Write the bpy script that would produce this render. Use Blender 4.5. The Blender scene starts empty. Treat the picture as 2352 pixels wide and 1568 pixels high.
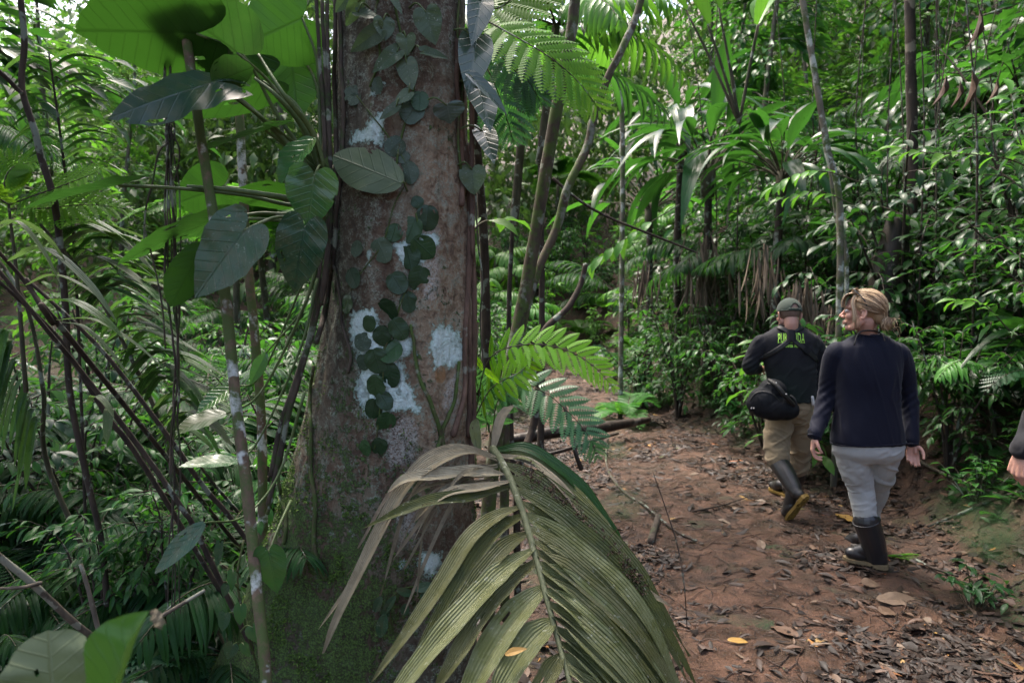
import bpy, math, random
import numpy as np
from mathutils import Vector, Matrix
from mathutils.bvhtree import BVHTree

SC = bpy.context.scene
COL = SC.collection
R = math.radians

# ------------------------------------------------------------------ camera
CAM_H, PITCH = 1.62, R(3.07)
cam_d = bpy.data.cameras.new("camera")
cam_d.lens, cam_d.sensor_width = 24.0, 36.0
cam_d.clip_start, cam_d.clip_end = 0.05, 400
cam_d.dof.use_dof = True
cam_d.dof.focus_distance = 2.5
cam_d.dof.aperture_fstop = 4.5
cam = bpy.data.objects.new("camera", cam_d)
COL.objects.link(cam)
cam.location = (0, 0, CAM_H)
cam.rotation_euler = (R(90) - PITCH, 0, 0)
SC.camera = cam

# ------------------------------------------------------------------ sky, sun, exposure
SUN_EL, SUN_AZ = R(66), R(-38)           # azimuth measured from +Y towards +X: ahead, a little to the left
world = bpy.data.worlds.new("World")
SC.world = world
world.use_nodes = True
nt = world.node_tree
nt.nodes.clear()
sky = nt.nodes.new("ShaderNodeTexSky")
sky.sky_type = 'NISHITA'
sky.sun_disc = False
sky.sun_elevation = SUN_EL
sky.sun_rotation = SUN_AZ
sky.air_density, sky.dust_density, sky.ozone_density = 1.0, 7.0, 1.0
bg = nt.nodes.new("ShaderNodeBackground")
bg.inputs[1].default_value = 0.15
wo = nt.nodes.new("ShaderNodeOutputWorld")
nt.links.new(sky.outputs[0], bg.inputs[0])
nt.links.new(bg.outputs[0], wo.inputs[0])

sun_d = bpy.data.lights.new("sun", 'SUN')
sun_d.energy, sun_d.angle, sun_d.color = 1.2, R(16), (1.0, 0.96, 0.88)
sun = bpy.data.objects.new("sun", sun_d)
COL.objects.link(sun)
sdir = Vector((math.sin(SUN_AZ) * math.cos(SUN_EL), math.cos(SUN_AZ) * math.cos(SUN_EL), math.sin(SUN_EL)))
sun.rotation_euler = (-sdir).to_track_quat('-Z', 'Y').to_euler()
sun.location = sdir * 60

SC.view_settings.view_transform = 'Standard'
SC.view_settings.look = 'None'
SC.view_settings.exposure = 2.1
SC.view_settings.gamma = 1.0
SC.cycles.max_bounces = 7
SC.cycles.diffuse_bounces = 4
SC.cycles.glossy_bounces = 2
SC.cycles.transmission_bounces = 5
SC.cycles.sample_clamp_indirect = 6
# ------------------------------------------------------------------ helpers: placing
CP, SP = math.cos(PITCH), math.sin(PITCH)
def at(u, v, Y):
    """world point at depth Y seen at photo position (u, v) on a 2352 x 1568 frame"""
    x, y = (u - 1176) / 1568, (784 - v) / 1568
    d = np.array([x, CP + y * SP, -SP + y * CP])
    return np.array([0, 0, CAM_H]) + d * (Y / d[1])
def proj(P):
    """photo position of world points (N,3)"""
    q = np.asarray(P) - np.array([0, 0, CAM_H])
    f = q[:, 1] * CP - q[:, 2] * SP
    up = q[:, 1] * SP + q[:, 2] * CP
    f = np.where(np.abs(f) < 1e-6, 1e-6, f)
    return np.stack([1176 + 1568 * q[:, 0] / f, 784 - 1568 * up / f], 1), f

def unit(a):
    a = np.asarray(a, float)
    return a / np.maximum(np.linalg.norm(a, axis=-1, keepdims=True), 1e-9)

def smooth(a, b, x):
    t = np.clip((np.asarray(x, float) - a) / (b - a), 0, 1)
    return t * t * (3 - 2 * t)

def spl(pts, n):
    """Catmull-Rom through pts (any dimension), n samples"""
    P = np.asarray(pts, float)
    if len(P) == 2:
        t = np.linspace(0, 1, n)[:, None]
        return P[0] * (1 - t) + P[1] * t
    Q = np.vstack([2 * P[0] - P[1], P, 2 * P[-1] - P[-2]])
    s = np.linspace(0, len(P) - 1, n)
    i = np.minimum(s.astype(int), len(P) - 2)
    t = (s - i)[:, None]
    a, b, c, d = Q[i], Q[i + 1], Q[i + 2], Q[i + 3]
    return 0.5 * (2 * b + (c - a) * t + (2 * a - 5 * b + 4 * c - d) * t ** 2 + (3 * b - a - 3 * c + d) * t ** 3)

def _hash(ix, iy, iz, seed):
    h = (ix * 374761393 + iy * 668265263 + iz * 2147483647 + seed * 1274126177) & 0xFFFFFFFF
    h = ((h ^ (h >> 13)) * 1274126177) & 0xFFFFFFFF
    h = h ^ (h >> 16)
    return (h & 0xFFFF) / 65535.0
def noise3(P, seed=0):
    """value noise -1..1 at points (N,3)"""
    P = np.asarray(P, float)
    i = np.floor(P).astype(np.int64)
    f = P - i
    f = f * f * (3 - 2 * f)
    out = 0
    for dx in (0, 1):
        for dy in (0, 1):
            for dz in (0, 1):
                w = (f[:, 0] if dx else 1 - f[:, 0]) * (f[:, 1] if dy else 1 - f[:, 1]) * (f[:, 2] if dz else 1 - f[:, 2])
                out = out + w * _hash(i[:, 0] + dx, i[:, 1] + dy, i[:, 2] + dz, seed)
    return out * 2 - 1
def fbm(P, oct=4, seed=0):
    P = np.asarray(P, float)
    s, a, tot = 0, 1.0, 0
    for k in range(oct):
        s = s + a * noise3(P * 2 ** k + 17.3 * k, seed + k)
        tot += a
        a *= 0.5
    return s / tot

# ------------------------------------------------------------------ helpers: meshes
class MB:
    """collects geometry for ONE mesh"""
    def __init__(self):
        self.V, self.Q, self.T3, self.UV, self.tint, self.n = [], [], [], [], [], 0
    def add(self, V, Q=None, T=None, uv=None, tint=0.5):
        V = np.asarray(V, float)
        k = len(V)
        self.V.append(V)
        if Q is not None and len(Q): self.Q.append(np.asarray(Q) + self.n)
        if T is not None and len(T): self.T3.append(np.asarray(T) + self.n)
        self.UV.append(np.zeros((k, 2)) if uv is None else np.asarray(uv, float))
        self.tint.append(np.full(k, tint) if np.isscalar(tint) else np.asarray(tint, float))
        self.n += k
        return self
    def mesh(self, name, mat=None, smooth_shade=True):
        V = np.concatenate(self.V)
        Q = np.concatenate(self.Q) if self.Q else np.zeros((0, 4), int)
        T = np.concatenate(self.T3) if self.T3 else np.zeros((0, 3), int)
        me = bpy.data.meshes.new(name)
        me.vertices.add(len(V)); me.vertices.foreach_set("co", V.astype(np.float32).ravel())
        loops = np.concatenate([Q.ravel(), T.ravel()]).astype(np.int32)
        me.loops.add(len(loops)); me.loops.foreach_set("vertex_index", loops)
        nq, ntr = len(Q), len(T)
        starts = np.concatenate([np.arange(nq) * 4, nq * 4 + np.arange(ntr) * 3]).astype(np.int32)
        me.polygons.add(nq + ntr); me.polygons.foreach_set("loop_start", starts)
        me.polygons.foreach_set("use_smooth", np.full(nq + ntr, smooth_shade))
        uv = np.concatenate(self.UV)
        ul = me.uv_layers.new(name="UVMap")
        ul.data.foreach_set("uv", uv[loops].astype(np.float32).ravel())
        a = me.attributes.new("tint", 'FLOAT', 'POINT')
        a.data.foreach_set("value", np.concatenate(self.tint).astype(np.float32))
        me.update(calc_edges=True)
        me.validate()
        if mat: me.materials.append(mat)
        return me

def obj(name, me, parent=None, loc=None):
    o = bpy.data.objects.new(name, me)
    COL.objects.link(o)
    if parent is not None: o.parent = parent
    if loc is not None: o.location = loc
    return o
def tag(o, label=None, cat=None, group=None, kind=None):
    if label: o["label"] = label
    if cat: o["category"] = cat
    if group: o["group"] = group
    if kind: o["kind"] = kind
    return o
def thing(name, label, cat, loc=(0, 0, 0), group=None):
    o = bpy.data.objects.new(name, None)
    COL.objects.link(o)
    o.empty_display_size = 0.1
    o.location = [float(c) for c in loc]
    return tag(o, label, cat, group)
def part(name, mb, mat, root, world=True, smooth_shade=True, label=None):
    """child mesh; vertices are given in world coordinates and stored relative to the thing"""
    if world:
        p = root
        off = np.zeros(3)
        while p is not None:
            off = off + np.array(p.location); p = p.parent
        keep, mb.V = mb.V, [v - off for v in mb.V]
    o = obj(name, mb.mesh(name, mat, smooth_shade), root)
    if world: mb.V = keep
    if label: o["label"] = label
    return o

def frames(P):
    """parallel transport frames along polyline P"""
    P = np.asarray(P, float)
    T = unit(np.gradient(P, axis=0))
    ref = np.array([1.0, 0, 0]) if abs(T[0][0]) < 0.8 else np.array([0, 1.0, 0])
    N = np.zeros_like(P)
    n = unit(ref - T[0] * ref.dot(T[0]))
    for i in range(len(P)):
        n = unit(n - T[i] * n.dot(T[i]))
        N[i] = n
    return T, N, np.cross(T, N)
def tube(P, r, ns=8, cap=True, wob=0.0, seed=0):
    """tapered tube: verts, quads, tris, uv"""
    P = np.asarray(P, float)
    n = len(P)
    r = np.interp(np.linspace(0, 1, n), np.linspace(0, 1, len(r)), r) if not np.isscalar(r) else np.full(n, r)
    T, N, B = frames(P)
    a = np.linspace(0, 2 * np.pi, ns, endpoint=False)
    rr = np.repeat(r[:, None], ns, 1)
    if wob:
        L = np.concatenate([[0], np.cumsum(np.linalg.norm(np.diff(P, axis=0), axis=1))])
        q = np.stack([np.cos(a)[None, :] * 1.3 + 0 * L[:, None], np.sin(a)[None, :] * 1.3 + 0 * L[:, None], L[:, None] / (r.mean() * 4) + 0 * a[None, :]], -1)
        rr = rr * (1 + wob * fbm(q.reshape(-1, 3), 3, seed).reshape(n, ns))
    V = P[:, None, :] + rr[..., None] * (np.cos(a)[None, :, None] * N[:, None, :] + np.sin(a)[None, :, None] * B[:, None, :])
    V = V.reshape(-1, 3)
    i, j = np.meshgrid(np.arange(n - 1), np.arange(ns), indexing='ij')
    j2 = (j + 1) % ns
    Q = np.stack([i * ns + j, i * ns + j2, (i + 1) * ns + j2, (i + 1) * ns + j], -1).reshape(-1, 4)
    L = np.concatenate([[0], np.cumsum(np.linalg.norm(np.diff(P, axis=0), axis=1))])
    uv = np.stack([np.tile(np.arange(ns) / ns, n), np.repeat(L, ns)], 1)
    Tt = None
    if cap:
        V = np.vstack([V, P[0] - T[0] * r[0] * 0.5, P[-1] + T[-1] * r[-1] * 0.5])
        uv = np.vstack([uv, [0, 0], [0, L[-1]]])
        k = np.arange(ns); k2 = (k + 1) % ns
        Tt = np.vstack([np.stack([np.full(ns, n * ns), k2, k], 1), np.stack([np.full(ns, n * ns + 1), (n - 1) * ns + k, (n - 1) * ns + k2], 1)])
    return V, Q, Tt, uv
def add_tube(mb, P, r, ns=8, tint=0.5, wob=0.0, seed=0, cap=True):
    V, Q, T, uv = tube(P, r, ns, cap, wob, seed)
    return mb.add(V, Q, T, uv, tint)

# leaf templates: unit leaf along +Y, normal +Z, x in -0.5..0.5
PROFILES = {
    'ellip': [(0, .02), (.12, .3), (.3, .82), (.5, 1), (.7, .82), (.88, .34), (1, .0)],
    'ovate': [(0, .05), (.1, .55), (.25, .95), (.4, 1), (.65, .7), (.85, .28), (1, 0)],
    'lance': [(0, .04), (.15, .5), (.35, .95), (.5, 1), (.75, .62), (.9, .25), (1, 0)],
    'strap': [(0, .25), (.1, .6), (.25, .95), (.5, 1), (.75, .8), (.92, .4), (1, 0)],
    'obov': [(0, .03), (.2, .3), (.45, .75), (.68, 1), (.85, .8), (.95, .35), (1, 0)],
}
def leaf_tpl(profile='ellip', nl=6, nw=2, fold=0.15, droop=0.12, wave=0.0, twist=0.0, seed=0):
    pr = np.array(PROFILES[profile])
    t = np.linspace(0, 1, nl + 1)
    w = np.interp(t, pr[:, 0], pr[:, 1]) * 0.5
    s = np.linspace(-1, 1, nw + 1)
    X = w[:, None] * s[None, :]
    Yc = np.repeat(t[:, None], nw + 1, 1)
    Z = 1.6 * fold * np.abs(X) + 1.5 * wave * np.sin(t[:, None] * 13 + seed) * s[None, :] * w[:, None]      # in leaf widths
    Zd = -droop * t[:, None] ** 2 + 0 * X                                                                   # in leaf lengths
    th = (twist * t)[:, None]
    X2 = X * np.cos(th) - Z * np.sin(th)
    Z2 = X * np.sin(th) + Z * np.cos(th)
    Yc = Yc - 0.35 * droop * t[:, None] ** 3
    V = np.stack([X2, Yc, Z2, Zd], -1).reshape(-1, 4)
    i, j = np.meshgrid(np.arange(nl), np.arange(nw), indexing='ij')
    k = nw + 1
    Q = np.stack([i * k + j, i * k + j + 1, (i + 1) * k + j + 1, (i + 1) * k + j], -1).reshape(-1, 4)
    uv = np.stack([np.repeat(s[None, :], nl + 1, 0), np.repeat(t[:, None], nw + 1, 1)], -1).reshape(-1, 2)
    return V, Q, uv
def put_leaves(mb, tpl, pos, dirs, ups, ln, wd, tint=0.5):
    V, Q, uv = tpl
    pos, dirs, ups = np.atleast_2d(pos), unit(np.atleast_2d(dirs)), np.atleast_2d(ups)
    K = len(pos)
    ln, wd = np.broadcast_to(ln, (K,)), np.broadcast_to(wd, (K,))
    x = np.cross(dirs, ups)
    bad = np.linalg.norm(x, axis=1) < 1e-4
    x[bad] = np.cross(dirs[bad], np.array([0.3, 0.9, 0.1]))
    x = unit(x)
    z = np.cross(x, dirs)
    W = (pos[:, None, :] + V[None, :, 0:1] * wd[:, None, None] * x[:, None, :] + V[None, :, 1:2] * ln[:, None, None] * dirs[:, None, :]
         + (V[None, :, 2:3] * wd[:, None, None] + V[None, :, 3:4] * ln[:, None, None]) * z[:, None, :])
    n = len(V)
    QQ = (Q[None] + (np.arange(K) * n)[:, None, None]).reshape(-1, 4)
    tt = np.repeat(np.broadcast_to(tint, (K,)), n)
    mb.add(W.reshape(-1, 3), QQ, None, np.tile(uv, (K, 1)), tt)

# big single leaves: polar grid round the petiole joint
OUT = {
    'heart': [(0, 0), (.07, -.12), (.2, -.2), (.36, -.15), (.46, 0), (.49, .18), (.44, .42), (.32, .64), (.17, .83), (.05, .95), (0, 1.0)],
    'arrow': [(0, 0), (.08, -.2), (.2, -.3), (.36, -.22), (.44, -.05), (.46, .15), (.43, .4), (.33, .64), (.18, .84), (.05, .95), (0, 1.0)],
    'round': [(0, 0), (.06, -.03), (.24, -.02), (.42, .13), (.5, .4), (.45, .68), (.3, .9), (.12, .99), (0, 1.0)],
    'oval': [(0, 0), (.1, .0), (.26, .08), (.42, .28), (.48, .48), (.42, .7), (.26, .88), (.08, .98), (0, 1.0)],
    'lance': [(0, 0), (.12, .01), (.3, .12), (.44, .28), (.46, .45), (.36, .66), (.2, .84), (.06, .96), (0, 1.0)],
}
def big_leaf(mb, B, T, N, width, shape='heart', fold=0.25, droop=0.1, twist=0.0, twist0=0.0, wave=0.02, nr=7, no=15, seed=0, lobe_up=0.0, tint=0.5, torn=0.0, cup=0.0, bend=0.0, holes=0.0):
    """B petiole joint, T tip, N the side the upper face looks to"""
    B, T, N = np.asarray(B, float), np.asarray(T, float), np.asarray(N, float)
    y = T - B; L = np.linalg.norm(y); y = y / L
    x = unit(np.cross(y, N)); z = np.cross(x, y)
    half = spl(OUT[shape], no)
    half[0, 0] = half[-1, 0] = 0
    o = np.vstack([half, half[-2:0:-1] * np.array([-1, 1])])          # closed loop from notch round to notch
    m = len(o)
    rng = np.random.RandomState(seed)
    if torn:
        o = o * (1 - torn * np.maximum(0, rng.rand(m) - 0.55)[:, None])
    c = np.array([0.0, 0.04])
    s = (np.arange(1, nr + 1) / nr) ** 0.85
    G = c + s[:, None, None] * (o - c)[None]
    P = np.vstack([c[None], G.reshape(-1, 2)])
    X, Yv = P[:, 0] * width / L, P[:, 1]
    ax = np.abs(X)
    Z = fold * ax - droop * np.sign(Yv) * Yv ** 2 * np.where(Yv > 0, 1, -lobe_up / max(droop, 1e-3) * 6 if droop else 0)
    Z = Z - cup * ax ** 2 * 3 + wave * np.sin(Yv * 11 + seed) * (ax * 2) * 1.2 + wave * 0.8 * np.sin(Yv * 23 + seed * 2 + X * 5) * ax * 2
    # raised quilting between the side veins
    Z = Z + 0.006 * np.abs(np.sin((Yv - ax * 0.55) * 26))
    th = twist * (Yv - 0.3) + twist0 + bend * Yv ** 2
    zz = Z + droop * Yv ** 2 * (Yv > 0)
    X2 = X * np.cos(th) - zz * np.sin(th)
    Z2 = X * np.sin(th) + zz * np.cos(th) - droop * Yv ** 2 * (Yv > 0)
    W = B + L * (X2[:, None] * x + Yv[:, None] * y + Z2[:, None] * z)
    j = np.arange(m); j2 = (j + 1) % m
    Tn = np.stack([np.zeros(m, int), 1 + j, 1 + j2], 1)
    Q = []
    for i in range(nr - 1):
        Q.append(np.stack([1 + i * m + j, 1 + (i + 1) * m + j, 1 + (i + 1) * m + j2, 1 + i * m + j2], 1))
    uv = np.stack([P[:, 0] / 0.5, P[:, 1]], 1)
    Q = np.concatenate(Q)
    if holes:
        kill = rng.rand(len(Q)) < holes
        kill |= np.roll(kill, 1) & (rng.rand(len(Q)) < .5)
        kill &= np.abs(P[Q[:, 0], 0]) > .05
        Q = Q[~kill]
    mb.add(W, Q, Tn, uv, tint)
    return mb

# ------------------------------------------------------------------ helpers: materials
class NT:
    def __init__(self, name):
        self.m = bpy.data.materials.new(name)
        self.m.use_nodes = True
        self.t = self.m.node_tree
        self.t.nodes.clear()
        self.out = self.n("ShaderNodeOutputMaterial")
    def n(self, typ, ins=None, **kw):
        nd = self.t.nodes.new(typ)
        for k, v in kw.items(): setattr(nd, k, v)
        for k, v in (ins or {}).items():
            s = nd.inputs[k]
            if hasattr(v, "is_output") or isinstance(v, bpy.types.NodeSocket): self.t.links.new(v, s)
            elif isinstance(v, bpy.types.Node): self.t.links.new(v.outputs[0], s)
            else:
                if isinstance(v, (tuple, list)) and len(v) == 3 and len(s.default_value) == 4: v = (*v, 1)
                s.default_value = v
        return nd
    def math(self, op, a, b=None, clamp=False):
        ins = {0: a}
        if b is not None: ins[1] = b
        return self.n("ShaderNodeMath", ins, operation=op, use_clamp=clamp).outputs[0]
    def mix(self, f, a, b, mode='MIX'):
        nd = self.n("ShaderNodeMix", None, data_type='RGBA', blend_type=mode)
        for k, v in ((0, f), (6, a), (7, b)):
            s = nd.inputs[k]
            if isinstance(v, bpy.types.NodeSocket): self.t.links.new(v, s)
            else:
                if isinstance(v, (tuple, list)) and len(v) == 3: v = (*v, 1)
                s.default_value = v
        return nd.outputs[2]
    def noise(self, scale, detail=4, rough=0.55, vec=None, dist=0.0):
        ins = {"Scale": scale, "Detail": detail, "Roughness": rough, "Distortion": dist}
        if vec is not None: ins["Vector"] = vec
        return self.n("ShaderNodeTexNoise", ins).outputs[0]
    def ramp(self, f, stops, interp='LINEAR'):
        nd = self.n("ShaderNodeValToRGB", {0: f})
        cr = nd.color_ramp
        cr.interpolation = interp
        while len(cr.elements) < len(stops): cr.elements.new(0.5)
        for e, (p, c) in zip(cr.elements, stops):
            e.position = p
            e.color = (*c, 1) if isinstance(c, (tuple, list)) else (c, c, c, 1)
        return nd.outputs[0]
    def attr(self, name):
        return self.n("ShaderNodeAttribute", None, attribute_name=name).outputs[2]
    def bump(self, h, dist=0.01, strength=0.6):
        return self.n("ShaderNodeBump", {"Height": h, "Distance": dist, "Strength": strength}).outputs[0]
    def uv(self):
        u = self.n("ShaderNodeUVMap").outputs[0]
        s = self.n("ShaderNodeSeparateXYZ", {0: u})
        return s.outputs[0], s.outputs[1]
    def coord(self, k="Object"):
        return self.n("ShaderNodeTexCoord").outputs[k]
    def surf(self, color, rough=0.6, normal=None, spec=0.5, **kw):
        ins = {"Base Color": color, "Roughness": rough, "Specular IOR Level": spec}
        if normal is not None: ins["Normal"] = normal
        ins.update(kw)
        return self.n("ShaderNodeBsdfPrincipled", ins).outputs[0]
    def done(self, shader):
        self.t.links.new(shader, self.out.inputs[0])
        return self.m

def leaf_mat(name, ca, cb, trans, rough=0.38, tf=0.35, veins=0.0, vein_n=9, ribs=0, speck=None, speck_amt=0.0, under=None, hue=0.03, spec=0.32, vein_col=None, nsc=14, stain=None, stain_amt=0.0):
    """leaf: ca..cb by the tint of each leaf, translucent, paler below; veins / ribs from the leaf's own UV"""
    k = NT(name)
    tint = k.attr("tint")
    rnd = k.n("ShaderNodeObjectInfo").outputs["Random"]
    ns = k.noise(nsc, 3, 0.6, k.coord())
    f = k.math('ADD', tint, k.math('MULTIPLY', k.math('SUBTRACT', ns, 0.5), 0.7), True)
    col = k.mix(f, ca, cb)
    u, v = k.uv()
    au = k.math('ABSOLUTE', u)
    h = None
    if veins:
        mid = k.math('SUBTRACT', 1.0, k.math('MULTIPLY', au, 22.0), True)
        side = k.math('SINE', k.math('MULTIPLY', k.math('SUBTRACT', v, k.math('MULTIPLY', au, 0.28)), vein_n * 6.2832))
        side = k.math('MULTIPLY', k.math('SUBTRACT', side, 0.86), 7.0, True)
        vn = k.math('MAXIMUM', mid, k.math('MULTIPLY', side, 0.6))
        if vein_col: col = k.mix(k.math('MULTIPLY', vn, veins), col, vein_col)
        h = vn
    if ribs:
        h = k.math('MULTIPLY', k.math('SINE', k.math('MULTIPLY', u, ribs * 3.1416)), 0.5)
        fine = k.math('SINE', k.math('MULTIPLY', u, ribs * 9.1))
        col = k.mix(k.math('MULTIPLY', k.math('ADD', k.math('MULTIPLY', h, .6), k.math('MULTIPLY', fine, .25)), .55, True), col, tuple(c * .45 for c in ca))
    if stain:
        vec = k.n("ShaderNodeCombineXYZ", {0: k.math('MULTIPLY', u, 1.6), 1: k.math('MULTIPLY', v, 7.0), 2: k.math('MULTIPLY', tint, 37.0)}).outputs[0]
        s1 = k.ramp(k.noise(1.6, 6, .75, vec), [(.50, 0.), (.64, 1.)])
        s2 = k.ramp(k.noise(nsc * 1.3, 5, .7, k.coord()), [(.46, 0.), (.60, 1.)])
        col = k.mix(k.math('MULTIPLY', k.math('MAXIMUM', k.math('MULTIPLY', s1, .8), s2), stain_amt), col, stain)
    if speck:
        sp = k.ramp(k.noise(nsc * 6, 3, 0.7, k.coord()), [(0.60, 0.0), (0.68, 1.0)])
        big = k.ramp(k.noise(nsc * 0.7, 3, 0.6, k.coord()), [(0.42, 0.15), (0.62, 1.0)])
        col = k.mix(k.math('MULTIPLY', k.math('MULTIPLY', sp, big), speck_amt), col, speck)
    hsv = k.n("ShaderNodeHueSaturation", {"Color": col, "Hue": k.math('ADD', 0.5 - hue / 2, k.math('MULTIPLY', rnd, hue)), "Value": k.math('ADD', 0.82, k.math('MULTIPLY', rnd, 0.36))})
    col = hsv.outputs[0]
    if under:
        col = k.mix(k.n("ShaderNodeNewGeometry").outputs["Backfacing"], col, under)
    nor = k.bump(h, 0.005, 0.7 if ribs else 0.35) if h is not None else None
    p = k.surf(col, k.math('ADD', rough - 0.20, k.math('MULTIPLY', ns, 0.20)), nor, spec)
    tr_c = k.mix(f, tuple(c * 0.7 for c in trans), trans)
    if veins: tr_c = k.mix(k.math('MULTIPLY', h, 0.55), tr_c, tuple(c * 0.25 for c in trans))
    t = k.n("ShaderNodeBsdfTranslucent", {"Color": tr_c}).outputs[0]
    return k.done(k.n("ShaderNodeMixShader", {0: tf, 1: p, 2: t}).outputs[0])

def bark_mat(name, ca, cb, lichen=None, lich_amt=0.0, scale=18, rough=0.85, moss=None, moss_amt=0.0, bump=0.5, stretch=0.25):
    k = NT(name)
    c = k.coord()
    mp = k.n("ShaderNodeMapping", {"Vector": c, "Scale": (1, 1, stretch)}).outputs[0]
    n1 = k.noise(scale, 6, 0.65, mp)
    n2 = k.noise(scale * 0.35, 4, 0.6, c)
    col = k.mix(k.ramp(n1, [(0.35, 0.0), (0.65, 1.0)]), ca, cb)
    if lichen:
        m = k.ramp(n2, [(0.62 - lich_amt * 0.3, 0.0), (0.66 - lich_amt * 0.3, 1.0)])
        col = k.mix(m, col, lichen)
    if moss:
        m2 = k.ramp(k.noise(scale * 0.6, 5, 0.7, c), [(0.58 - moss_amt * 0.3, 0.0), (0.7 - moss_amt * 0.3, 1.0)])
        col = k.mix(m2, col, moss)
    return k.done(k.surf(col, rough, k.bump(n1, 0.01, bump), 0.3))

def plain_mat(name, ca, cb, scale=20, rough=0.7, bump=0.0, spec=0.4, dist=0.004):
    k = NT(name)
    n1 = k.noise(scale, 5, 0.6, k.coord())
    col = k.mix(n1, ca, cb)
    return k.done(k.surf(col, rough, k.bump(n1, dist, bump) if bump else None, spec))
# ------------------------------------------------------------------ leaf materials
M_LEAF = {
    'glossy': leaf_mat("glossy dark leaf", (0.00864, 0.03264, 0.01), (0.0216, 0.0672, 0.017), (0.0504, 0.1824, 0.018), .40, .32, veins=.5, vein_n=7, under=(0.0504, 0.1056, 0.05)),
    'mid': leaf_mat("mid green leaf", (0.0144, 0.05568, 0.013), (0.03456, 0.1104, 0.021), (0.072, 0.2496, 0.022), .42, .40, veins=.5, vein_n=8, under=(0.0504, 0.1248, 0.045)),
    'light': leaf_mat("yellow green leaf", (0.0504, 0.1632, 0.022), (0.0936, 0.2496, 0.035), (0.1224, 0.3264, 0.025), .45, .45, veins=.6, vein_n=8, under=(0.0864, 0.192, 0.06)),
    'grey': leaf_mat("grey green leaf", (0.0144, 0.04224, 0.024), (0.03312, 0.07488, 0.042), (0.072, 0.1824, 0.05), .42, .28, veins=.4, vein_n=8, under=(0.0648, 0.1152, 0.08)),
    'palm': leaf_mat("palm leaflet", (0.01152, 0.04416, 0.014), (0.0288, 0.08832, 0.026), (0.0648, 0.2112, 0.025), .42, .38, ribs=5, under=(0.0432, 0.096, 0.05)),
    'fern': leaf_mat("fern leaflet", (0.036, 0.1296, 0.018), (0.0684, 0.2016, 0.03), (0.1008, 0.3072, 0.022), .5, .48, under=(0.0576, 0.1536, 0.04)),
    'darkfern': leaf_mat("dark fern leaflet", (0.0144, 0.0576, 0.028), (0.0252, 0.0816, 0.036), (0.0576, 0.192, 0.045), .4, .34, under=(0.036, 0.096, 0.05)),
    'moss': leaf_mat("moss frond", (.020, .065, .024), (.050, .130, .045), (.07, .18, .05), .55, .3),
}
M_STEM = bark_mat("plant stem", (.030, .030, .016), (.075, .065, .04), (.2, .22, .18), .15, 30)
M_STEMD = bark_mat("dark woody stem", (.018, .013, .010), (.05, .036, .026), (.14, .16, .13), .2, 30)
M_TRUNKL = bark_mat("pale lichened trunk", (.045, .038, .028), (.12, .10, .075), (.27, .30, .26), .22, 16, moss=(.05, .075, .025), moss_amt=.25)
M_DRY = plain_mat("dry brown palm leaf", (.055, .040, .026), (.165, .125, .088), 30, .8, .5)

PROTO = {}
def rot_dirs(n, rng): 
    a = rng.rand(n) * 6.283
    return np.stack([np.cos(a), np.sin(a), np.zeros(n)], 1)

def g_shrub(seed, h=1.6, nst=6, nbr=7, nlf=7, ll=.15, lw=.38, spread=.55, prof='ellip'):
    """leafy shrub: bent stems, side shoots in flat sprays"""
    rng = np.random.RandomState(seed)
    st, fo = MB(), MB()
    tpls = [leaf_tpl(prof, 5, 2, fold=f, droop=d, twist=tw, wave=.03, seed=i) for i, (f, d, tw) in enumerate([(.25, .12, .1), (.15, .3, -.2), (.3, .5, .2)])]
    pos, dr, up, L = [], [], [], []
    for s in range(nst):
        a = s / nst * 6.283 + rng.rand()
        sp = spread * (.3 + .9 * rng.rand())
        hh = h * (.6 + .4 * rng.rand())
        P = spl([(0, 0, -.08), (math.cos(a) * sp * .25, math.sin(a) * sp * .25, hh * .4), (math.cos(a) * sp * .7 + rng.normal(0, .05), math.sin(a) * sp * .7, hh * .8), (math.cos(a) * sp, math.sin(a) * sp, hh)], 14)
        add_tube(st, P, [.012 * h / 1.6 + .004, .003], 6, rng.rand())
        for b in range(nbr):
            t = .22 + .78 * (b + rng.rand()) / nbr
            q = P[min(13, int(t * 13))]
            ba = a + rng.normal(0, 1.5)
            bl = h * rng.uniform(.14, .30) * (1.15 - .4 * t)
            dz = rng.uniform(-.1, .6)
            B = spl([q, q + bl * .5 * np.array([math.cos(ba), math.sin(ba), dz]), q + bl * np.array([math.cos(ba), math.sin(ba), dz - .35])], 6)
            add_tube(st, B, [.004, .0015], 4, rng.rand(), cap=False)
            tang = unit(B[-1] - B[0]); sidev = unit(np.cross(tang, [0, 0, 1]))
            for l in range(nlf):
                f = (l + .6) / nlf
                p = B[min(5, int(f * 5.99))]
                sg = -1 if l % 2 else 1
                d = tang * (.45 + .6 * f) + sidev * sg * (1.0 - .6 * f) + np.array([0, 0, rng.normal(-.12, .22)])
                if l == nlf - 1: d = tang + np.array([0, 0, -.2])
                pos.append(p); dr.append(d); up.append(np.array([rng.normal(0, .3), rng.normal(0, .3), 1])); L.append(ll * rng.uniform(.6, 1.25))
    pos, dr, up, L = map(np.array, (pos, dr, up, L))
    kk = rng.randint(0, 3, len(pos))
    for i in range(3):
        m = kk == i
        put_leaves(fo, tpls[i], pos[m], dr[m], up[m], L[m], L[m] * lw * rng.uniform(.8, 1.2, m.sum()), rng.rand(m.sum()))
    return [('stem', st, M_STEMD), ('foliage', fo, None)]

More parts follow.
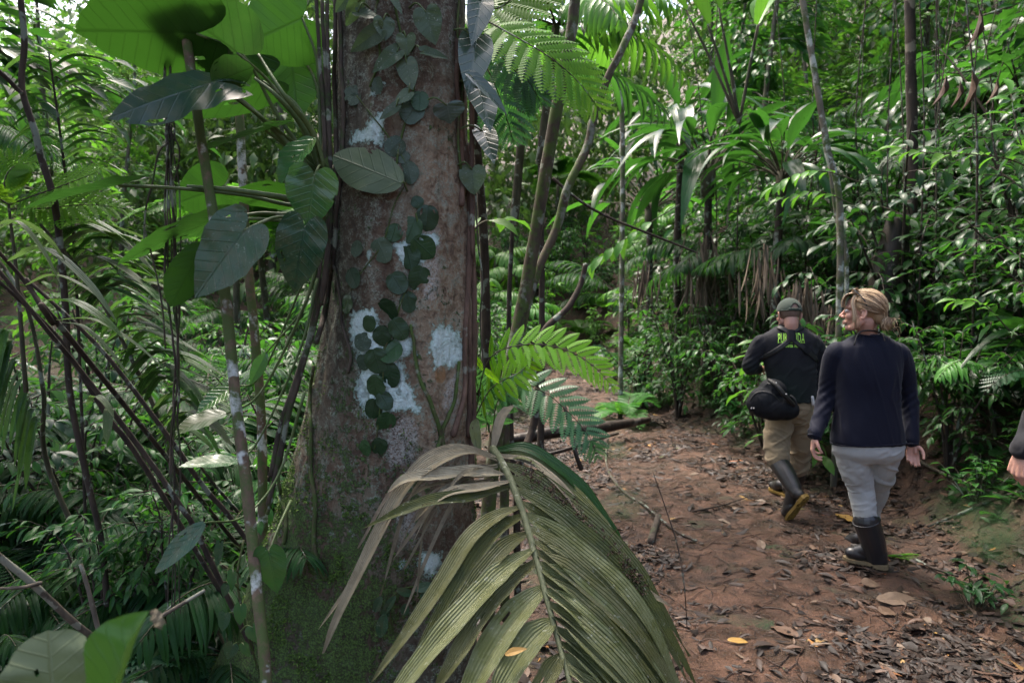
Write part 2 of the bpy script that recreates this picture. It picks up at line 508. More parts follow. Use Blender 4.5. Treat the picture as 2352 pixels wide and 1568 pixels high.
def frond(fo, st, C, n, ll, lw, ang=55, dr=.35, sag=.2, tpl=None, rng=None, prof=None, base=.15, tint=None, wr=.007, both=True):
    """pinnate frond along the curve C (N,3): leaflets both sides"""
    C = np.asarray(C, float)
    add_tube(st, C, [wr, wr * .3], 5, .5)
    m = len(C)
    T, _, _ = frames(C)
    s = np.linspace(base, 1, n)
    idx = np.clip((s * (m - 1)).astype(int), 0, m - 2)
    fr = (s * (m - 1) - idx)[:, None]; fr = np.clip(fr, 0, 1)
    P = C[idx] * (1 - fr) + C[idx + 1] * fr
    t = unit(T[idx])
    side = unit(np.cross(t, np.array([0, 0, 1.0]) + 1e-3))
    upv = np.cross(side, t)
    rel = (s - base) / (1 - base)
    Lp = ll * (np.sin(np.pi * np.clip(.16 + rel * .78, 0, 1)) ** .8)
    a = R(ang) * (1 - .45 * rel)
    for sg in (-1, 1):
        d = t * np.cos(a)[:, None] + sg * side * np.sin(a)[:, None] + upv * (dr + rng.normal(0, .07, n)[:, None]) - np.array([0, 0, sag]) + rng.normal(0, .04, (n, 3))
        put_leaves(fo, tpl, P, d, upv + rng.normal(0, .12, (n, 3)), Lp * rng.uniform(.88, 1.1, n), lw * (.6 + .4 * np.sin(np.pi * np.clip(rel * .9 + .08, 0, 1))), (rng.rand(n) if tint is None else np.clip(tint + rng.normal(0, .15, n), 0, 1)))

def g_palm(seed, nf=9, fl=1.7, h=.5, npair=24, ll=.42, lw=.034, sag=.35, steep=.8, trunk_r=.03):
    rng = np.random.RandomState(seed)
    st, fo = MB(), MB()
    lean = rng.normal(0, .12, 2)
    top = np.array([lean[0] * h, lean[1] * h, h])
    add_tube(st, spl([(0, 0, -.15), top * .5 + rng.normal(0, .02, 3), top], 10), [trunk_r * 1.2, trunk_r], 8)
    tpl = leaf_tpl('strap', 6, 2, fold=.35, droop=.42, twist=.15)
    for i in range(nf):
        a = i * 2.4 + rng.rand() * .5
        e = steep * rng.uniform(.5, 1.2) * (1 - .45 * i / nf)
        L = fl * rng.uniform(.8, 1.1)
        d = np.array([math.cos(a), math.sin(a), 0])
        ss = np.linspace(0, 1, 16)
        C = top + d * (L * (ss * math.cos(e)))[:, None] + np.array([0, 0, 1]) * (L * (ss * math.sin(e) - (.38 + .3 * (1 - e)) * ss ** 2.2))[:, None]
        frond(fo, st, C, npair, ll, lw, 62, .05, sag * rng.uniform(.6, 1.2), tpl, rng, base=.22, wr=.009)
    return [('trunk', st, M_STEM), ('crown', fo, None)]

def g_strap(seed, n=20, pl=.55, bl=.65, bw=.16):
    """clump of long-stalked arching broad leaves, some split in two"""
    rng = np.random.RandomState(seed)
    st, fo = MB(), MB()
    add_tube(st, [(0, 0, -.1), (0, 0, .12)], .05, 8)
    tp = [leaf_tpl('lance', 9, 4, fold=.3, droop=d, wave=.06, twist=t, seed=i) for i, (d, t) in enumerate([(.5, .2), (.75, -.2), (.35, .1)])]
    for i in range(n):
        a = i * 2.4 + rng.rand() * .6
        e = rng.uniform(.35, 1.35)
        d = np.array([math.cos(a) * math.cos(e), math.sin(a) * math.cos(e), math.sin(e)])
        P = spl([(0, 0, .05), d * pl * .5 + np.array([0, 0, .05]), d * pl * rng.uniform(.8, 1.25)], 6)
        add_tube(st, P, [.008, .005], 5)
        t = unit(P[-1] - P[-2]) - np.array([0, 0, .25])
        side = unit(np.cross(t, [0, 0, 1]))
        L = bl * rng.uniform(.7, 1.2)
        if rng.rand() < .6:
            for sg in (-1, 1):
                put_leaves(fo, tp[rng.randint(3)], P[-1], t + side * sg * .3, np.array([0, 0, 1]) + side * -sg * .25, L, bw * .62, rng.rand())
        else:
            put_leaves(fo, tp[rng.randint(3)], P[-1], t, np.array([rng.normal(0, .2), rng.normal(0, .2), 1]), L, bw, rng.rand())
    return [('stem', st, M_STEM), ('foliage', fo, None)]

def fern_frond(fo, st, C, npin, pl, rng, tpl, npp=13, sag=.12, width=.30, tint=None, wr=.005, face=(0, 0, 1.0)):
    """twice-divided frond: each pinna is a stalk with a comb of small leaflets"""
    C = np.asarray(C, float)
    add_tube(st, C, [wr, wr * .3], 5, .5)
    m = len(C)
    T, _, _ = frames(C)
    for i in range(npin):
        s = .16 + .82 * i / (npin - 1)
        k = min(m - 2, int(s * (m - 1)))
        f = s * (m - 1) - k
        p = C[k] * (1 - f) + C[k + 1] * f
        t = unit(T[k])
        side = unit(np.cross(t, face))
        upv = np.cross(side, t)
        rel = (s - .16) / .84
        L = pl * math.sin(math.pi * min(1, .25 + .75 * rel)) ** .75 + .015
        for sg in (-1, 1):
            a = R(68) * (1 - .4 * rel) + rng.normal(0, .05)
            d = unit(t * math.cos(a) + sg * side * math.sin(a) + upv * .05)
            ss = np.linspace(0, 1, npp + 1)[1:]
            Pq = p + d * (L * ss)[:, None] - np.array([0, 0, 1]) * (sag * L * ss ** 2)[:, None]
            tt = unit(np.gradient(Pq, axis=0)) if npp > 2 else np.repeat(d[None], npp, 0)
            s2 = unit(np.cross(tt, upv))
            w = L * width * (np.sin(np.pi * np.clip(.18 + .80 * (ss * .9 + .1), 0, 1)) ** .7)
            lw = L / npp * 1.05
            tn = np.clip((rng.rand() if tint is None else tint + rng.normal(0, .12)), 0, 1)
            for g in (-1, 1):
                put_leaves(fo, tpl, Pq, s2 * g + tt * .35 - upv * .12, np.repeat(upv[None], npp, 0), w, lw, tn)
TPL_PINN = leaf_tpl('strap', 2, 2, fold=.15, droop=.15)
def g_fern(seed, nf=8, fl=.9, npin=15, pl=.2, npp=11, h=.1, e0=.9):
    rng = np.random.RandomState(seed)
    st, fo = MB(), MB()
    if h > .2: add_tube(st, [(0, 0, -.1), (.03, .02, h * .5), (0, 0, h)], [.05, .04], 8, wob=.3)
    for i in range(nf):
        a = i * 2.4 + rng.rand() * .4
        e = e0 * rng.uniform(.6, 1.2)
        d = np.array([math.cos(a), math.sin(a), 0])
        L = fl * rng.uniform(.75, 1.1)
        ss = np.linspace(0, 1, 14)
        C = np.array([0, 0, h]) + d * (L * ss * math.cos(e))[:, None] + np.array([0, 0, 1]) * (L * (ss * math.sin(e) - .62 * ss ** 2.3))[:, None]
        fern_frond(fo, st, C, npin, pl, rng, TPL_PINN, npp)
    return [('stem', st, M_STEM), ('frond', fo, None)]

def g_spear(seed, n=6, h=1.3, w=.24):
    """upright paddle leaves on long stalks"""
    rng = np.random.RandomState(seed)
    st, fo = MB(), MB()
    for i in range(n):
        a = rng.rand() * 6.28
        lean = rng.uniform(.1, .5)
        d = np.array([math.cos(a) * lean, math.sin(a) * lean, 1.0])
        P = spl([(0, 0, -.05), d * h * .3, d * h * rng.uniform(.45, .7)], 7)
        add_tube(st, P, [.014, .008], 6)
        t = unit(P[-1] - P[-2])
        put_leaves(fo, leaf_tpl('strap', 10, 4, fold=.5, droop=rng.uniform(.1, .4), wave=.05, seed=i), P[-1], t + np.array([math.cos(a), math.sin(a), 0]) * .25, np.array([math.cos(a) * -1, math.sin(a) * -1, .3]), h * rng.uniform(.5, .8), w, rng.rand())
    return [('stem', st, M_STEM), ('foliage', fo, None)]

def g_herb(seed, n=26, h=.3, ll=.13, lw=.45, prof='ovate'):
    rng = np.random.RandomState(seed)
    st, fo = MB(), MB()
    tpl = leaf_tpl(prof, 5, 2, .2, .3, .04)
    for i in range(n):
        a = rng.rand() * 6.28; r = h * .9 * rng.rand()
        q = np.array([math.cos(a) * r, math.sin(a) * r, h * rng.uniform(.35, 1)])
        add_tube(st, spl([(q[0] * .3, q[1] * .3, -.03), q * [.7, .7, .6], q], 4), [.004, .002], 4, cap=False)
        m = 3
        for j in range(m):
            b = a + j * 2.1 + rng.rand()
            put_leaves(fo, tpl, q - [0, 0, .03 * j], [math.cos(b), math.sin(b), rng.uniform(-.3, .25)], [0, 0, 1], ll * rng.uniform(.6, 1.2), ll * lw, rng.rand())
    return [('stem', st, M_STEM), ('foliage', fo, None)]

def g_tree(seed, h=9, r=.09, cr=2.2, nb=26, nl=70, ll=.22, lw=.4, low=.45, lean=.1):
    """tree: tapered trunk, limbs, crown of loose leaf sprays"""
    rng = np.random.RandomState(seed)
    st, fo = MB(), MB()
    ax = rng.normal(0, lean, 2)
    P = spl([(0, 0, -.4), (ax[0] * .3 * h * .2, ax[1] * h * .06, h * .3), (ax[0] * h * .3, ax[1] * h * .3, h * .65), (ax[0] * h * .6, ax[1] * h * .5, h)], 26)
    add_tube(st, P, [r * 1.25, r, r * .75, r * .25], 10, wob=.12, seed=seed)
    tp = [leaf_tpl('ellip', 4, 2, .2, .2, .1), leaf_tpl('lance', 4, 2, .25, .4, -.2)]
    for b in range(nb):
        t = low + (1 - low) * (b + rng.rand()) / nb
        q = P[min(25, int(t * 25))]
        a = rng.rand() * 6.28
        L = cr * rng.uniform(.45, 1.0) * (1.1 - .5 * t)
        e = rng.uniform(-.1, .7)
        d = np.array([math.cos(a), math.sin(a), e])
        B = spl([q, q + d * L * .5, q + d * L - np.array([0, 0, .2 * L])], 8)
        add_tube(st, B, [r * .28, .006], 5)
        k = nl
        f = .25 + .8 * rng.rand(k)
        base = B[np.clip((f * 7).astype(int), 0, 7)]
        off = rng.normal(0, 1, (k, 3)) * np.array([.22, .22, .16]) * L * .55
        pos = base + off
        dr = off + d * .4 * L - np.array([0, 0, .15 * L])
        kk = rng.rand(k) < .5
        for i, m in enumerate((kk, ~kk)):
            LL = ll * rng.uniform(.6, 1.25, m.sum())
            put_leaves(fo, tp[i], pos[m], dr[m], np.stack([rng.normal(0, .4, m.sum()), rng.normal(0, .4, m.sum()), np.ones(m.sum())], 1), LL, LL * lw, np.clip(rng.rand() * .7 + rng.rand(m.sum()) * .4, 0, 1))
    return [('trunk', st, M_TRUNKL), ('crown', fo, None)]

def proto(key, parts, leafmat):
    PROTO[key] = [(n, mb.mesh(key + "_" + n, mat or leafmat)) for n, mb, mat in parts]
def plant(key, name, label, cat, loc, rz=0.0, s=1.0, group=None, tilt=(0, 0)):
    """a plant of kind KEY: an Empty at its foot with its parts (mesh data shared between copies)"""
    t = thing(name, label, cat, loc, group)
    t.rotation_euler = (tilt[0], tilt[1], rz)
    t.scale = (s, s, s)
    for n, me in PROTO[key]:
        o = obj(n, me, t)
    return t

proto('shrub_a', g_shrub(1, 1.7, 8, 9, 8, .13, .40), M_LEAF['glossy'])
proto('shrub_b', g_shrub(2, 1.6, 8, 9, 9, .115, .30, prof='lance'), M_LEAF['mid'])
proto('shrub_c', g_shrub(3, 1.9, 6, 8, 6, .21, .36, .7), M_LEAF['glossy'])
proto('shrub_g', g_shrub(4, 1.6, 8, 9, 8, .11, .42), M_LEAF['grey'])
proto('shrub_s', g_shrub(5, 1.2, 8, 9, 8, .09, .45), M_LEAF['mid'])
proto('shrub_l', g_shrub(6, 1.2, 4, 5, 6, .16, .38, .5), M_LEAF['light'])
proto('palm_a', g_palm(11), M_LEAF['palm'])
proto('palm_b', g_palm(12, 8, 1.3, 1.0, 16, .38, .05, .3), M_LEAF['palm'])
proto('palm_t', g_palm(13, 11, 2.2, 4.5, 34, .55, .035, .45, .75, .055), M_LEAF['palm'])
proto('palm_y', g_palm(14, 8, 1.1, .9, 15, .36, .055, .4), M_LEAF['light'])
proto('strap_a', g_strap(21, 30, .34, .62, .13), M_LEAF['glossy'])
proto('strap_b', g_strap(22, 16, .45, .55, .12), M_LEAF['mid'])
proto('fern_a', g_fern(31), M_LEAF['fern'])
proto('fern_b', g_fern(32, 7, .7, 13, .15, 9), M_LEAF['darkfern'])
proto('fern_t', g_fern(33, 10, 1.6, 20, .36, 15, 2.2, .7), M_LEAF['fern'])
proto('spear', g_spear(41), M_LEAF['mid'])
proto('spear_l', g_spear(42, 5, 1.4, .22), M_LEAF['light'])
proto('herb_a', g_herb(51), M_LEAF['mid'])
proto('herb_b', g_herb(52, 22, .36, .17, .3, 'lance'), M_LEAF['glossy'])
proto('herb_c', g_herb(53, 34, .22, .07, .5), M_LEAF['mid'])
proto('tree_a', g_tree(61, 8, .06, 1.9, 40, 60, .19, .4, .12), M_LEAF['mid'])
proto('tree_b', g_tree(62, 10, .09, 2.4, 44, 70, .2, .38, .15), M_LEAF['glossy'])
proto('tree_c', g_tree(63, 6, .035, 1.4, 38, 46, .17, .42, .1), M_LEAF['mid'])
proto('tree_h', [(n, mb, M_STEMD if n == 'trunk' else None) for n, mb, _m in g_tree(65, 9, .04, 2.6, 40, 110, .26, .42, .50, .03)], M_LEAF['glossy'])
proto('tree_l', g_tree(64, 7, .04, 1.7, 36, 50, .18, .42, .12), M_LEAF['light'])

LBL = {  # kind: (object name, wording, category)
    'shrub_a': ("broadleaf_shrub", "glossy dark green broadleaf shrub", "shrub"), 'shrub_b': ("broadleaf_shrub", "mid green narrow leaved shrub", "shrub"),
    'shrub_c': ("broadleaf_shrub", "tall large leaved dark glossy shrub", "shrub"), 'shrub_g': ("broadleaf_shrub", "dull grey green shrub", "shrub"),
    'shrub_s': ("broadleaf_shrub", "dense small leaved green bush", "shrub"), 'shrub_l': ("broadleaf_shrub", "bright yellow green young shrub", "shrub"),
    'palm_a': ("understory_palm", "feathery dark green understory palm", "palm"), 'palm_b': ("understory_palm", "low palm with broad drooping leaflets", "palm"),
    'palm_t': ("tall_palm", "slender palm with a high feathery crown", "palm"), 'palm_y': ("understory_palm", "yellow green young palm", "palm"),
    'strap_a': ("arching_leaf_clump", "clump of arching glossy split leaves", "plant"), 'strap_b': ("arching_leaf_clump", "clump of arching mid green leaves", "plant"),
    'fern_a': ("fern", "light green feathery fern", "fern"), 'fern_b': ("fern", "dark green low fern", "fern"), 'fern_t': ("tree_fern", "tree fern with wide lacy fronds", "fern"),
    'spear': ("paddle_leaf_plant", "upright plant with long paddle leaves", "plant"), 'spear_l': ("paddle_leaf_plant", "bright plant with upright paddle leaves", "plant"),
    'herb_a': ("leafy_herb", "low mid green leafy herb", "herb"), 'herb_b': ("leafy_herb", "low dark narrow leaved herb", "herb"), 'herb_c': ("leafy_herb", "tiny round leaved herb", "herb"),
    'tree_a': ("forest_tree", "slim pale tree with a loose green crown", "tree"), 'tree_b': ("forest_tree", "taller tree with a dense dark crown", "tree"),
    'tree_h': ("forest_tree", "unseen slim dark tree added for shade", "tree"),
    'tree_c': ("young_tree", "thin young tree with leafy side branches", "tree"), 'tree_l': ("young_tree", "thin young tree with bright yellow green leaves", "tree"),
}
def zone(keys, weights, n, xs, ys, where, grp, seed, smin=.8, smax=1.25, ok=None, mind=.35, tries=30):
    rng = np.random.RandomState(seed)
    pts = []
    w = np.array(weights, float); w /= w.sum()
    c = 0
    while len(pts) < n and c < n * tries:
        c += 1
        y = ys[0] + (ys[1] - ys[0]) * rng.rand() ** 1.25
        lo, hi = xs(y)
        x = lo + (hi - lo) * rng.rand()
        if ok is not None and not ok(x, y): continue
        m = mind * (.6 + y / 12)
        if any((x - p[0]) ** 2 + (y - p[1]) ** 2 < m * m for p in pts): continue
        pts.append((x, y))
        kx = keys[rng.choice(len(keys), p=w)]
        nm, lb, ct = LBL[kx]
        plant(kx, nm, f"{lb} {where}", ct, (x, y, floor(x, y)), rng.rand() * 6.28, rng.uniform(smin, smax), f"{ct}s {grp}: {lb}", (rng.normal(0, .06), rng.normal(0, .06)))
    return pts

# ------------------------------------------------------------------ terrain
_PY = np.array([-4, 1, 2.93, 4.23, 5.4, 6.35, 8.5, 10.2, 12.7, 14, 18, 20, 24, 40])
_PC = np.array([1.7, 1.55, 1.5, 1.59, 1.75, 1.55, 1.45, 1.05, 1.0, 1.05, 1.6, 2.0, 3.2, 8])
_PW = np.array([1.0, .95, .95, 1.04, 1.12, .98, 1.1, 1.0, .95, .8, .5, .4, .35, .3])
def path_c(y): return np.interp(y, _PY, _PC)
def path_w(y): return np.interp(y, _PY, _PW)
def gz(x, y, rough=True):
    x, y = np.asarray(x, float), np.asarray(y, float)
    d = x - path_c(y)
    s = np.abs(d) - path_w(y)
    yc = np.clip(y, 9, 20) - 9
    z = 0.0085 * yc ** 2 + 0.19 * np.maximum(0, y - 20)
    br = 0.62 * smooth(0.0, 1.0, s) * (0.55 + 0.45 * smooth(13, 7, y)) + 0.60 * np.maximum(0, s - 0.7)
    bl = 0.05 * smooth(0, 0.3, s) - 0.10 * np.maximum(0, s - 0.9) * smooth(14, 8, y) - 0.02 * np.maximum(0, s - .9)
    z = z + np.where(d > 0, br, bl)
    z = z + 0.20 * np.maximum(0, y - 15) * smooth(0.4, 4, s + .8 * np.maximum(0, y - 16))
    if rough:
        P = np.stack([x, y, 0 * x], -1).reshape(-1, 3)
        w = 0.3 + smooth(-0.1, 0.7, s)
        z = z + (0.055 * fbm(P * 1.7, 4, 3).reshape(x.shape) * w + 0.012 * fbm(P * 9, 3, 9).reshape(x.shape))
    return z
def gpt(x, y): return np.array([x, y, float(gz(np.array([x]), np.array([y]))[0])])

def grid_mesh(X, Y, Z, tint=0.5):
    n, m = X.shape
    i, j = np.meshgrid(np.arange(n - 1), np.arange(m - 1), indexing='ij')
    Q = np.stack([i * m + j, i * m + j + 1, (i + 1) * m + j + 1, (i + 1) * m + j], -1).reshape(-1, 4)
    V = np.stack([X, Y, Z], -1).reshape(-1, 3)
    return V, Q

k = NT("forest soil")
c = k.coord()
n1 = k.noise(9, 6, 0.65, c); n2 = k.noise(60, 5, 0.7, c); n3 = k.noise(1.6, 4, 0.6, c)
col = k.mix(k.ramp(n1, [(.35, 0.), (.65, 1.)]), (.020, .012, .008), (.075, .038, .022))
col = k.mix(k.ramp(n2, [(.56, 0.), (.66, 1.)]), col, (.11, .065, .042))
col = k.mix(k.math('MULTIPLY', k.ramp(n3, [(.5, 0.), (.62, 1.)]), k.ramp(n2, [(.4, 0.), (.55, 1.)])), col, (.018, .036, .010))
M_SOIL = k.done(k.surf(col, 0.75, k.bump(k.math('ADD', n1, k.math('MULTIPLY', n2, 0.6)), 0.04, 0.9), 0.35))

k = NT("wet clay mud")
c = k.coord()
n1 = k.noise(5, 6, 0.65, c); n2 = k.noise(42, 6, 0.7, c); n3 = k.noise(1.3, 5, 0.6, c); n4 = k.noise(140, 3, 0.6, c)
col = k.mix(k.ramp(n1, [(.36, 0.), (.62, 1.)]), (.032, .018, .011), (.122, .061, .036))
col = k.mix(k.ramp(n3, [(.54, 0.), (.68, 1.)]), col, (.050, .036, .023))                     # grey-olive silt
col = k.mix(k.ramp(n2, [(.56, 0.), (.64, 1.)]), col, (.040, .022, .015))                     # crumbs of dark litter
col = k.mix(k.ramp(n4, [(.62, 0.), (.68, 1.)]), col, (.10, .055, .033))
rg = k.ramp(n1, [(.3, .16), (.62, .46)])
M_MUD = k.done(k.surf(col, rg, k.bump(k.math('ADD', k.math('ADD', n1, k.math('MULTIPLY', n2, 0.5)), k.math('MULTIPLY', n4, .22)), 0.06, 1.0), 0.5))

# ground: one sheet, finer near the camera
def axis(lo, hi, near, k0, k1):
    a = [near]
    while a[-1] < hi: a.append(a[-1] + k0 + k1 * abs(a[-1] - near))
    b = [near]
    while b[-1] > lo: b.append(b[-1] - (k0 + k1 * abs(b[-1] - near)))
    return np.array(sorted(set(b[1:] + a)))
gx, gy = axis(-60, 70, 1.0, .05, .022), axis(-30, 110, 2.5, .05, .018)
GX, GY = np.meshgrid(gx, gy, indexing='ij')
V, Q = grid_mesh(GX, GY, gz(GX, GY))
mb = MB(); mb.add(V, Q[:, ::-1])
tag(obj("ground", mb.mesh("ground", M_SOIL)), kind="structure")

# muddy path: a worn sheet that dips below the soil along its ragged edges
t = np.concatenate([np.arange(-1.0, 9, .028), np.arange(9, 18.5, .08)])
s = np.linspace(-1.25, 1.25, 110)
TT, SS = np.meshgrid(t, s, indexing='ij')
PX = path_c(TT) + SS * path_w(TT)
P3 = np.stack([PX, TT, 0 * TT], -1).reshape(-1, 3)
edge = 1.0 + 0.22 * fbm(P3 * 1.6, 4, 21).reshape(TT.shape)
ins = smooth(edge + .12, edge - .22, np.abs(SS))
fo = fbm(P3 * np.array([3.2, 3.2, 1]), 5, 5).reshape(TT.shape)
fi = fbm(P3 * 14, 3, 6).reshape(TT.shape)
PZ = gz(PX, TT) + .022 * ins - .05 * (1 - ins) + ins * (.034 * fo + .013 * fi - .012)
PATH_BVH_V, PATH_Q = grid_mesh(PX, TT, PZ)
mb = MB(); mb.add(PATH_BVH_V, PATH_Q)
tag(obj("path", mb.mesh("path", M_MUD)), kind="structure")
_bx = None
GROUND_BVH = BVHTree.FromPolygons([tuple(p) for p in np.vstack([V, PATH_BVH_V])], [tuple(q) for q in np.vstack([Q, PATH_Q + len(V)])])
def floor(x, y):
    h = GROUND_BVH.ray_cast(Vector((x, y, 60)), Vector((0, 0, -1)))
    return h[0].z if h[0] is not None else 0.0
def ground_px(u, v):
    o = Vector((0, 0, CAM_H)); d = Vector(at(u, v, 5.0)) - o
    h = GROUND_BVH.ray_cast(o, d.normalized())
    return np.array(h[0])

# ------------------------------------------------------------------ leaf litter (uncountable)
rng = np.random.RandomState(5)
k = NT("fallen leaf")
tint = k.attr("tint")
n1 = k.noise(40, 4, 0.6, k.coord())
u, v = k.uv()
col = k.ramp(tint, [(0, (.008, .005, .004)), (.3, (.022, .012, .008)), (.55, (.052, .026, .016)), (.74, (.088, .046, .028)), (.86, (.12, .075, .048)), (.945, (.17, .13, .095)), (.965, (.36, .21, .045)), (.985, (.26, .08, .03)), (1, (.06, .09, .02))])
col = k.mix(k.math('MULTIPLY', n1, .5), col, (.02, .012, .008))
mid = k.math('SUBTRACT', 1.0, k.math('MULTIPLY', k.math('ABSOLUTE', u), 12.0), True)
col = k.mix(k.math('MULTIPLY', mid, .4), col, (.02, .013, .01))
M_DEAD = k.done(k.surf(col, k.math('ADD', .42, k.math('MULTIPLY', n1, .35)), k.bump(n1, .004, .5), .35))

def litter(name, label, cat, N, yr, sr, lr, dens, lift=.006, seed=1, hi=1.0):
    rng = np.random.RandomState(seed)
    y = yr[0] + (yr[1] - yr[0]) * rng.rand(N * 3) ** 1.6
    sx = sr[0] + (sr[1] - sr[0]) * rng.rand(N * 3)
    x = path_c(y) + sx * path_w(y)
    keep = rng.rand(len(x)) < dens(x, y, sx)
    x, y = x[keep][:N], y[keep][:N]
    z = np.array([floor(a, b) for a, b in zip(x, y)])
    mb = MB()
    kk = rng.randint(0, 6, len(x))
    for q in range(6):
        m = kk == q
        n = m.sum()
        tpl = leaf_tpl(['ellip', 'lance', 'ovate', 'obov', 'lance', 'strap'][q], 4, 2, fold=[.25, -.3, .15, -.2, .4, -.4][q], droop=[.12, -.12, .08, -.1, .2, .1][q], twist=[.25, -.2, .1, .4, -.4, .5][q], wave=.10, seed=q)
        a = rng.rand(n) * 6.283
        el = rng.normal(0, .09, n)
        d = np.stack([np.cos(a) * np.cos(el), np.sin(a) * np.cos(el), np.sin(el)], 1)
        up = np.stack([rng.normal(0, .16, n), rng.normal(0, .16, n), np.ones(n)], 1)
        L = lr[0] + (lr[1] - lr[0]) * rng.rand(n) ** 3.0
        tn = rng.rand(n) ** 3.0 * hi
        P = np.stack([x[m], y[m], z[m] + lift + .012 * rng.rand(n)], 1) - d * L[:, None] * .5
        put_leaves(mb, tpl, P, d, up, L, L * (.2 + .3 * rng.rand(n)), tn)
    return tag(obj(name, mb.mesh(name, M_DEAD)), label, cat, kind="stuff")
def dens_path(x, y, s):
    P = np.stack([x, y, 0 * x], -1)
    n = fbm(P * 1.4, 3, 31) + .6 * fbm(P * 5, 2, 33)
    bare = np.exp(-((s + .15) / .5) ** 2) * smooth(3.4, 4.4, y) * .75 + .25 * np.exp(-((s + .45) / .3) ** 2)
    return np.clip(.60 + 1.5 * n - bare, .05, 1)
litter("leaf_litter", "dark wet fallen leaves strewn over the muddy path", "leaf litter", 38000, (1.8, 17), (-1.25, 1.3), (.014, .125), dens_path)
litter("bank_litter", "brown dead leaves lying on the soil beside the path", "leaf litter", 13000, (1.6, 13), (-2.6, 3.0), (.03, .15), lambda x, y, s: np.where(np.abs(s) > 1.05, .9, 0), seed=2)
# twigs and root fibres pressed into the mud
mb = MB()
for i in range(1500):
    y = 1.8 + 9 * rng.rand() ** 1.7
    x = path_c(y) + rng.uniform(-1.2, 1.5) * path_w(y)
    L = rng.uniform(.04, .22); a = rng.rand() * 6.28
    n = 4
    p = [(x + math.cos(a + .3 * math.sin(q)) * L * (q / 3 - .5), y + math.sin(a + .25 * q) * L * (q / 3 - .5)) for q in range(n)]
    add_tube(mb, [(px, py, floor(px, py) + .006) for px, py in p], rng.uniform(.001, .003), 4, rng.rand() * .8)
tag(obj("twig_litter", mb.mesh("twig_litter", M_DEAD)), "thin dark twigs pressed into the mud of the path", "twigs", kind="stuff")
# ------------------------------------------------------------------ the big mossy trunk
TX, TY = -.412, 2.60
def in_poly(P, poly):
    """signed distance (positive inside) of points to a polygon, photo units"""
    P = np.asarray(P, float); poly = np.asarray(poly, float)
    a, b = poly, np.roll(poly, -1, 0)
    ab = b - a
    t = np.clip(((P[:, None] - a) * ab).sum(-1) / np.maximum((ab ** 2).sum(-1), 1e-9), 0, 1)
    d = np.linalg.norm(P[:, None] - (a + t[..., None] * ab), axis=-1).min(1)
    x, y = P[:, :1], P[:, 1:]
    cond = ((a[:, 1] > y) != (b[:, 1] > y)) & (x < (b[:, 0] - a[:, 0]) * (y - a[:, 1]) / np.where(np.abs(b[:, 1] - a[:, 1]) < 1e-9, 1e-9, b[:, 1] - a[:, 1]) + a[:, 0])
    return np.where(cond.sum(1) % 2 == 1, d, -d)

def trunk_r(th, z):
    """radius of the trunk in direction TH at height Z"""
    zz = np.clip(z, -1, 9)
    r = .262 - .012 * np.clip(zz - 1.6, 0, 6) + .01 * np.sin(zz * 1.7)
    fl = np.clip(1.78 - zz, 0, 2.6)                          # flare grows downwards
    lob = lambda c, w: np.exp(-((np.angle(np.exp(1j * (th - c)))) / w) ** 2)
    r = r + (.12 * fl + .12 * fl ** 2) * lob(R(180), .62)
    r = r + .07 * np.clip(.9 - zz, 0, 2) ** 1.3 * lob(R(232), .30) + .05 * np.clip(1.0 - zz, 0, 2) ** 1.2 * lob(R(278), .36)
    r = r + .05 * np.clip(.7 - zz, 0, 2) ** 1.2 * lob(R(60), .6) + .05 * np.clip(.7 - zz, 0, 2) * lob(R(110), .4)
    r = r + .012 * lob(R(300), .16) + .010 * lob(R(255), .12) - .012 * lob(R(283), .10)
    return r
zs = np.concatenate([np.arange(-.5, 3.3, .0085), np.arange(3.3, 8.5, .15)])
ths = np.concatenate([np.linspace(R(165), R(375), 300, endpoint=False), np.linspace(R(375), R(525), 60, endpoint=False)])
TH, ZZ = np.meshgrid(ths, zs)
RR = trunk_r(TH, ZZ)
P3 = np.stack([np.cos(TH) * RR, np.sin(TH) * RR, ZZ], -1).reshape(-1, 3)
rough_ = fbm(P3 * np.array([7, 7, 3.2]), 4, 40) * .014 + fbm(P3 * np.array([30, 30, 16]), 3, 44) * .0045
# shallow vertical fissures
rough_ -= .006 * smooth(.55, .9, 1 - np.abs(fbm(P3 * np.array([11, 11, 1.1]), 3, 47)) * 2.2)
RR = RR + rough_.reshape(RR.shape)
VX = TX + np.cos(TH) * RR + .03 * np.clip(ZZ - 2.8, 0, 9); VY = TY + np.sin(TH) * RR * .95
n, m = TH.shape
V = np.stack([VX, VY, ZZ], -1).reshape(-1, 3)
i, j = np.meshgrid(np.arange(n - 1), np.arange(m), indexing='ij'); j2 = (j + 1) % m
Q = np.stack([i * m + j, i * m + j2, (i + 1) * m + j2, (i + 1) * m + j], -1).reshape(-1, 4)
front = (np.sin(TH) < .35).reshape(-1)
px, _ = proj(V)

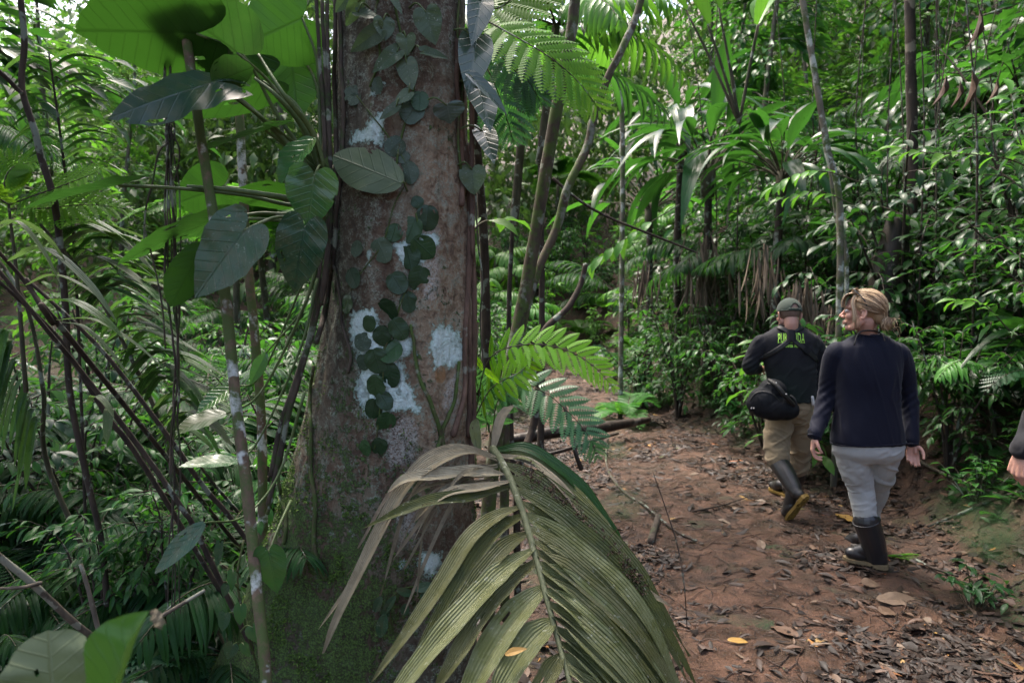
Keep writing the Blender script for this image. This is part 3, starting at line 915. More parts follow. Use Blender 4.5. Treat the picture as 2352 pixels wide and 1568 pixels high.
LICH = [
    [(807, 711), (865, 704), (869, 737), (905, 770), (942, 778), (949, 808), (925, 824), (935, 871), (958, 915), (979, 955), (959, 958), (939, 945), (902, 948), (859, 961), (832, 951), (822, 908), (822, 844), (818, 808), (808, 791), (805, 758)],
    [(985, 748), (1016, 741), (1049, 758), (1066, 791), (1062, 824), (1032, 844), (996, 851), (985, 808)],
    [(842, 281), (889, 241), (882, 294), (875, 334), (802, 334), (805, 301), (835, 294)],
    [(848, 180), (885, 190), (878, 225), (852, 222)],
    [(905, 560), (960, 540), (1008, 530), (1012, 560), (985, 600), (950, 618), (918, 620)],
    [(840, 570), (858, 575), (852, 622), (838, 610)],
    [(912, 1289), (939, 1285), (939, 1312), (916, 1310)], [(950, 1268), (1012, 1262), (1010, 1300), (985, 1335), (965, 1305)],
    [(983, 402), (1008, 404), (1005, 412), (985, 412)], [(925, 648), (960, 640), (965, 668), (940, 672)],
]
GRAN = [[(885, 991), (925, 950), (955, 950), (962, 991), (950, 1060), (895, 1078), (880, 1040)], [(1020, 880), (1058, 850), (1060, 930), (1030, 975), (1012, 930)], [(950, 545), (1000, 470), (1020, 560), (1000, 690), (975, 690)], [(905, 1180), (960, 1170), (955, 1260), (915, 1250)]]
sd = np.full(len(V), -60.0); sg = np.full(len(V), -60.0)
for p in LICH: sd = np.maximum(sd, in_poly(px, p))
for p in GRAN: sg = np.maximum(sg, in_poly(px, p))
sd[~front] = -60; sg[~front] = -60
so = np.maximum(-30, 22 - np.hypot((px[:, 0] - 1012) / .62, px[:, 1] - 860)); so[~front] = -30
# where moss, grey-green crust and upper-left algae grow; darker towards foot and top
hz = V[:, 2]; thf = TH.reshape(-1) % (2 * np.pi)
left = smooth(R(315), R(235), thf)
moss = np.clip(.62 * smooth(1.35, .55, hz) * (.35 + .75 * left) + .25 * left * smooth(2.9, 1.0, hz) + .25 * fbm(P3 * 5, 4, 50), 0, 1)
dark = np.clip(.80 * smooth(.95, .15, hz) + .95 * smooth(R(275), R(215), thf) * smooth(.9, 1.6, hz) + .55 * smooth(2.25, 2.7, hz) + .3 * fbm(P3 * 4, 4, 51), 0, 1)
pale = np.clip(smooth(R(268), R(300), thf) * smooth(.7, 1.1, hz) * smooth(2.7, 2.0, hz) + .4 * fbm(P3 * 6, 4, 52), 0, 1)

k = NT("mossy tropical bark")
c = k.coord()
mp = k.n("ShaderNodeMapping", {"Vector": c, "Scale": (1, 1, .55)}).outputs[0]
nA = k.noise(16, 8, 0.68, mp, .4); nB = k.noise(55, 6, 0.72, c); nC = k.noise(150, 4, .7, c); nD = k.noise(7, 6, .68, c, .6); nE = k.noise(4.2, 8, .72, mp, .8); nF = k.noise(24, 7, .72, c, .5)
base = k.ramp(nE, [(.30, (.034, .023, .017)), (.42, (.080, .052, .037)), (.50, (.125, .085, .056)), (.57, (.165, .14, .10)), (.66, (.092, .062, .042)), (.8, (.19, .16, .125))])
base = k.mix(k.math('MULTIPLY', k.attr("pale"), k.ramp(nF, [(.36, 0.), (.56, .9)])), base, (.30, .215, .14))
base = k.mix(k.math('MULTIPLY', k.ramp(nF, [(.52, 0.), (.60, 1.)]), .65), base, (.17, .175, .14))        # thin grey crust
base = k.mix(k.math('MULTIPLY', k.ramp(nB, [(.55, 0.), (.62, 1.)]), .5), base, (.035, .026, .020))
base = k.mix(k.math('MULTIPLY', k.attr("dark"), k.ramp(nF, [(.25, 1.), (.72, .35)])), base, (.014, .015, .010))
cr = k.math('MULTIPLY', k.ramp(nC, [(.46, 0.), (.56, 1.)]), k.ramp(nF, [(.46, 0.), (.58, 1.)]))
base = k.mix(k.math('MULTIPLY', cr, .8), base, k.mix(k.attr("moss"), (.25, .27, .21), (.20, .33, .245)))
mm = k.math('ADD', k.attr("moss"), k.math('MULTIPLY', k.math('SUBTRACT', k.math('ADD', k.math('ADD', nB, nF), nD), 1.5), 2.4))
mossm = k.ramp(mm, [(.50, 0.), (.74, 1.)])
mcol = k.mix(k.ramp(nC, [(.38, 0.), (.62, 1.)]), (.012, .024, .007), k.mix(nD, (.13, .22, .035), (.07, .135, .04)))
base = k.mix(k.math('MULTIPLY', mossm, k.ramp(nC, [(.30, .35), (.5, .95)])), base, mcol)
gr = k.math('ADD', k.attr("gran"), k.math('MULTIPLY', k.math('SUBTRACT', nD, .5), 60.0))
grm = k.math('MULTIPLY', k.ramp(k.math('MULTIPLY', gr, .05), [(.0, 0.), (.6, 1.)]), k.ramp(nC, [(.40, 0.), (.54, 1.)]))
base = k.mix(k.math('MULTIPLY', grm, .75), base, (.36, .35, .32))
li = k.math('ADD', k.attr("lichen"), k.math('ADD', k.math('ADD', k.math('MULTIPLY', k.math('SUBTRACT', nC, .5), 16.0), k.math('MULTIPLY', k.math('SUBTRACT', nB, .5), 44.0)), k.math('MULTIPLY', k.math('SUBTRACT', nD, .5), 60.0)))
lim = k.ramp(k.math('MULTIPLY', li, .1), [(.0, 0.), (.5, 1.)])
rim = k.ramp(k.math('MULTIPLY', li, .05), [(.05, 0.), (.6, 1.)])
lcol = k.mix(rim, (.22, .35, .28), (.55, .67, .655))
lcol = k.mix(k.math('MULTIPLY', k.ramp(nC, [(.52, 0.), (.66, 1.)]), .55), lcol, (.24, .30, .26))
lcol = k.mix(k.math('MULTIPLY', k.ramp(nF, [(.48, 0.), (.66, 1.)]), .6), lcol, (.30, .40, .35))
base = k.mix(lim, base, lcol)
og = k.ramp(k.math('MULTIPLY', k.math('ADD', k.attr("orange"), k.math('MULTIPLY', k.math('SUBTRACT', nB, .5), 16.0)), .1), [(.0, 0.), (.3, 1.)])
base = k.mix(k.math('MULTIPLY', og, .8), base, (.28, .16, .075))
hh = k.math('ADD', k.math('ADD', k.math('MULTIPLY', nA, .8), k.math('MULTIPLY', nF, .7)), k.math('ADD', k.math('MULTIPLY', nB, .35), k.math('MULTIPLY', k.math('MULTIPLY', nC, mossm), .5)))
hh = k.math('ADD', hh, k.math('MULTIPLY', lim, .06))
M_BARK = k.done(k.surf(base, k.math('SUBTRACT', .92, k.math('MULTIPLY', k.attr("dark"), .25)), k.bump(hh, .03, .9), .3))

big = thing("mossy_tree", "massive tree trunk with pale lichen patches and green moss beside the path", "tree", (TX, TY, 0))
mb = MB(); mb.add(V - np.array([TX, TY, 0]), Q)
me = mb.mesh("trunk", M_BARK)
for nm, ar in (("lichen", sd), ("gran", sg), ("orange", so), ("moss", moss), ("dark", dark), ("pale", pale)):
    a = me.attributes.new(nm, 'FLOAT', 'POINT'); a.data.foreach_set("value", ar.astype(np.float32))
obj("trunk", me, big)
TR_BVH = BVHTree.FromPolygons([tuple(p) for p in V[:m * 460]], [tuple(q) for q in Q[:m * 459]])
def on_trunk(u, v, lift=0.0, Y=2.46):
    """point on the bark seen at (u, v) and the bark's normal; beside the trunk: a point at depth Y"""
    o = Vector((0, 0, CAM_H)); d = (Vector(at(u, v, 3.0)) - o).normalized()
    h = TR_BVH.ray_cast(o, d, 6.0)
    if h[0] is None: return at(u, v, Y), np.array([0, -1.0, 0])
    nn = np.array(h[1])
    if nn.dot(np.array(d)) > 0: nn = -nn
    nn = unit(nn * .5 + unit(np.array([h[0].x - TX, (h[0].y - TY), 0])) * .5)
    return np.array(h[0]) + nn * lift, nn

# raised tufts of moss on the bark
rng = np.random.RandomState(19)
pm = (np.clip(moss - .18, 0, 1) * front * (fbm(P3 * 9, 4, 60) > .20) * (hz > .0) * (hz < 2.4)) ** 1.0
pick = rng.choice(len(V), 15000, p=pm / pm.sum())
nrm = unit(np.stack([V[pick, 0] - TX, V[pick, 1] - TY, 0 * pick], 1))
mb = MB()
tl = 10 ** rng.uniform(-2.35, -1.8, len(pick))
put_leaves(mb, leaf_tpl('lance', 2, 2, .2, .5), V[pick] - nrm * .002, nrm * .8 + rng.normal(0, .55, (len(pick), 3)) + [0, 0, .15], rng.normal(0, 1, (len(pick), 3)), tl, tl * .4, np.clip(rng.rand(len(pick)), 0, 1))
o = part("moss", mb, leaf_mat("bark moss", (.030, .065, .012), (.14, .23, .045), (.06, .12, .02), .75, .15, spec=.2), big); o["kind"] = "stuff"

# limbs and crown above the frame
rng = np.random.RandomState(12)
fo, st = MB(), MB()
tp = [leaf_tpl('ellip', 4, 2, .2, .2, .1), leaf_tpl('lance', 4, 2, .25, .4, -.2)]
for b in range(5):
    a = R(-10) + R(60) * rng.rand(); z0 = rng.uniform(7.2, 8.4); L = rng.uniform(1.6, 3.4)
    q = np.array([TX + .15, TY, z0]); d = np.array([math.cos(a), math.sin(a), rng.uniform(.1, .7)])
    B = spl([q, q + d * L * .5 + [0, 0, .2], q + d * L], 8)
    add_tube(st, B, [.07, .012], 6)
    n_ = 150
    base = B[np.clip((8 * (.3 + .7 * rng.rand(n_))).astype(int), 0, 7)]
    off = rng.normal(0, 1, (n_, 3)) * np.array([.5, .5, .3])
    LL = .2 * rng.uniform(.6, 1.3, n_)
    put_leaves(fo, tp[b % 2], base + off, off + [0, 0, -.2], np.stack([rng.normal(0, .4, n_), rng.normal(0, .4, n_), np.ones(n_)], 1), LL, LL * .42, rng.rand(n_))
part("limbs", st, M_TRUNKL, big)
part("crown", fo, leaf_mat("crown leaf", (.018, .045, .014), (.05, .10, .022), (.10, .24, .03), .35, .3, veins=.3), big)

# ------------------------------------------------------------------ lianas and roots that cling to the trunk
M_LIANA = bark_mat("liana bark", (.022, .017, .013), (.075, .058, .044), (.16, .18, .14), .2, 26, moss=(.03, .055, .014), moss_amt=.2)
M_LIANAM = bark_mat("mossy liana", (.035, .032, .016), (.09, .075, .04), (.16, .18, .14), .2, 40, moss=(.045, .075, .016), moss_amt=.6)
def px_line(pts, lift=.006, n=40, jit=0.0, seed=0, Y=2.46, ext=None):
    P = spl(pts, n)
    rg = np.random.RandomState(seed)
    if jit: P = P + np.cumsum(rg.normal(0, jit, P.shape), 0) * np.array([1, .3])
    W = np.array([on_trunk(u, v, lift, Y)[0] for u, v in P])
    for _ in range(2): W[1:-1] = .25 * W[:-2] + .5 * W[1:-1] + .25 * W[2:]
    return W
def liana(name, label, lines, mat, r, group=None, lift=.006, seed=0, jit=.8, Y=2.46, cat="liana"):
    root = None
    for q, pts in enumerate(lines):
        W = px_line(pts, lift, 44, jit, seed + q, Y)
        if root is None: root = thing(name, label, cat, W[-1], group)
        mb = MB(); add_tube(mb, W, [r * .8, r, r * 1.15], 8, .5, .25, seed + q)
        part("stem", mb, mat, root)
    return root
liana("woody_liana", "bundle of dark woody lianas running down the left edge of the mossy trunk", [
    [(738, -10), (742, 150), (752, 330), (757, 520), (742, 640), (706, 790), (668, 900), (640, 1030), (612, 1160)],
    [(752, -10), (758, 170), (762, 350), (762, 540), (748, 660), (716, 800), (680, 930), (652, 1070)],
    [(768, -10), (770, 190), (776, 360), (772, 540), (756, 690), (728, 790)],
    [(726, -10), (735, 120), (742, 280), (748, 430), (750, 580), (735, 700)],
    [(744, 380), (752, 470), (738, 600), (720, 730), (690, 840), (650, 960), (622, 1090)],
    [(786, -10), (784, 140), (790, 260), (782, 400), (770, 500), (764, 620)]], M_LIANA, .0085, seed=1)
liana("woody_liana", "bundle of straight brown lianas along the right edge of the mossy trunk", [
    [(1082, -10), (1083, 300), (1082, 600), (1081, 900), (1074, 1080)],
    [(1070, 330), (1074, 520), (1070, 700), (1076, 850), (1070, 1000)],
    [(1060, 120), (1056, 300), (1066, 420), (1072, 600), (1064, 760), (1066, 900), (1040, 1000)],
    [(1088, 420), (1087, 560), (1088, 740), (1085, 860)],
    [(1048, 60), (1044, 200), (1052, 330), (1058, 470)]], bark_mat("brown liana", (.05, .03, .022), (.14, .085, .06), (.2, .2, .16), .1, 26), .010, seed=20, Y=2.52)
liana("mossy_root", "thin mossy root crossing the front of the trunk right of the white lichen", [[(945, 745), (956, 800), (968, 870), (1000, 950), (1020, 1030)], [(1052, 830), (1046, 910), (1020, 985), (1000, 1060)]], M_LIANAM, .007, seed=30, cat="root")
liana("mossy_root", "long thin root winding down the shaded left side of the trunk", [[(722, 840), (718, 930), (722, 1000), (720, 1080), (735, 1140), (728, 1250), (752, 1330)]], M_LIANAM, .0075, seed=35, cat="root")
liana("mossy_root", "pair of thin roots hanging down the far left of the trunk flare", [[(640, 1030), (632, 1110), (648, 1180), (640, 1250)], [(672, 880), (650, 980), (630, 1090), (612, 1180)]], M_LIANAM, .006, seed=38, cat="root")
liana("creeping_vine", "thin vine stem between the round leaves and the dark lianas", [[(770, 610), (786, 680), (790, 750), (806, 810), (800, 860)]], M_LIANA, .005, seed=41, cat="vine")

# ------------------------------------------------------------------ shingle vine: round leaves pressed on the lichen
M_SHING = leaf_mat("shingle leaf", (.010, .032, .012), (.020, .056, .016), (.03, .1, .02), .42, .08, veins=.35, vein_n=6, speck=(.10, .11, .07), speck_amt=.7, hue=.01, nsc=40, vein_col=(.006, .02, .008))
M_SHING2 = leaf_mat("algae dusted shingle leaf", (.022, .042, .024), (.050, .075, .045), (.03, .1, .02), .5, .06, veins=.3, vein_n=6, speck=(.20, .25, .19), speck_amt=.9, hue=.01, nsc=40)
SHV = [(972, 570, 29, 0), (940, 592, 24, 0), (962, 640, 25, 0), (914, 651, 23, 0), (938, 694, 23, 0), (893, 712, 24, 0), (850, 744, 17, 0), (917, 756, 24, 0), (879, 771, 22, 0),
       (897, 806, 26, 0), (866, 829, 26, 0), (896, 863, 26, 0), (864, 886, 25, 0), (886, 921, 20, 0), (860, 938, 21, 0), (887, 970, 22, 0), (842, 1028, 18, 0), (872, 1025, 18, 0),
       (980, 503, 27, 0), (943, 530, 27, 0), (959, 466, 14, 0), (838, 786, 19, 1), (838, 832, 17, 1)]
vine = thing("shingle_vine", "climbing vine of round dark green leaves flat against the white lichen", "vine", on_trunk(887, 1000)[0])
mb = MB()
add_tube(mb, px_line([(955, 490), (962, 545), (950, 610), (935, 660), (918, 700), (905, 760), (885, 800), (882, 850), (878, 900), (872, 960), (862, 1030)], .004, 40, .3, 3), .003, 6)
part("stem", mb, M_LIANAM, vine)
rng = np.random.RandomState(8)
def shingle(root, u, v, r, mat, seed, lift=.006):
    p, nn = on_trunk(u, v, lift + .004 * rng.rand())
    a = rng.uniform(-.9, .9)
    ang = np.array([math.sin(a), 0, -math.cos(a)])
    rad = r / 1568 * 2.35 * 1.1
    t = unit(ang - nn * ang.dot(nn))
    mb = MB()
    big_leaf(mb, p - t * rad, p + t * rad, unit(nn + .22 * rng.normal(0, 1, 3)), rad * 2.0 * rng.uniform(.85, 1.08), 'round' if seed % 4 else 'oval', fold=rng.uniform(-.12, .12), droop=rng.uniform(-.1, .12), wave=.03, holes=.02 if seed % 3 == 0 else .0, nr=5, no=11, seed=seed, tint=rng.rand(), torn=.12 if rng.rand() < .35 else .03)
    return part("leaf", mb, mat, root)
for q, (u, v, r, d) in enumerate(SHV): shingle(vine, u, v, r, M_SHING2 if d else M_SHING, q)
vine2 = thing("shingle_vine", "dull algae covered round leaves stuck to the upper trunk left of centre", "vine", on_trunk(870, 600)[0])
for q, (u, v, r) in enumerate([(879, 577, 26), (812, 222, 21), (940, 398, 25), (906, 338, 21), (868, 200, 17), (925, 362, 14), (822, 572, 18), (818, 232, 15), (945, 260, 26), (963, 235, 20), (905, 535, 20), (815, 640, 22), (800, 700, 20), (770, 660, 15), (752, 690, 13)]):
    shingle(vine2, u, v, r, M_SHING2 if q < 9 else M_SHING, 50 + q, .004)
mb = MB(); add_tube(mb, px_line([(815, 215), (850, 260), (905, 330), (940, 400), (905, 470), (880, 560), (820, 640), (790, 720)], .003, 40, .4, 5), .0025, 6); part("stem", mb, M_LIANAM, vine2)

# ------------------------------------------------------------------ heart-leaf climber on the upper trunk
M_HEART = leaf_mat("heart leaf with algae", (.035, .060, .030), (.065, .095, .048), (.10, .2, .05), .42, .2, veins=.5, vein_n=6, speck=(.32, .35, .29), speck_amt=.85, hue=.015, nsc=30, vein_col=(.04, .06, .035))
M_HEARTS = leaf_mat("smooth satin heart leaf", (.028, .052, .038), (.050, .082, .058), (.09, .18, .05), .34, .18, veins=.5, vein_n=6, hue=.015, nsc=20, vein_col=(.10, .14, .10), spec=.6)
def leaf_on(root, b, t, w, shape, mat, yo=.06, nrm=(0, -1, .35), seed=0, Yb=2.4, tipo=None, petiole=None, **kw):
    """leaf given by photo positions of joint and tip, held a little off the bark"""
    B, nn = on_trunk(*b, yo, Yb); T, n2 = on_trunk(*t, yo if tipo is None else tipo, Yb)
    T[1] = B[1] + np.clip(T[1] - B[1], -.12, .05)
    sc = B[1] / 1568
    mb = MB()
    big_leaf(mb, B, T, unit(np.array(nrm)), w * sc, shape, seed=seed, tint=np.random.RandomState(seed).rand(), **kw)
    o = part("leaf", mb, mat, root)
    if petiole is not None:
        q, _ = on_trunk(*petiole, .004, Yb)
        mp = MB(); add_tube(mp, spl([q, (q + B) / 2 + np.array([0, -.02, .015]), B], 8), [.0035, .0028], 6)
        part("petiole", mp, M_PET, o)
    return o
M_PET = bark_mat("green leaf stalk", (.045, .075, .022), (.085, .12, .04), (.14, .16, .09), .1, 20, rough=.5)
hv = thing("heart_leaf_vine", "climber with mottled heart shaped leaves over the top of the trunk", "vine", on_trunk(930, 200)[0])
mb = MB(); add_tube(mb, px_line([(905, -10), (915, 60), (930, 120), (950, 190), (935, 260), (915, 330), (905, 400)], .004, 40, .5, 6), .004, 6)
add_tube(mb, px_line([(870, -10), (862, 60), (872, 130), (850, 200)], .004, 24, .5, 9), .004, 6)
part("stem", mb, M_LIANAM, hv)
for q, (b, t, w, pe) in enumerate([((845, 14), (811, 74), 38, (870, 5)), ((886, 60), (891, 108), 52, (900, 50)), ((974, 42), (985, 112), 66, (940, 20)), ((872, 84), (814, 130), 48, (890, 90)), ((935, 99), (938, 140), 46, (925, 90)),
        ((912, 130), (864, 178), 42, (930, 125)), ((936, 157), (949, 218), 50, (930, 130)), ((972, 132), (1018, 146), 30, (945, 120)), ((941, 222), (906, 250), 30, (948, 200)), ((911, 254), (880, 284), 28, (925, 240)), ((896, -8), (918, 48), 24, (900, -12)), ((846, 40), (872, 58), 34, (850, 20)), ((810, 10), (796, 40), 34, (830, -5))]):
    rg = np.random.RandomState(q)
    leaf_on(hv, b, t, w, 'heart', M_HEART, .045, (rg.normal(0, .35), -1, rg.uniform(.1, .6)), q, fold=rg.uniform(.05, .35) * (2.2 if q in (4, 7) else 1), droop=rg.uniform(-.05, .15), wave=.03, petiole=pe)
leaf_on(hv, (1005, 250), (1018, 292), 80, 'heart', M_HEARTS, .05, (.2, -1, .5), 21, fold=.3, droop=.1, torn=.2, petiole=(975, 235))
leaf_on(hv, (922, 428), (790, 364), 112, 'oval', leaf_mat("old dusty leaf", (.060, .085, .042), (.10, .13, .065), (.10, .16, .05), .55, .1, veins=.5, vein_n=6, speck=(.20, .20, .12), speck_amt=.6, nsc=26, vein_col=(.035, .05, .03)), .05, (-.1, -1, .25), 22, fold=-.08, droop=.06, wave=.03, petiole=(935, 440))
hs = thing("satin_heart_vine", "climber with satin grey green hearts down the right edge of the trunk", "vine", on_trunk(1070, 300)[0])
mb = MB(); add_tube(mb, px_line([(1050, -10), (1044, 90), (1058, 190), (1048, 300), (1056, 390)], .01, 30, .5, 12), .005, 6); part("stem", mb, M_LIANAM, hs)
for q, (b, t, w, nr, pe) in enumerate([((1052, 100), (1079, 206), 82, (.25, -1, .2), (1040, 70)), ((1062, 6), (1087, 84), 62, (.3, -1, .2), (1048, -5)), ((1058, 210), (1130, 288), 74, (.3, -1, .5), (1050, 190)), ((1089, 182), (1172, 256), 40, (.2, -1, .9), (1056, 190)),
        ((1068, 308), (1136, 359), 56, (.2, -1, .6), (1050, 300))]):
    leaf_on(hs, b, t, w, 'heart', M_HEARTS, .07, nr, 30 + q, 2.38, fold=.28, droop=.14, wave=.02, petiole=pe)
leaf_on(hs, (1056, 392), (1060, 452), 64, 'heart', M_HEART, .05, (.1, -1, .3), 37, 2.42, fold=.1, droop=.08, torn=.1, petiole=(1050, 380))
# ------------------------------------------------------------------ big-leaved climber on the left of the trunk
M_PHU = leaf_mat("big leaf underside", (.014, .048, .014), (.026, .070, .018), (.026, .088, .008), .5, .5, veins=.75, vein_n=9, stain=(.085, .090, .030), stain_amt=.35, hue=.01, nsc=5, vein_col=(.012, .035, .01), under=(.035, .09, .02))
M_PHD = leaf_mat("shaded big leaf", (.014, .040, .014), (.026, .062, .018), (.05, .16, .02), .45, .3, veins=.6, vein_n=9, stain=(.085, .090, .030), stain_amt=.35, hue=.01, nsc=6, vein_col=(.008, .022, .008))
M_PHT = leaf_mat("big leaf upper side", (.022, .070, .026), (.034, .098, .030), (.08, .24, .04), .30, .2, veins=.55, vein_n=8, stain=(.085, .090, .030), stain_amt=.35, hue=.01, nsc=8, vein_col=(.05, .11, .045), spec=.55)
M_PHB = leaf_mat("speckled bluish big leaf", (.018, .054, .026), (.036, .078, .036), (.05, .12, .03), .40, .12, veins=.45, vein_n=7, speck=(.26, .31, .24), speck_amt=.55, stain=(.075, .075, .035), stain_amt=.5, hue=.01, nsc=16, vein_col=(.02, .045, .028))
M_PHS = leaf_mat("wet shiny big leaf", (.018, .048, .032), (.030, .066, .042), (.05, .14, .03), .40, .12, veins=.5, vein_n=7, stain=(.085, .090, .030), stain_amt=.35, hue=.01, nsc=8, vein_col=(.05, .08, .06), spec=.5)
ph = thing("big_leaf_climber", "large leaved climber fanning out from the left side of the mossy trunk", "plant", at(742, 400, 2.5))
mb = MB(); add_tube(mb, [at(752, 330, 2.50), at(744, 400, 2.46), at(742, 470, 2.46), at(750, 560, 2.5)], [.022, .03, .026], 9, wob=.2); part("stem", mb, M_LIANAM, ph)
HUB = (742, 405, 2.46)
def hero(root, b, t, Y, Yt, w, mat, N, shape='heart', pet=None, hub=HUB, pr=.006, seed=0, name="leaf", **kw):
    B, T = at(*b, Y), at(*t, Yt)
    mb = MB()
    kw.setdefault('nr', 12); kw.setdefault('no', 25); kw.setdefault('holes', .006); kw.setdefault('torn', .05)
    big_leaf(mb, B, T, unit(np.array(N, float)), w / 1568 * Y, shape, seed=seed, tint=kw.pop('tint', np.random.RandomState(seed).rand()), **kw)
    o = part(name, mb, mat, root)
    if pet is not None:
        P = spl([at(*hub)] + [at(*p) for p in pet] + [B], 20)
        mp = MB(); add_tube(mp, P, [pr * 1.5, pr, pr * .75], 8, .5)
        # midrib carried on under the blade
        part("petiole", mp, M_PET, o)
    return o
# undersides seen against the light
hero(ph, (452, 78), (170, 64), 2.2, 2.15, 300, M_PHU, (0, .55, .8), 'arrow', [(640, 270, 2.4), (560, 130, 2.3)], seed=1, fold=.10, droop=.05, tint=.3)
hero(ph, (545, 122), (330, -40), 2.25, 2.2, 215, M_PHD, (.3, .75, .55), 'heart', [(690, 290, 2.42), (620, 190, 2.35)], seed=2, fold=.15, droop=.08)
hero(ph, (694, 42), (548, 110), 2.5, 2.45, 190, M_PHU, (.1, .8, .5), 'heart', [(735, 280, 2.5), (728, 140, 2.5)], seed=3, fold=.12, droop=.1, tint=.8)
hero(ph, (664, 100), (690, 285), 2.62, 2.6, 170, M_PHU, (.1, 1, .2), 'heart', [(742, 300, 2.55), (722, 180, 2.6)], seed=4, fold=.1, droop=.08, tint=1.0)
# leaf with its shiny face to us at the left and its lobes turned over at the right
hero(ph, (492, 190), (238, 258), 2.05, 1.98, 175, M_PHS, (.05, -.8, .6), 'arrow', [(700, 350, 2.42), (600, 270, 2.25)], seed=5, fold=-.10, droop=.08, twist=.5, twist0=.0, lobe_up=.3, wave=.03)
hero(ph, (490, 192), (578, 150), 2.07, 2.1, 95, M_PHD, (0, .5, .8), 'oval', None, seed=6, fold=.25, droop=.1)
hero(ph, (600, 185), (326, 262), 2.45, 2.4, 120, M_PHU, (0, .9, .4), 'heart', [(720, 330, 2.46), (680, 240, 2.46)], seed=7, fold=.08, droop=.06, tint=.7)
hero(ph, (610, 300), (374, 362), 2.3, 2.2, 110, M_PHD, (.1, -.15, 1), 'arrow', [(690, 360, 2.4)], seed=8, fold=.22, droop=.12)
hero(ph, (722, 318), (636, 412), 2.25, 2.2, 100, M_PHT, (-.4, -.8, .5), 'oval', [(735, 370, 2.38)], pr=.004, seed=9, fold=.3, droop=.12, tint=1.0)
hero(ph, (722, 404), (704, 528), 2.18, 2.2, 126, M_PHT, (.05, -1, .35), 'heart', [(735, 380, 2.3)], pr=.004, seed=10, fold=.16, droop=.08, tint=.6)
hero(ph, (700, 522), (672, 676), 2.2, 2.22, 120, M_PHB, (.1, -1, .25), 'heart', [(738, 470, 2.38)], pr=.004, seed=11, fold=.18, droop=.08, tint=.1)
hero(ph, (563, 528), (440, 684), 2.0, 2.0, 168, M_PHB, (-.05, -1, .35), 'heart', [(700, 490, 2.35), (630, 500, 2.15)], seed=12, fold=.10, droop=.06, tint=.7)
hero(ph, (470, 560), (388, 702), 2.12, 2.1, 96, M_PHU, (-.8, .6, .2), 'oval', [(690, 500, 2.4), (560, 505, 2.25)], seed=13, fold=.1, droop=.06, tint=.1)
hero(ph, (272, 426), (34, 474), 2.05, 1.95, 120, M_PHD, (.05, -.12, 1), 'arrow', [(690, 470, 2.42), (560, 448, 2.3), (400, 432, 2.15)], seed=14, fold=.28, droop=.06)
hero(ph, (492, 508), (258, 590), 2.3, 2.25, 110, M_PHD, (.1, .25, 1), 'arrow', [(690, 485, 2.42), (590, 490, 2.35)], seed=15, fold=.15, droop=.10)
hero(ph, (512, 428), (395, 470), 2.55, 2.5, 130, M_PHU, (-.1, .9, .45), 'heart', [(700, 470, 2.5), (600, 440, 2.5)], seed=16, fold=.1, droop=.08, tint=.9)
hero(ph, (655, 455), (512, 440), 2.5, 2.45, 90, M_PHU, (-.1, .6, .8), 'heart', [(710, 470, 2.5)], seed=17, fold=.1, droop=.1, tint=.2)
hero(ph, (520, 950), (398, 982), 2.5, 2.4, 70, M_PHD, (.1, -.4, 1), 'oval', [(700, 700, 2.45), (600, 900, 2.5)], hub=(740, 560, 2.48), pr=.005, seed=18, fold=.2, droop=.15)
hero(ph, (548, 1062), (408, 1060), 2.35, 2.25, 60, M_PHT, (0, -.4, 1), 'lance', [(690, 800, 2.4), (600, 1000, 2.4)], hub=(730, 640, 2.45), pr=.004, seed=19, fold=.25, droop=.12, tint=1.0)
hero(ph, (534, 888), (448, 944), 2.6, 2.5, 50, M_PHT, (.2, -.5, .8), 'lance', [(700, 640, 2.5), (600, 860, 2.55)], hub=(740, 560, 2.48), pr=.004, seed=20, fold=.3, droop=.1)
hero(ph, (612, 810), (572, 885), 2.5, 2.5, 36, M_PHT, (.3, -.8, .4), 'lance', [(700, 700, 2.5)], hub=(740, 560, 2.48), pr=.004, seed=31, fold=.3, droop=.1)
hero(ph, (470, 1200), (348, 1318), 2.0, 1.95, 58, M_PHB, (-.1, -.9, .5), 'lance', [(640, 1090, 2.35), (560, 1185, 2.2)], hub=(700, 900, 2.35), pr=.004, seed=21, fold=.1, droop=.06)
hero(ph, (618, 1268), (636, 1366), 2.0, 2.02, 78, M_PHT, (.05, -1, .2), 'heart', [(640, 1210, 2.1)], hub=(668, 1150, 2.25), pr=.004, seed=22, fold=.14, droop=.05, tint=.3)
# thick pale bare stalks rising beside the trunk
for q, L in enumerate([[(738, 395, 2.44), (700, 300, 2.38), (640, 225, 2.3), (585, 180, 2.3)], [(744, 388, 2.4), (715, 300, 2.35), (650, 215, 2.25), (590, 120, 2.3)], [(735, 425, 2.42), (660, 330, 2.35), (560, 235, 2.25), (497, 195, 2.08)], [(735, 470, 2.4), (640, 452, 2.3), (520, 435, 2.2), (430, 428, 2.2)]]):
    mb = MB(); add_tube(mb, spl([at(*p) for p in L], 22), [.013, .009, .005], 8); part("petiole", mb, M_PET, ph)
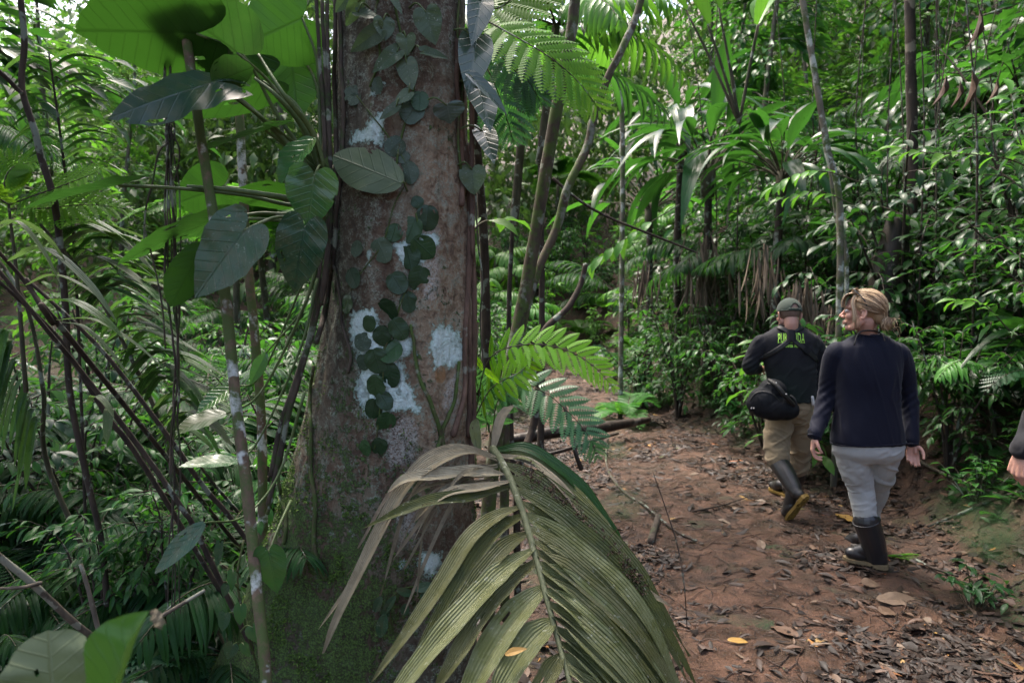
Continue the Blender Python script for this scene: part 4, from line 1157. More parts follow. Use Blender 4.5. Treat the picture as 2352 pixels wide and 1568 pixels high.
# small heart leaves on the buttress root at the bottom
rv = thing("root_climber", "small dark heart leaves climbing the root at the foot of the trunk", "vine", at(540, 1500, 2.1))
mb = MB(); add_tube(mb, spl([at(600, 1560, 2.2), at(565, 1440, 2.1), at(545, 1330, 2.1), at(560, 1240, 2.15)], 16), .004, 6); part("stem", mb, M_LIANAM, rv)
for q, (b, t, w) in enumerate([((535, 1315), (530, 1360), 26), ((520, 1345), (512, 1372), 22), ((553, 1392), (550, 1438), 32), ((518, 1410), (508, 1452), 34), ((580, 1440), (598, 1478), 40), ((535, 1480), (520, 1515), 36), ((560, 1480), (572, 1510), 26), ((505, 1250), (496, 1305), 22)]):
    hero(rv, b, t, 2.02, 2.02, w, M_PHB if q % 2 else M_PHT, (.1 * (q % 3 - 1), -1, .3), 'heart', [((b[0] + 552) / 2, b[1] - 4, 2.06)], hub=(552, b[1] + 10, 2.1), pr=.002, seed=60 + q, nr=5, no=11, fold=.2, droop=.08, tint=.0)
sv = thing("seedling", "small dark leafy seedling in the shade at the foot of the trunk front", "seedling", on_trunk(905, 1440)[0])
mb = MB(); add_tube(mb, px_line([(905, 1450), (900, 1390), (915, 1350), (960, 1340)], .02, 12), .003, 6); part("stem", mb, M_LIANAM, sv)
for q, (b, t, w) in enumerate([((885, 1355), (868, 1392), 22), ((912, 1355), (872, 1400), 20), ((915, 1340), (945, 1352), 20), ((893, 1395), (878, 1450), 30), ((900, 1365), (902, 1402), 16), ((955, 1340), (985, 1330), 24), ((965, 1355), (992, 1362), 24), ((925, 1372), (932, 1400), 22)]):
    leaf_on(sv, b, t, w, 'oval', M_PHB, .05, (0, -1, .5), 80 + q, 2.3, fold=.2, droop=.1)

# ------------------------------------------------------------------ pole stems and hanging lianas at the left
def pole(name, label, cat, pts, r, mat, seed=0, group=None, root_=True):
    K = [at(*p) for p in pts]
    if root_: K.append(np.array([K[-1][0], K[-1][1], min(floor(K[-1][0], K[-1][1]) - .06, K[-1][2] - .05)]))
    P = spl(K, 40)
    o = thing(name, label, cat, P[-1], group)
    mb = MB(); add_tube(mb, P, r, 10, .5, .12, seed); part("stem", mb, mat, o)
    return o
M_POLE = bark_mat("lichen blotched pole", (.075, .052, .036), (.15, .105, .07), (.40, .42, .39), .30, 20, moss=(.06, .085, .025), moss_amt=.55, bump=.35, stretch=.6)
pole("sapling_pole", "slim leaning pole blotched with white lichen in front of the trunk's left side", "sapling", [(412, -20, 2.25), (437, 150, 2.22), (470, 370, 2.18), (500, 560, 2.16), (522, 720, 2.14), (545, 950, 2.1), (570, 1150, 2.05), (590, 1350, 1.98), (614, 1600, 1.9)], [.0150, .0165, .0175, .0165], M_POLE, 3)
pole("sapling_pole", "second slim mossy pole just behind the blotched one", "sapling", [(540, 120, 3.1), (552, 300, 3.05), (566, 560, 3.0), (588, 800, 2.95), (600, 960, 2.9), (604, 1200, 2.85), (610, 1500, 2.8)], [.019, .02, .021], M_POLE, 7)
pole("dark_liana", "dark thin liana standing upright at the upper left edge", "liana", [(46, -20, 2.6), (56, 100, 2.6), (50, 200, 2.6), (80, 300, 2.6), (95, 365, 2.62), (128, 480, 2.65), (150, 700, 2.7), (160, 900, 2.7), (200, 1100, 2.7), (240, 1300, 2.7)], [.010, .013, .011], M_STEMD, 9)
o = pole("dark_liana", "side branch leaning into the upright liana at the left edge", "liana", [(-20, 150, 2.5), (10, 175, 2.53), (40, 205, 2.57), (52, 215, 2.58)], [.009, .007], M_STEMD, 10, None, False)
hl = thing("hanging_roots", "tangle of thin dark aerial roots hanging between the big leaves", "liana", at(385, 1100, 2.3))
rg = np.random.RandomState(4)
for q in range(9):
    u0 = 384 + rg.normal(0, 5)
    pts = [(372 + rg.normal(0, 6), -20, 2.3)]
    for v in range(60, 1460 if q < 4 else 760, 60):
        u0 += rg.normal(0, 4.5); u0 = 388 + (u0 - 388) * .92
        pts.append((u0 + .012 * (v - 400) * (q % 3), v, 2.3 + rg.normal(0, .012)))
    mb = MB(); add_tube(mb, spl([at(*p) for p in pts], 90), [.0025, .004 if q < 3 else .0025, .002], 6, wob=.2); part("root", mb, M_LIANA, hl)
for q, pts in enumerate([[(395, 320, 2.3), (365, 350, 2.28), (350, 420, 2.27), (335, 480, 2.27), (330, 560, 2.28)], [(392, 300, 2.3), (412, 345, 2.3), (405, 400, 2.3), (388, 430, 2.3)], [(330, 520, 2.28), (352, 600, 2.28), (372, 700, 2.29), (380, 800, 2.3)]]):
    mb = MB(); add_tube(mb, spl([at(*p) for p in pts], 30), .003, 6); part("root", mb, M_LIANA, hl)

# ------------------------------------------------------------------ leaning palm stalks with long strap leaflets at the left
M_STRAP = leaf_mat("grey green palm strap", (.050, .085, .040), (.105, .135, .075), (.14, .26, .06), .42, .3, ribs=7, speck=(.26, .25, .17), speck_amt=.5, nsc=14, under=(.12, .14, .09))
M_STRAPG = leaf_mat("fresh palm strap", (.030, .080, .022), (.060, .125, .035), (.14, .32, .05), .38, .36, ribs=7)
strapT = leaf_tpl('strap', 14, 4, fold=.35, droop=.55, twist=.2)
def strap_px(mb, a, b, Ya, Yb, w, arch=.12, tint=.5, twist=.3, seed=0, upn=(0, 0, 1)):
    """one strap leaflet from photo position a to b, arching up between"""
    A, B = at(*a, Ya), at(*b, Yb)
    n = 22
    P = spl([A, A * .66 + B * .34 + np.array([0, 0, arch]), A * .3 + B * .7 + np.array([0, 0, arch * .75]), B], n)
    T = unit(np.gradient(P, axis=0))
    s = unit(np.cross(T, np.array(upn, float)))
    nn = np.cross(s, T)
    t = np.linspace(0, 1, n)
    pr = np.array(PROFILES['strap']); ww = np.interp(t, pr[:, 0], pr[:, 1]) * w / 1568 * Ya * .5
    th = twist * (t - .3)
    s2 = s * np.cos(th)[:, None] + nn * np.sin(th)[:, None]
    n2 = np.cross(s2, T)
    xs = np.linspace(-1, 1, 9)
    pleat = np.abs(((xs * 2) % 1) - .5) * .12
    Vv = P[:, None] + s2[:, None] * (ww[:, None] * xs)[..., None] + n2[:, None] * (ww[:, None] * (.28 * np.abs(xs) + pleat))[..., None]
    i, j = np.meshgrid(np.arange(n - 1), np.arange(8), indexing='ij')
    Q = np.stack([i * 9 + j, i * 9 + j + 1, (i + 1) * 9 + j + 1, (i + 1) * 9 + j], -1).reshape(-1, 4)
    uv = np.stack([np.repeat(xs[None], n, 0), np.repeat(t[:, None], 9, 1)], -1).reshape(-1, 2)
    mb.add(Vv.reshape(-1, 3), Q, None, uv, tint)
lp = thing("strap_leaf_palm", "leaning palm with long grey green strap leaflets in the left foreground", "palm", at(330, 1180, 2.35))
for q, L in enumerate([[(-20, 600, 1.9), (110, 760, 2.0), (200, 870, 2.1), (330, 1040, 2.2), (420, 1170, 2.25), (470, 1260, 2.3)], [(-10, 640, 2.0), (90, 730, 2.1), (150, 800, 2.15), (250, 960, 2.25), (350, 1100, 2.35)], [(60, 640, 2.1), (230, 800, 2.2), (370, 980, 2.3), (470, 1120, 2.4), (560, 1230, 2.5)], [(-20, 560, 2.0), (60, 650, 2.1), (120, 740, 2.1), (180, 800, 2.2)]]):
    K = [at(*p) for p in L]; d_ = unit(K[-1] - K[-2]) - np.array([0, 0, .15]); g_ = K[-1].copy()
    while g_[2] > floor(g_[0], g_[1]) - .05: g_ = g_ + d_ * .06
    K.append(g_)
    mb = MB(); add_tube(mb, spl(K, 34), [.005, .0085, .009], 8, wob=.15, seed=q); part("stalk", mb, M_STEMD, lp)
for q, (a, b, Ya, Yb, w, ar, tn) in enumerate([((20, 600), (272, 745), 1.95, 1.85, 34, .09, .9), ((-10, 530), (150, 600), 1.8, 1.9, 40, .05, 1.0), ((110, 690), (285, 780), 2.0, 1.95, 46, .03, .1), ((130, 735), (380, 850), 2.05, 2.0, 20, .05, .8), ((60, 655), (255, 708), 2.0, 1.95, 22, .05, .8), ((140, 740), (300, 870), 2.05, 2.0, 18, .04, .6), ((-10, 520), (140, 655), 1.75, 1.75, 26, .06, 1.0),
        ((200, 930), (262, 960), 2.1, 2.05, 22, .04, .8), ((255, 940), (245, 1020), 2.1, 2.05, 22, .03, .9)]):
    mb = MB(); strap_px(mb, a, b, Ya, Yb, w, ar, tn, seed=q); part("leaflet", mb, M_STRAPG if q == 2 else M_STRAP, lp)
# second palm behind: many long curved leaflets sweeping right
lp2 = thing("sweeping_palm", "palm behind with many long curved green leaflets sweeping to the right", "palm", at(120, 1100, 3.1))
rg = np.random.RandomState(9)
mb = MB()
for q, L in enumerate([[(60, 480, 2.9), (200, 640, 2.95), (300, 820, 3.0), (380, 1000, 3.05), (420, 1150, 3.1)], [(-30, 560, 3.0), (60, 700, 3.0), (100, 900, 3.05), (120, 1100, 3.1)]]):
    K = [at(*p) for p in L]; K.append(np.array([K[-1][0] + .35, K[-1][1] + .1, floor(K[-1][0] + .35, K[-1][1] + .1) - .05])); add_tube(mb, spl(K, 28), [.006, .013], 7, seed=q)
part("stalk", mb, M_STEM, lp2)
for q in range(58):
    t = q / 57
    a = (60 + 330 * t + rg.normal(0, 6), 520 + 520 * t + rg.normal(0, 8))
    ln = rg.uniform(190, 330) * (1 - .35 * t)
    e = rg.uniform(-.18, .30)
    b = (a[0] + ln * math.cos(e), a[1] + ln * math.sin(e))
    mb = MB(); strap_px(mb, a, b, 2.95 + .1 * t, 2.8 + rg.uniform(-.1, .3), rg.uniform(17, 30), rg.uniform(.06, .16), rg.rand(), rg.uniform(-.4, .6), q); part("leaflet", mb, M_STRAPG if q % 3 else M_STRAP, lp2)
for q in range(20):
    t = q / 19
    a = (-10 + 110 * t, 640 + 330 * t)
    ln = rg.uniform(150, 260); e = rg.uniform(2.2, 2.9)
    mb = MB(); strap_px(mb, a, (a[0] - ln * .4 * rg.uniform(.4, 1), a[1] + ln * .8), 3.0, 2.9, rg.uniform(16, 24), .08, rg.rand(), .3, q); part("leaflet", mb, M_STRAPG, lp2)
# dark comb-like frond seen against the light at the upper left
cp = thing("comb_frond_palm", "upright palm frond with dark paired leaflets against the light at the upper left", "palm", at(150, 620, 3.0))
st, fo = MB(), MB()
g_ = at(190, 1000, 3.05); C = spl([np.array([g_[0], g_[1], floor(g_[0], g_[1]) - .05]), at(175, 640, 3.0), at(146, 370, 2.9), at(132, 260, 2.85), at(112, 120, 2.8)], 20)
add_tube(st, C, [.008, .004], 6); part("stalk", st, M_STEMD, cp)
for q in range(14):
    v = 140 + 19 * q; u = np.interp(v, [120, 260, 370, 640], [112, 132, 146, 175])
    for sg in (1, -1):
        ln = (150 if sg > 0 else 110) * rg.uniform(.85, 1.1)
        mb = MB(); strap_px(mb, (u, v), (u + sg * ln, v + (6 if sg > 0 else 26) + rg.normal(0, 5)), 2.87, 2.8 + .1 * rg.rand(), 17, .045, .2, .2, q); part("leaflet", mb, M_PHD if q % 4 else M_STRAPG, cp)

# ------------------------------------------------------------------ light feathery leaves at the left (twice divided)
FTP = leaf_tpl('strap', 3, 2, fold=.12, droop=.1)
rg = np.random.RandomState(15)
def fern_px(root, pts, npin, pl, mat, npp=13, width=.30, tint=None, sag=.1, wr=.004, tpl=None, face=(0, -.75, .65)):
    fo, st = MB(), MB()
    C = spl([at(*p) for p in pts], 24)
    add_tube(fo, C, wr * .4, 4)
    fern_frond(fo, st, C, npin, pl, rg, tpl or FTP, npp, sag, width, tint, wr, face)
    o = part("frond", fo, mat, root); part("stalk", st, M_STEM, o)
    return o
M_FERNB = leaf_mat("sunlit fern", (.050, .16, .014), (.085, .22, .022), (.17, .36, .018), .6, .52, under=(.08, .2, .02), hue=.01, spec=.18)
M_GLOW = leaf_mat("painted glow fern", (.085, .24, .012), (.15, .34, .02), (.34, .66, .02), .6, .55, under=(.12, .28, .02), hue=.01, spec=.2)  # backlit glow put into brighter leaf and translucent colours
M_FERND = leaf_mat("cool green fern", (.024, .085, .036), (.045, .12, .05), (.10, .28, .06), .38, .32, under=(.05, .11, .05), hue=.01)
lf = thing("feathery_sapling", "sapling with light green feathery leaves at the left below the comb frond", "sapling", at(60, 900, 2.7))
mb = MB(); add_tube(mb, spl([at(60, 900, 2.7), at(40, 650, 2.7), at(20, 470, 2.7)], 12), [.009, .005], 7); part("stem", mb, M_STEM, lf)
for pts in ([(20, 470, 2.7), (90, 445, 2.65), (160, 420, 2.6), (225, 395, 2.55)], [(22, 480, 2.7), (110, 478, 2.7), (200, 470, 2.7), (300, 480, 2.75)], [(15, 460, 2.7), (10, 420, 2.7), (30, 385, 2.7), (90, 370, 2.7)], [(20, 470, 2.7), (-30, 440, 2.6), (-70, 430, 2.5)]):
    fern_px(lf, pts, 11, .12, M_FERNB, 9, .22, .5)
# tree fern fronds to the right of the trunk
tf_ = thing("tree_fern", "tree fern with bright lacy fronds beside the right edge of the trunk", "fern", at(1120, 640, 3.6))
mb = MB(); add_tube(mb, spl([at(1118, 900, 3.6), at(1112, 560, 3.6), at(1085, 200, 3.4), at(1080, 60, 3.3)], 14), [.03, .02, .012], 8, wob=.2); part("trunk", mb, M_STEMD, tf_)
for pts, np_, pl in (([(1085, 30, 3.0), (1176, 80, 2.9), (1260, 130, 2.85), (1330, 190, 2.85), (1382, 260, 2.85)], 12, .195), ([(1080, 20, 3.1), (1140, 20, 3.1), (1200, -20, 3.1), (1260, -60, 3.1)], 10, .24), ([(1080, 90, 3.2), (1130, 180, 3.2), (1160, 260, 3.2), (1180, 330, 3.2)], 9, .16), ([(1085, 60, 3.05), (1180, 160, 3.0), (1215, 190, 3.0), (1245, 240, 3.0)], 9, .16)):
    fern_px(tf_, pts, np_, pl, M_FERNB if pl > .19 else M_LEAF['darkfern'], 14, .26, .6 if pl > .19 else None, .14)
# fern at the foot of the slim trunks: one glowing frond, one cool one
ff = thing("wood_fern", "wood fern with one glowing yellow green frond over the path edge", "fern", at(1090, 960, 2.75))
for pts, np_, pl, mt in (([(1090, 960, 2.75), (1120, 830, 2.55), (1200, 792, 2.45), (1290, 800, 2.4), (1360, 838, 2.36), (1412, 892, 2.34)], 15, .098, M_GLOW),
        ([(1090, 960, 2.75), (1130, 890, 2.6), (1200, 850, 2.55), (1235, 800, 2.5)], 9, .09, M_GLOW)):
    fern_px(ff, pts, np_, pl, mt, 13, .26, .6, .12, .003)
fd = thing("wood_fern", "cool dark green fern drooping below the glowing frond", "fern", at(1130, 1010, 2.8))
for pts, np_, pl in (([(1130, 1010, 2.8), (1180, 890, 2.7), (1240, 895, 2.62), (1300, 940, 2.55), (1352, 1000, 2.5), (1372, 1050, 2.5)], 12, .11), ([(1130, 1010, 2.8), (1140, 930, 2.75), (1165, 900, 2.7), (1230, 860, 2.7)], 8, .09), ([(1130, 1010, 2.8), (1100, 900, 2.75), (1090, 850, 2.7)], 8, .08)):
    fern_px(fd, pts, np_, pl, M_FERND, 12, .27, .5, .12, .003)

# ------------------------------------------------------------------ slim trunks right of the big one
M_SLIM = bark_mat("slim mossy bark", (.034, .026, .018), (.085, .066, .046), (.16, .17, .14), .3, 22, moss=(.055, .085, .02), moss_amt=.4, bump=.5)
pole("slim_tree", "straight slim mossy trunk leaning right beside the path", "tree", [(1338, -420, 3.4), (1322, -20, 3.35), (1300, 140, 3.35), (1280, 240, 3.35), (1244, 450, 3.32), (1205, 680, 3.3), (1176, 820, 3.28), (1150, 960, 3.25), (1138, 1020, 3.25), (1120, 1200, 3.2)], [.026, .029, .034, .036], M_SLIM, 13)
pole("slim_tree", "thinner crooked dark trunk bending right above the path", "tree", [(1560, -420, 3.6), (1478, -20, 3.55), (1430, 110, 3.5), (1395, 180, 3.5), (1362, 280, 3.5), (1348, 340, 3.5), (1305, 430, 3.45), (1280, 520, 3.45), (1236, 620, 3.4), (1206, 720, 3.35), (1185, 830, 3.32), (1160, 960, 3.3)], [.018, .019, .022, .021, .024], M_SLIM, 17)
pole("broken_branch", "dark bent broken branch standing beside the slim trunks", "branch", [(1345, 606, 3.6), (1335, 650, 3.6), (1305, 705, 3.55), (1262, 745, 3.5), (1244, 775, 3.5), (1232, 820, 3.45), (1240, 860, 3.42), (1225, 980, 3.4), (1190, 1100, 3.3)], [.013, .018, .020, .018], M_STEMD, 19)
pole("broken_branch", "thin slanting twig crossing in front of the strap leaf clump", "branch", [(1270, 410, 4.2), (1330, 460, 4.2), (1400, 500, 4.25), (1500, 540, 4.3), (1600, 580, 4.4)], [.010, .008, .006], M_STEMD, 23, None, False)
pole("hanging_vine", "thin dark vine hanging free along the right of the trunk", "vine", [(1092, 430, 2.5), (1098, 560, 2.5), (1108, 640, 2.5), (1103, 740, 2.5), (1112, 850, 2.5)], .0028, M_LIANA, 24, None, False)

# ------------------------------------------------------------------ the old palm frond arching over in front
M_OLDG = leaf_mat("weathered frond green", (.060, .072, .026), (.185, .19, .088), (.12, .17, .06), .55, .14, ribs=9, speck=(.42, .42, .32), speck_amt=.7, nsc=14, under=(.13, .135, .085), hue=.03, stain=(.10, .105, .028), stain_amt=.8)
M_OLDB = leaf_mat("weathered frond brown", (.23, .185, .12), (.42, .355, .25), (.18, .14, .08), .65, .12, ribs=9, speck=(.08, .06, .04), speck_amt=.5, nsc=14, under=(.2, .165, .11), hue=.03, stain=(.13, .10, .06), stain_amt=.45)
M_RACH = bark_mat("frond midrib", (.075, .085, .04), (.13, .14, .075), (.3, .3, .22), .2, 40, rough=.6, stretch=.6)
RA = [(1132, 1030, 2.30), (1158, 1072, 2.16), (1180, 1120, 2.06), (1205, 1190, 1.96), (1228, 1270, 1.86), (1255, 1370, 1.76), (1282, 1470, 1.68), (1310, 1570, 1.60), (1330, 1660, 1.55)]
pf = thing("fallen_frond", "large weathered palm frond arching down in front of the trunk foot", "palm frond", at(1150, 1060, 2.3))
mb = MB(); add_tube(mb, spl([at(*p) for p in RA], 50), [.014, .011, .008, .006], 8, wob=.1); part("midrib", mb, M_RACH, pf)
raC = spl(np.array(RA), 200)
def ra(v):
    k = np.argmin(np.abs(raC[:, 1] - v)); return raC[k]
rg = np.random.RandomState(33)
def strip(mb, pts, w, tint=.5, seed=0, pleats=4, tilt=(0, -.55, 1.0), prof='strap', cup=.22, w0=1.0):
    """ribbed leaflet along photo points (u, v, depth)"""
    n = 30
    P = spl([at(*p) for p in pts], n)
    T = unit(np.gradient(P, axis=0))
    s = unit(np.cross(T, np.array(tilt, float)))
    nn = np.cross(s, T)
    t = np.linspace(0, 1, n)
    pr = np.array(PROFILES[prof])
    ww = np.interp(t, pr[:, 0], pr[:, 1]) * w * w0 / 1568 * np.array([p[1] for p in P]) * .5
    nx = pleats * 4 + 1
    xs = np.linspace(-1, 1, nx)
    pl = np.abs(((xs * pleats) % 1) - .5) * .16
    rr = np.random.RandomState(seed)
    wob = .03 * fbm(np.stack([t * 7, 0 * t + seed * 3.1, 0 * t], 1), 3, seed)
    Vv = P[:, None] + s[:, None] * (ww[:, None] * xs)[..., None] + nn[:, None] * (ww[:, None] * (cup * np.abs(xs) + pl) + wob[:, None] * .3 * xs)[..., None]
    i, j = np.meshgrid(np.arange(n - 1), np.arange(nx - 1), indexing='ij')
    Q = np.stack([i * nx + j, i * nx + j + 1, (i + 1) * nx + j + 1, (i + 1) * nx + j], -1).reshape(-1, 4)
    # old tears along the ribs
    if seed % 3 != 0 and pleats > 1:
        a, b, c_ = rr.randint(8, 24), rr.randint(2, 4), rr.randint(2, nx - 3)
        kill = (i >= a) & (i < a + b) & (j == c_)
        Q = Q[~kill.reshape(-1)]
    uv = np.stack([np.repeat(xs[None], n, 0), np.repeat(t[:, None], nx, 1)], -1).reshape(-1, 2)
    mb.add(Vv.reshape(-1, 3), Q, None, uv, np.clip(tint + rr.normal(0, .05), 0, 1))
def leaflet(pts, w, brown=0.0, seed=0, **kw):
    mb = MB(); strip(mb, pts, w, kw.pop('tint', rg.rand()), seed, **kw)
    return part("leaflet", mb, M_OLDB if rg.rand() < brown else M_OLDG, pf)
# left side leaflets (photo positions): base on the midrib, bend, tip
LEFT = [
    ([(1150, 1062, 2.20), (1080, 1040, 2.12), (1010, 1060, 2.05), (940, 1110, 2.0), (885, 1200, 1.96), (830, 1310, 1.93), (780, 1410, 1.90), (742, 1500, 1.88)], 38, 1.0),
    ([(1146, 1052, 2.22), (1060, 1030, 2.15), (980, 1060, 2.08), (915, 1140, 2.03), (860, 1240, 2.0), (800, 1350, 1.97), (728, 1450, 1.95)], 30, 1.0),
    ([(1165, 1090, 2.13), (1090, 1085, 2.08), (1010, 1092, 2.02), (935, 1100, 1.98), (885, 1135, 1.97)], 32, 1.0),
    ([(1178, 1118, 2.08), (1090, 1140, 2.0), (1000, 1150, 1.95), (930, 1172, 1.92), (830, 1215, 1.9)], 34, .8),
    ([(1175, 1105, 2.08), (1110, 1120, 2.02), (1040, 1130, 1.98), (985, 1160, 1.95), (950, 1200, 1.95)], 26, 1.0),
    ([(1195, 1165, 2.0), (1140, 1190, 1.92), (1080, 1240, 1.85), (1010, 1350, 1.78), (940, 1450, 1.72), (850, 1570, 1.66)], 46, .3),
    ([(1202, 1185, 1.97), (1150, 1215, 1.9), (1095, 1275, 1.83), (1040, 1370, 1.76), (985, 1470, 1.7), (920, 1580, 1.62)], 48, .2),
    ([(1212, 1225, 1.92), (1160, 1260, 1.84), (1100, 1330, 1.77), (1050, 1400, 1.72), (1000, 1425, 1.7)], 46, .2),
    ([(1225, 1262, 1.87), (1160, 1310, 1.78), (1100, 1370, 1.72), (1010, 1470, 1.63), (930, 1570, 1.56), (870, 1650, 1.5)], 60, .1),
    ([(1232, 1290, 1.84), (1160, 1350, 1.75), (1110, 1410, 1.7), (1055, 1500, 1.62), (990, 1600, 1.55)], 52, .1),
    ([(1250, 1350, 1.79), (1190, 1410, 1.72), (1140, 1480, 1.66), (1095, 1560, 1.6), (1050, 1650, 1.53)], 76, .0),
    ([(1272, 1425, 1.72), (1220, 1475, 1.66), (1170, 1550, 1.6), (1120, 1640, 1.54)], 72, .0),
    ([(1292, 1500, 1.66), (1265, 1545, 1.62), (1230, 1610, 1.57), (1200, 1680, 1.52)], 52, .0),
    ([(1310, 1565, 1.61), (1285, 1610, 1.58), (1260, 1680, 1.53)], 44, .0)]
for q, (pts, w, br) in enumerate(LEFT): leaflet(pts, w, br, 100 + q, tilt=(-.3, -.8, .8), pleats=4, cup=.45)
for q in range(9):       # frayed dry strands on the left
    a = (1150 - 40 * rg.rand(), 1045 + 90 * rg.rand(), 2.16); e = (rg.uniform(760, 960), rg.uniform(1230, 1440), 1.93)
    m_ = (a[0] * .45 + e[0] * .55 + rg.normal(0, 20), a[1] * .72 + e[1] * .28 + rg.normal(0, 14) - 25, 2.02)
    leaflet([a, m_, e], rg.uniform(6, 13), 1.0, 300 + 3 * q, tilt=(-.3, -.8, .8), pleats=1, cup=.5)
# right side: leaflets overlapping like a thatch, each with its near edge lifted
for q in range(18):
    t = q / 17
    v0 = 1064 + 500 * t
    b = ra(v0)
    ln = 640 - 150 * t + rg.normal(0, 25)
    e = R(45 + 9 * t + rg.normal(0, 1.0))
    P2 = lambda f, da, dz: (b[0] + ln * f * math.cos(e + da), b[1] + ln * f * math.sin(e + da), b[2] + dz)
    leaflet([P2(0, 0, 0), P2(.2, -.20, -.035 - .03 * rg.rand()), P2(.55, -.11, -.07 - .05 * rg.rand()), P2(1, .03 + rg.normal(0, .03), -.14)], 46 + 8 * math.sin(3 * t) + rg.normal(0, 4), .0, 130 + q, tilt=(.85, -.75, .25), pleats=4, cup=.75, tint=float(rg.choice([.05, .3, .5, .75, 1.0])))
# back leaflets curving over to the right, one still green
for q, (pts, w, mt) in enumerate([([(1140, 1034, 2.28), (1210, 1030, 2.25), (1290, 1080, 2.22), (1350, 1140, 2.2), (1400, 1210, 2.18), (1440, 1275, 2.16)], 40, M_LEAF['palm']), ([(1146, 1046, 2.25), (1220, 1062, 2.2), (1290, 1120, 2.15), (1370, 1220, 2.1), (1450, 1330, 2.05), (1545, 1395, 2.0)], 26, M_OLDB),
        ([(1150, 1050, 2.26), (1215, 1050, 2.22), (1300, 1120, 2.18), (1380, 1200, 2.14), (1440, 1290, 2.1)], 44, M_OLDG), ([(1420, 1260, 2.1), (1450, 1330, 2.05), (1490, 1400, 2.02)], 14, M_OLDG),
        ([(1100, 1045, 2.3), (1090, 990, 2.35), (1095, 960, 2.38)], 26, M_OLDG), ([(1130, 1040, 2.32), (1150, 960, 2.4), (1180, 930, 2.45)], 22, M_OLDB), ([(1085, 830, 2.55), (1092, 760, 2.55), (1100, 740, 2.55)], 14, M_OLDB)]):
    mb = MB(); strip(mb, pts, w, .5, 160 + q, 3, (.3, -.6, .9)); part("leaflet", mb, mt, pf)
# brown flower debris caught on the frond
mb = MB()
dt = leaf_tpl('ellip', 2, 2, .5, .4, .2)
for q in range(420):
    t = rg.rand(); u = 1200 + 285 * t + rg.normal(0, 9); v = 1072 + 225 * t + 60 * t * t + rg.normal(0, 9)
    p = at(u, v, 2.085 - .13 * t + rg.normal(0, .004)); d = rg.normal(0, 1, 3)
    if q % 5 == 0: add_tube(mb, [p, p + d * .006, p + d * .012 + rg.normal(0, .004, 3)], rg.uniform(.0006, .0014), 4, rg.rand() * .5 + .1, cap=False)
    else: put_leaves(mb, dt, p, d, rg.normal(0, 1, 3), rg.uniform(.006, .022), rg.uniform(.003, .010), rg.rand() * .5 + .4)
tag(obj("debris", mb.mesh("debris", M_DEAD)), "brown crumbled flower debris lying on the weathered palm frond", "plant debris", kind="stuff")

# ------------------------------------------------------------------ blurred leaves right in front of the camera
f1 = thing("foreground_leaf", "blurred round grey green leaf at the bottom left corner", "plant", (-.62, .95, floor(-.62, .95)))
hero(f1, (130, 1660), (100, 1452), .85, .87, 245, leaf_mat("dull olive leaf", (.050, .066, .030), (.085, .10, .048), (.10, .16, .04), .5, .2, veins=.5, vein_n=6, nsc=12, vein_col=(.10, .11, .05)), (-.1, -1, .6), 'round', None, seed=70, fold=.08, droop=.1, wave=.03)
hero(f1, (260, 1700), (330, 1560), .95, 1.0, 130, M_PHB, (.2, -.8, .8), 'oval', None, seed=71, fold=.1)
mb = MB(); add_tube(mb, spl([np.array([-.62, .95, floor(-.62, .95)]), at(120, 1760, .9), at(130, 1655, .85)], 10), .004, 6); part("petiole", mb, M_PET, f1)
f2 = thing("foreground_leaf", "blurred bright green folded young leaf standing at the lower left", "plant", (-.50, .80, floor(-.5, .8)))
M_YOUNG = leaf_mat("fresh young leaf", (.045, .14, .02), (.07, .18, .03), (.055, .13, .012), .32, .35, veins=.3, vein_n=9, nsc=6, under=(.16, .27, .09), hue=.005)
mb = MB(); strip(mb, [(235, 1760, .72), (262, 1640, .72), (300, 1520, .72), (342, 1402, .73)], 190, .6, 5, 1, (-.75, -.9, .25), 'obov', .7, 1.0); part("leaf", mb, M_YOUNG, f2)
mb = MB(); strip(mb, [(352, 1400, .73), (366, 1425, .725), (372, 1445, .72)], 26, .2, 6, 1, (.2, -1, .2)); part("leaf_tip", mb, M_OLDB, f2)
mb = MB(); add_tube(mb, spl([np.array([-.50, .80, floor(-.5, .8)]), at(225, 1900, .74), at(238, 1755, .72)], 10), .005, 6); part("petiole", mb, M_PET, f2)

# ------------------------------------------------------------------ dead wood on the ground
def lie(u, v, up=.02):
    p = ground_px(u, v); return p + np.array([0, 0, up])
def log_(name, label, cat, pts, r, mat, seed=0, up=.03):
    P = spl([lie(u, v, up + (dz if len(q) else 0)) if False else lie(u, v, up + dz) for (u, v, dz, *q) in pts], 30)
    o = thing(name, label, cat, P[0])
    mb = MB(); add_tube(mb, P, r, 9, .5, .25, seed); part("wood", mb, mat, o)
    return o
M_WETW = bark_mat("wet black wood", (.010, .008, .006), (.035, .024, .018), (.10, .085, .07), .1, 24, rough=.5)
M_GREYW = bark_mat("grey barked stick", (.06, .05, .038), (.14, .115, .085), (.22, .22, .17), .3, 30)
def stick_px(name, label, pts, r, mat, seed=0, cat="stick"):
    P = spl([at(*p) for p in pts], 30)
    o = thing(name, label, cat, P[0]); mb = MB(); add_tube(mb, P, r, 8, .5, .2, seed); part("wood", mb, mat, o); return o
gy_ = lambda u, v: float(ground_px(u, v)[1])
Yl = gy_(1300, 1030)
stick_px("fallen_log", "black wet log lying across the path behind the ferns", [(1128, 1016, Yl - .3), (1200, 1005, Yl - .2), (1290, 990, Yl), (1380, 982, Yl + .2), (1440, 973, Yl + .4), (1492, 963, Yl + .6)], [.05, .065, .07, .06, .035], M_WETW, 3, "log")
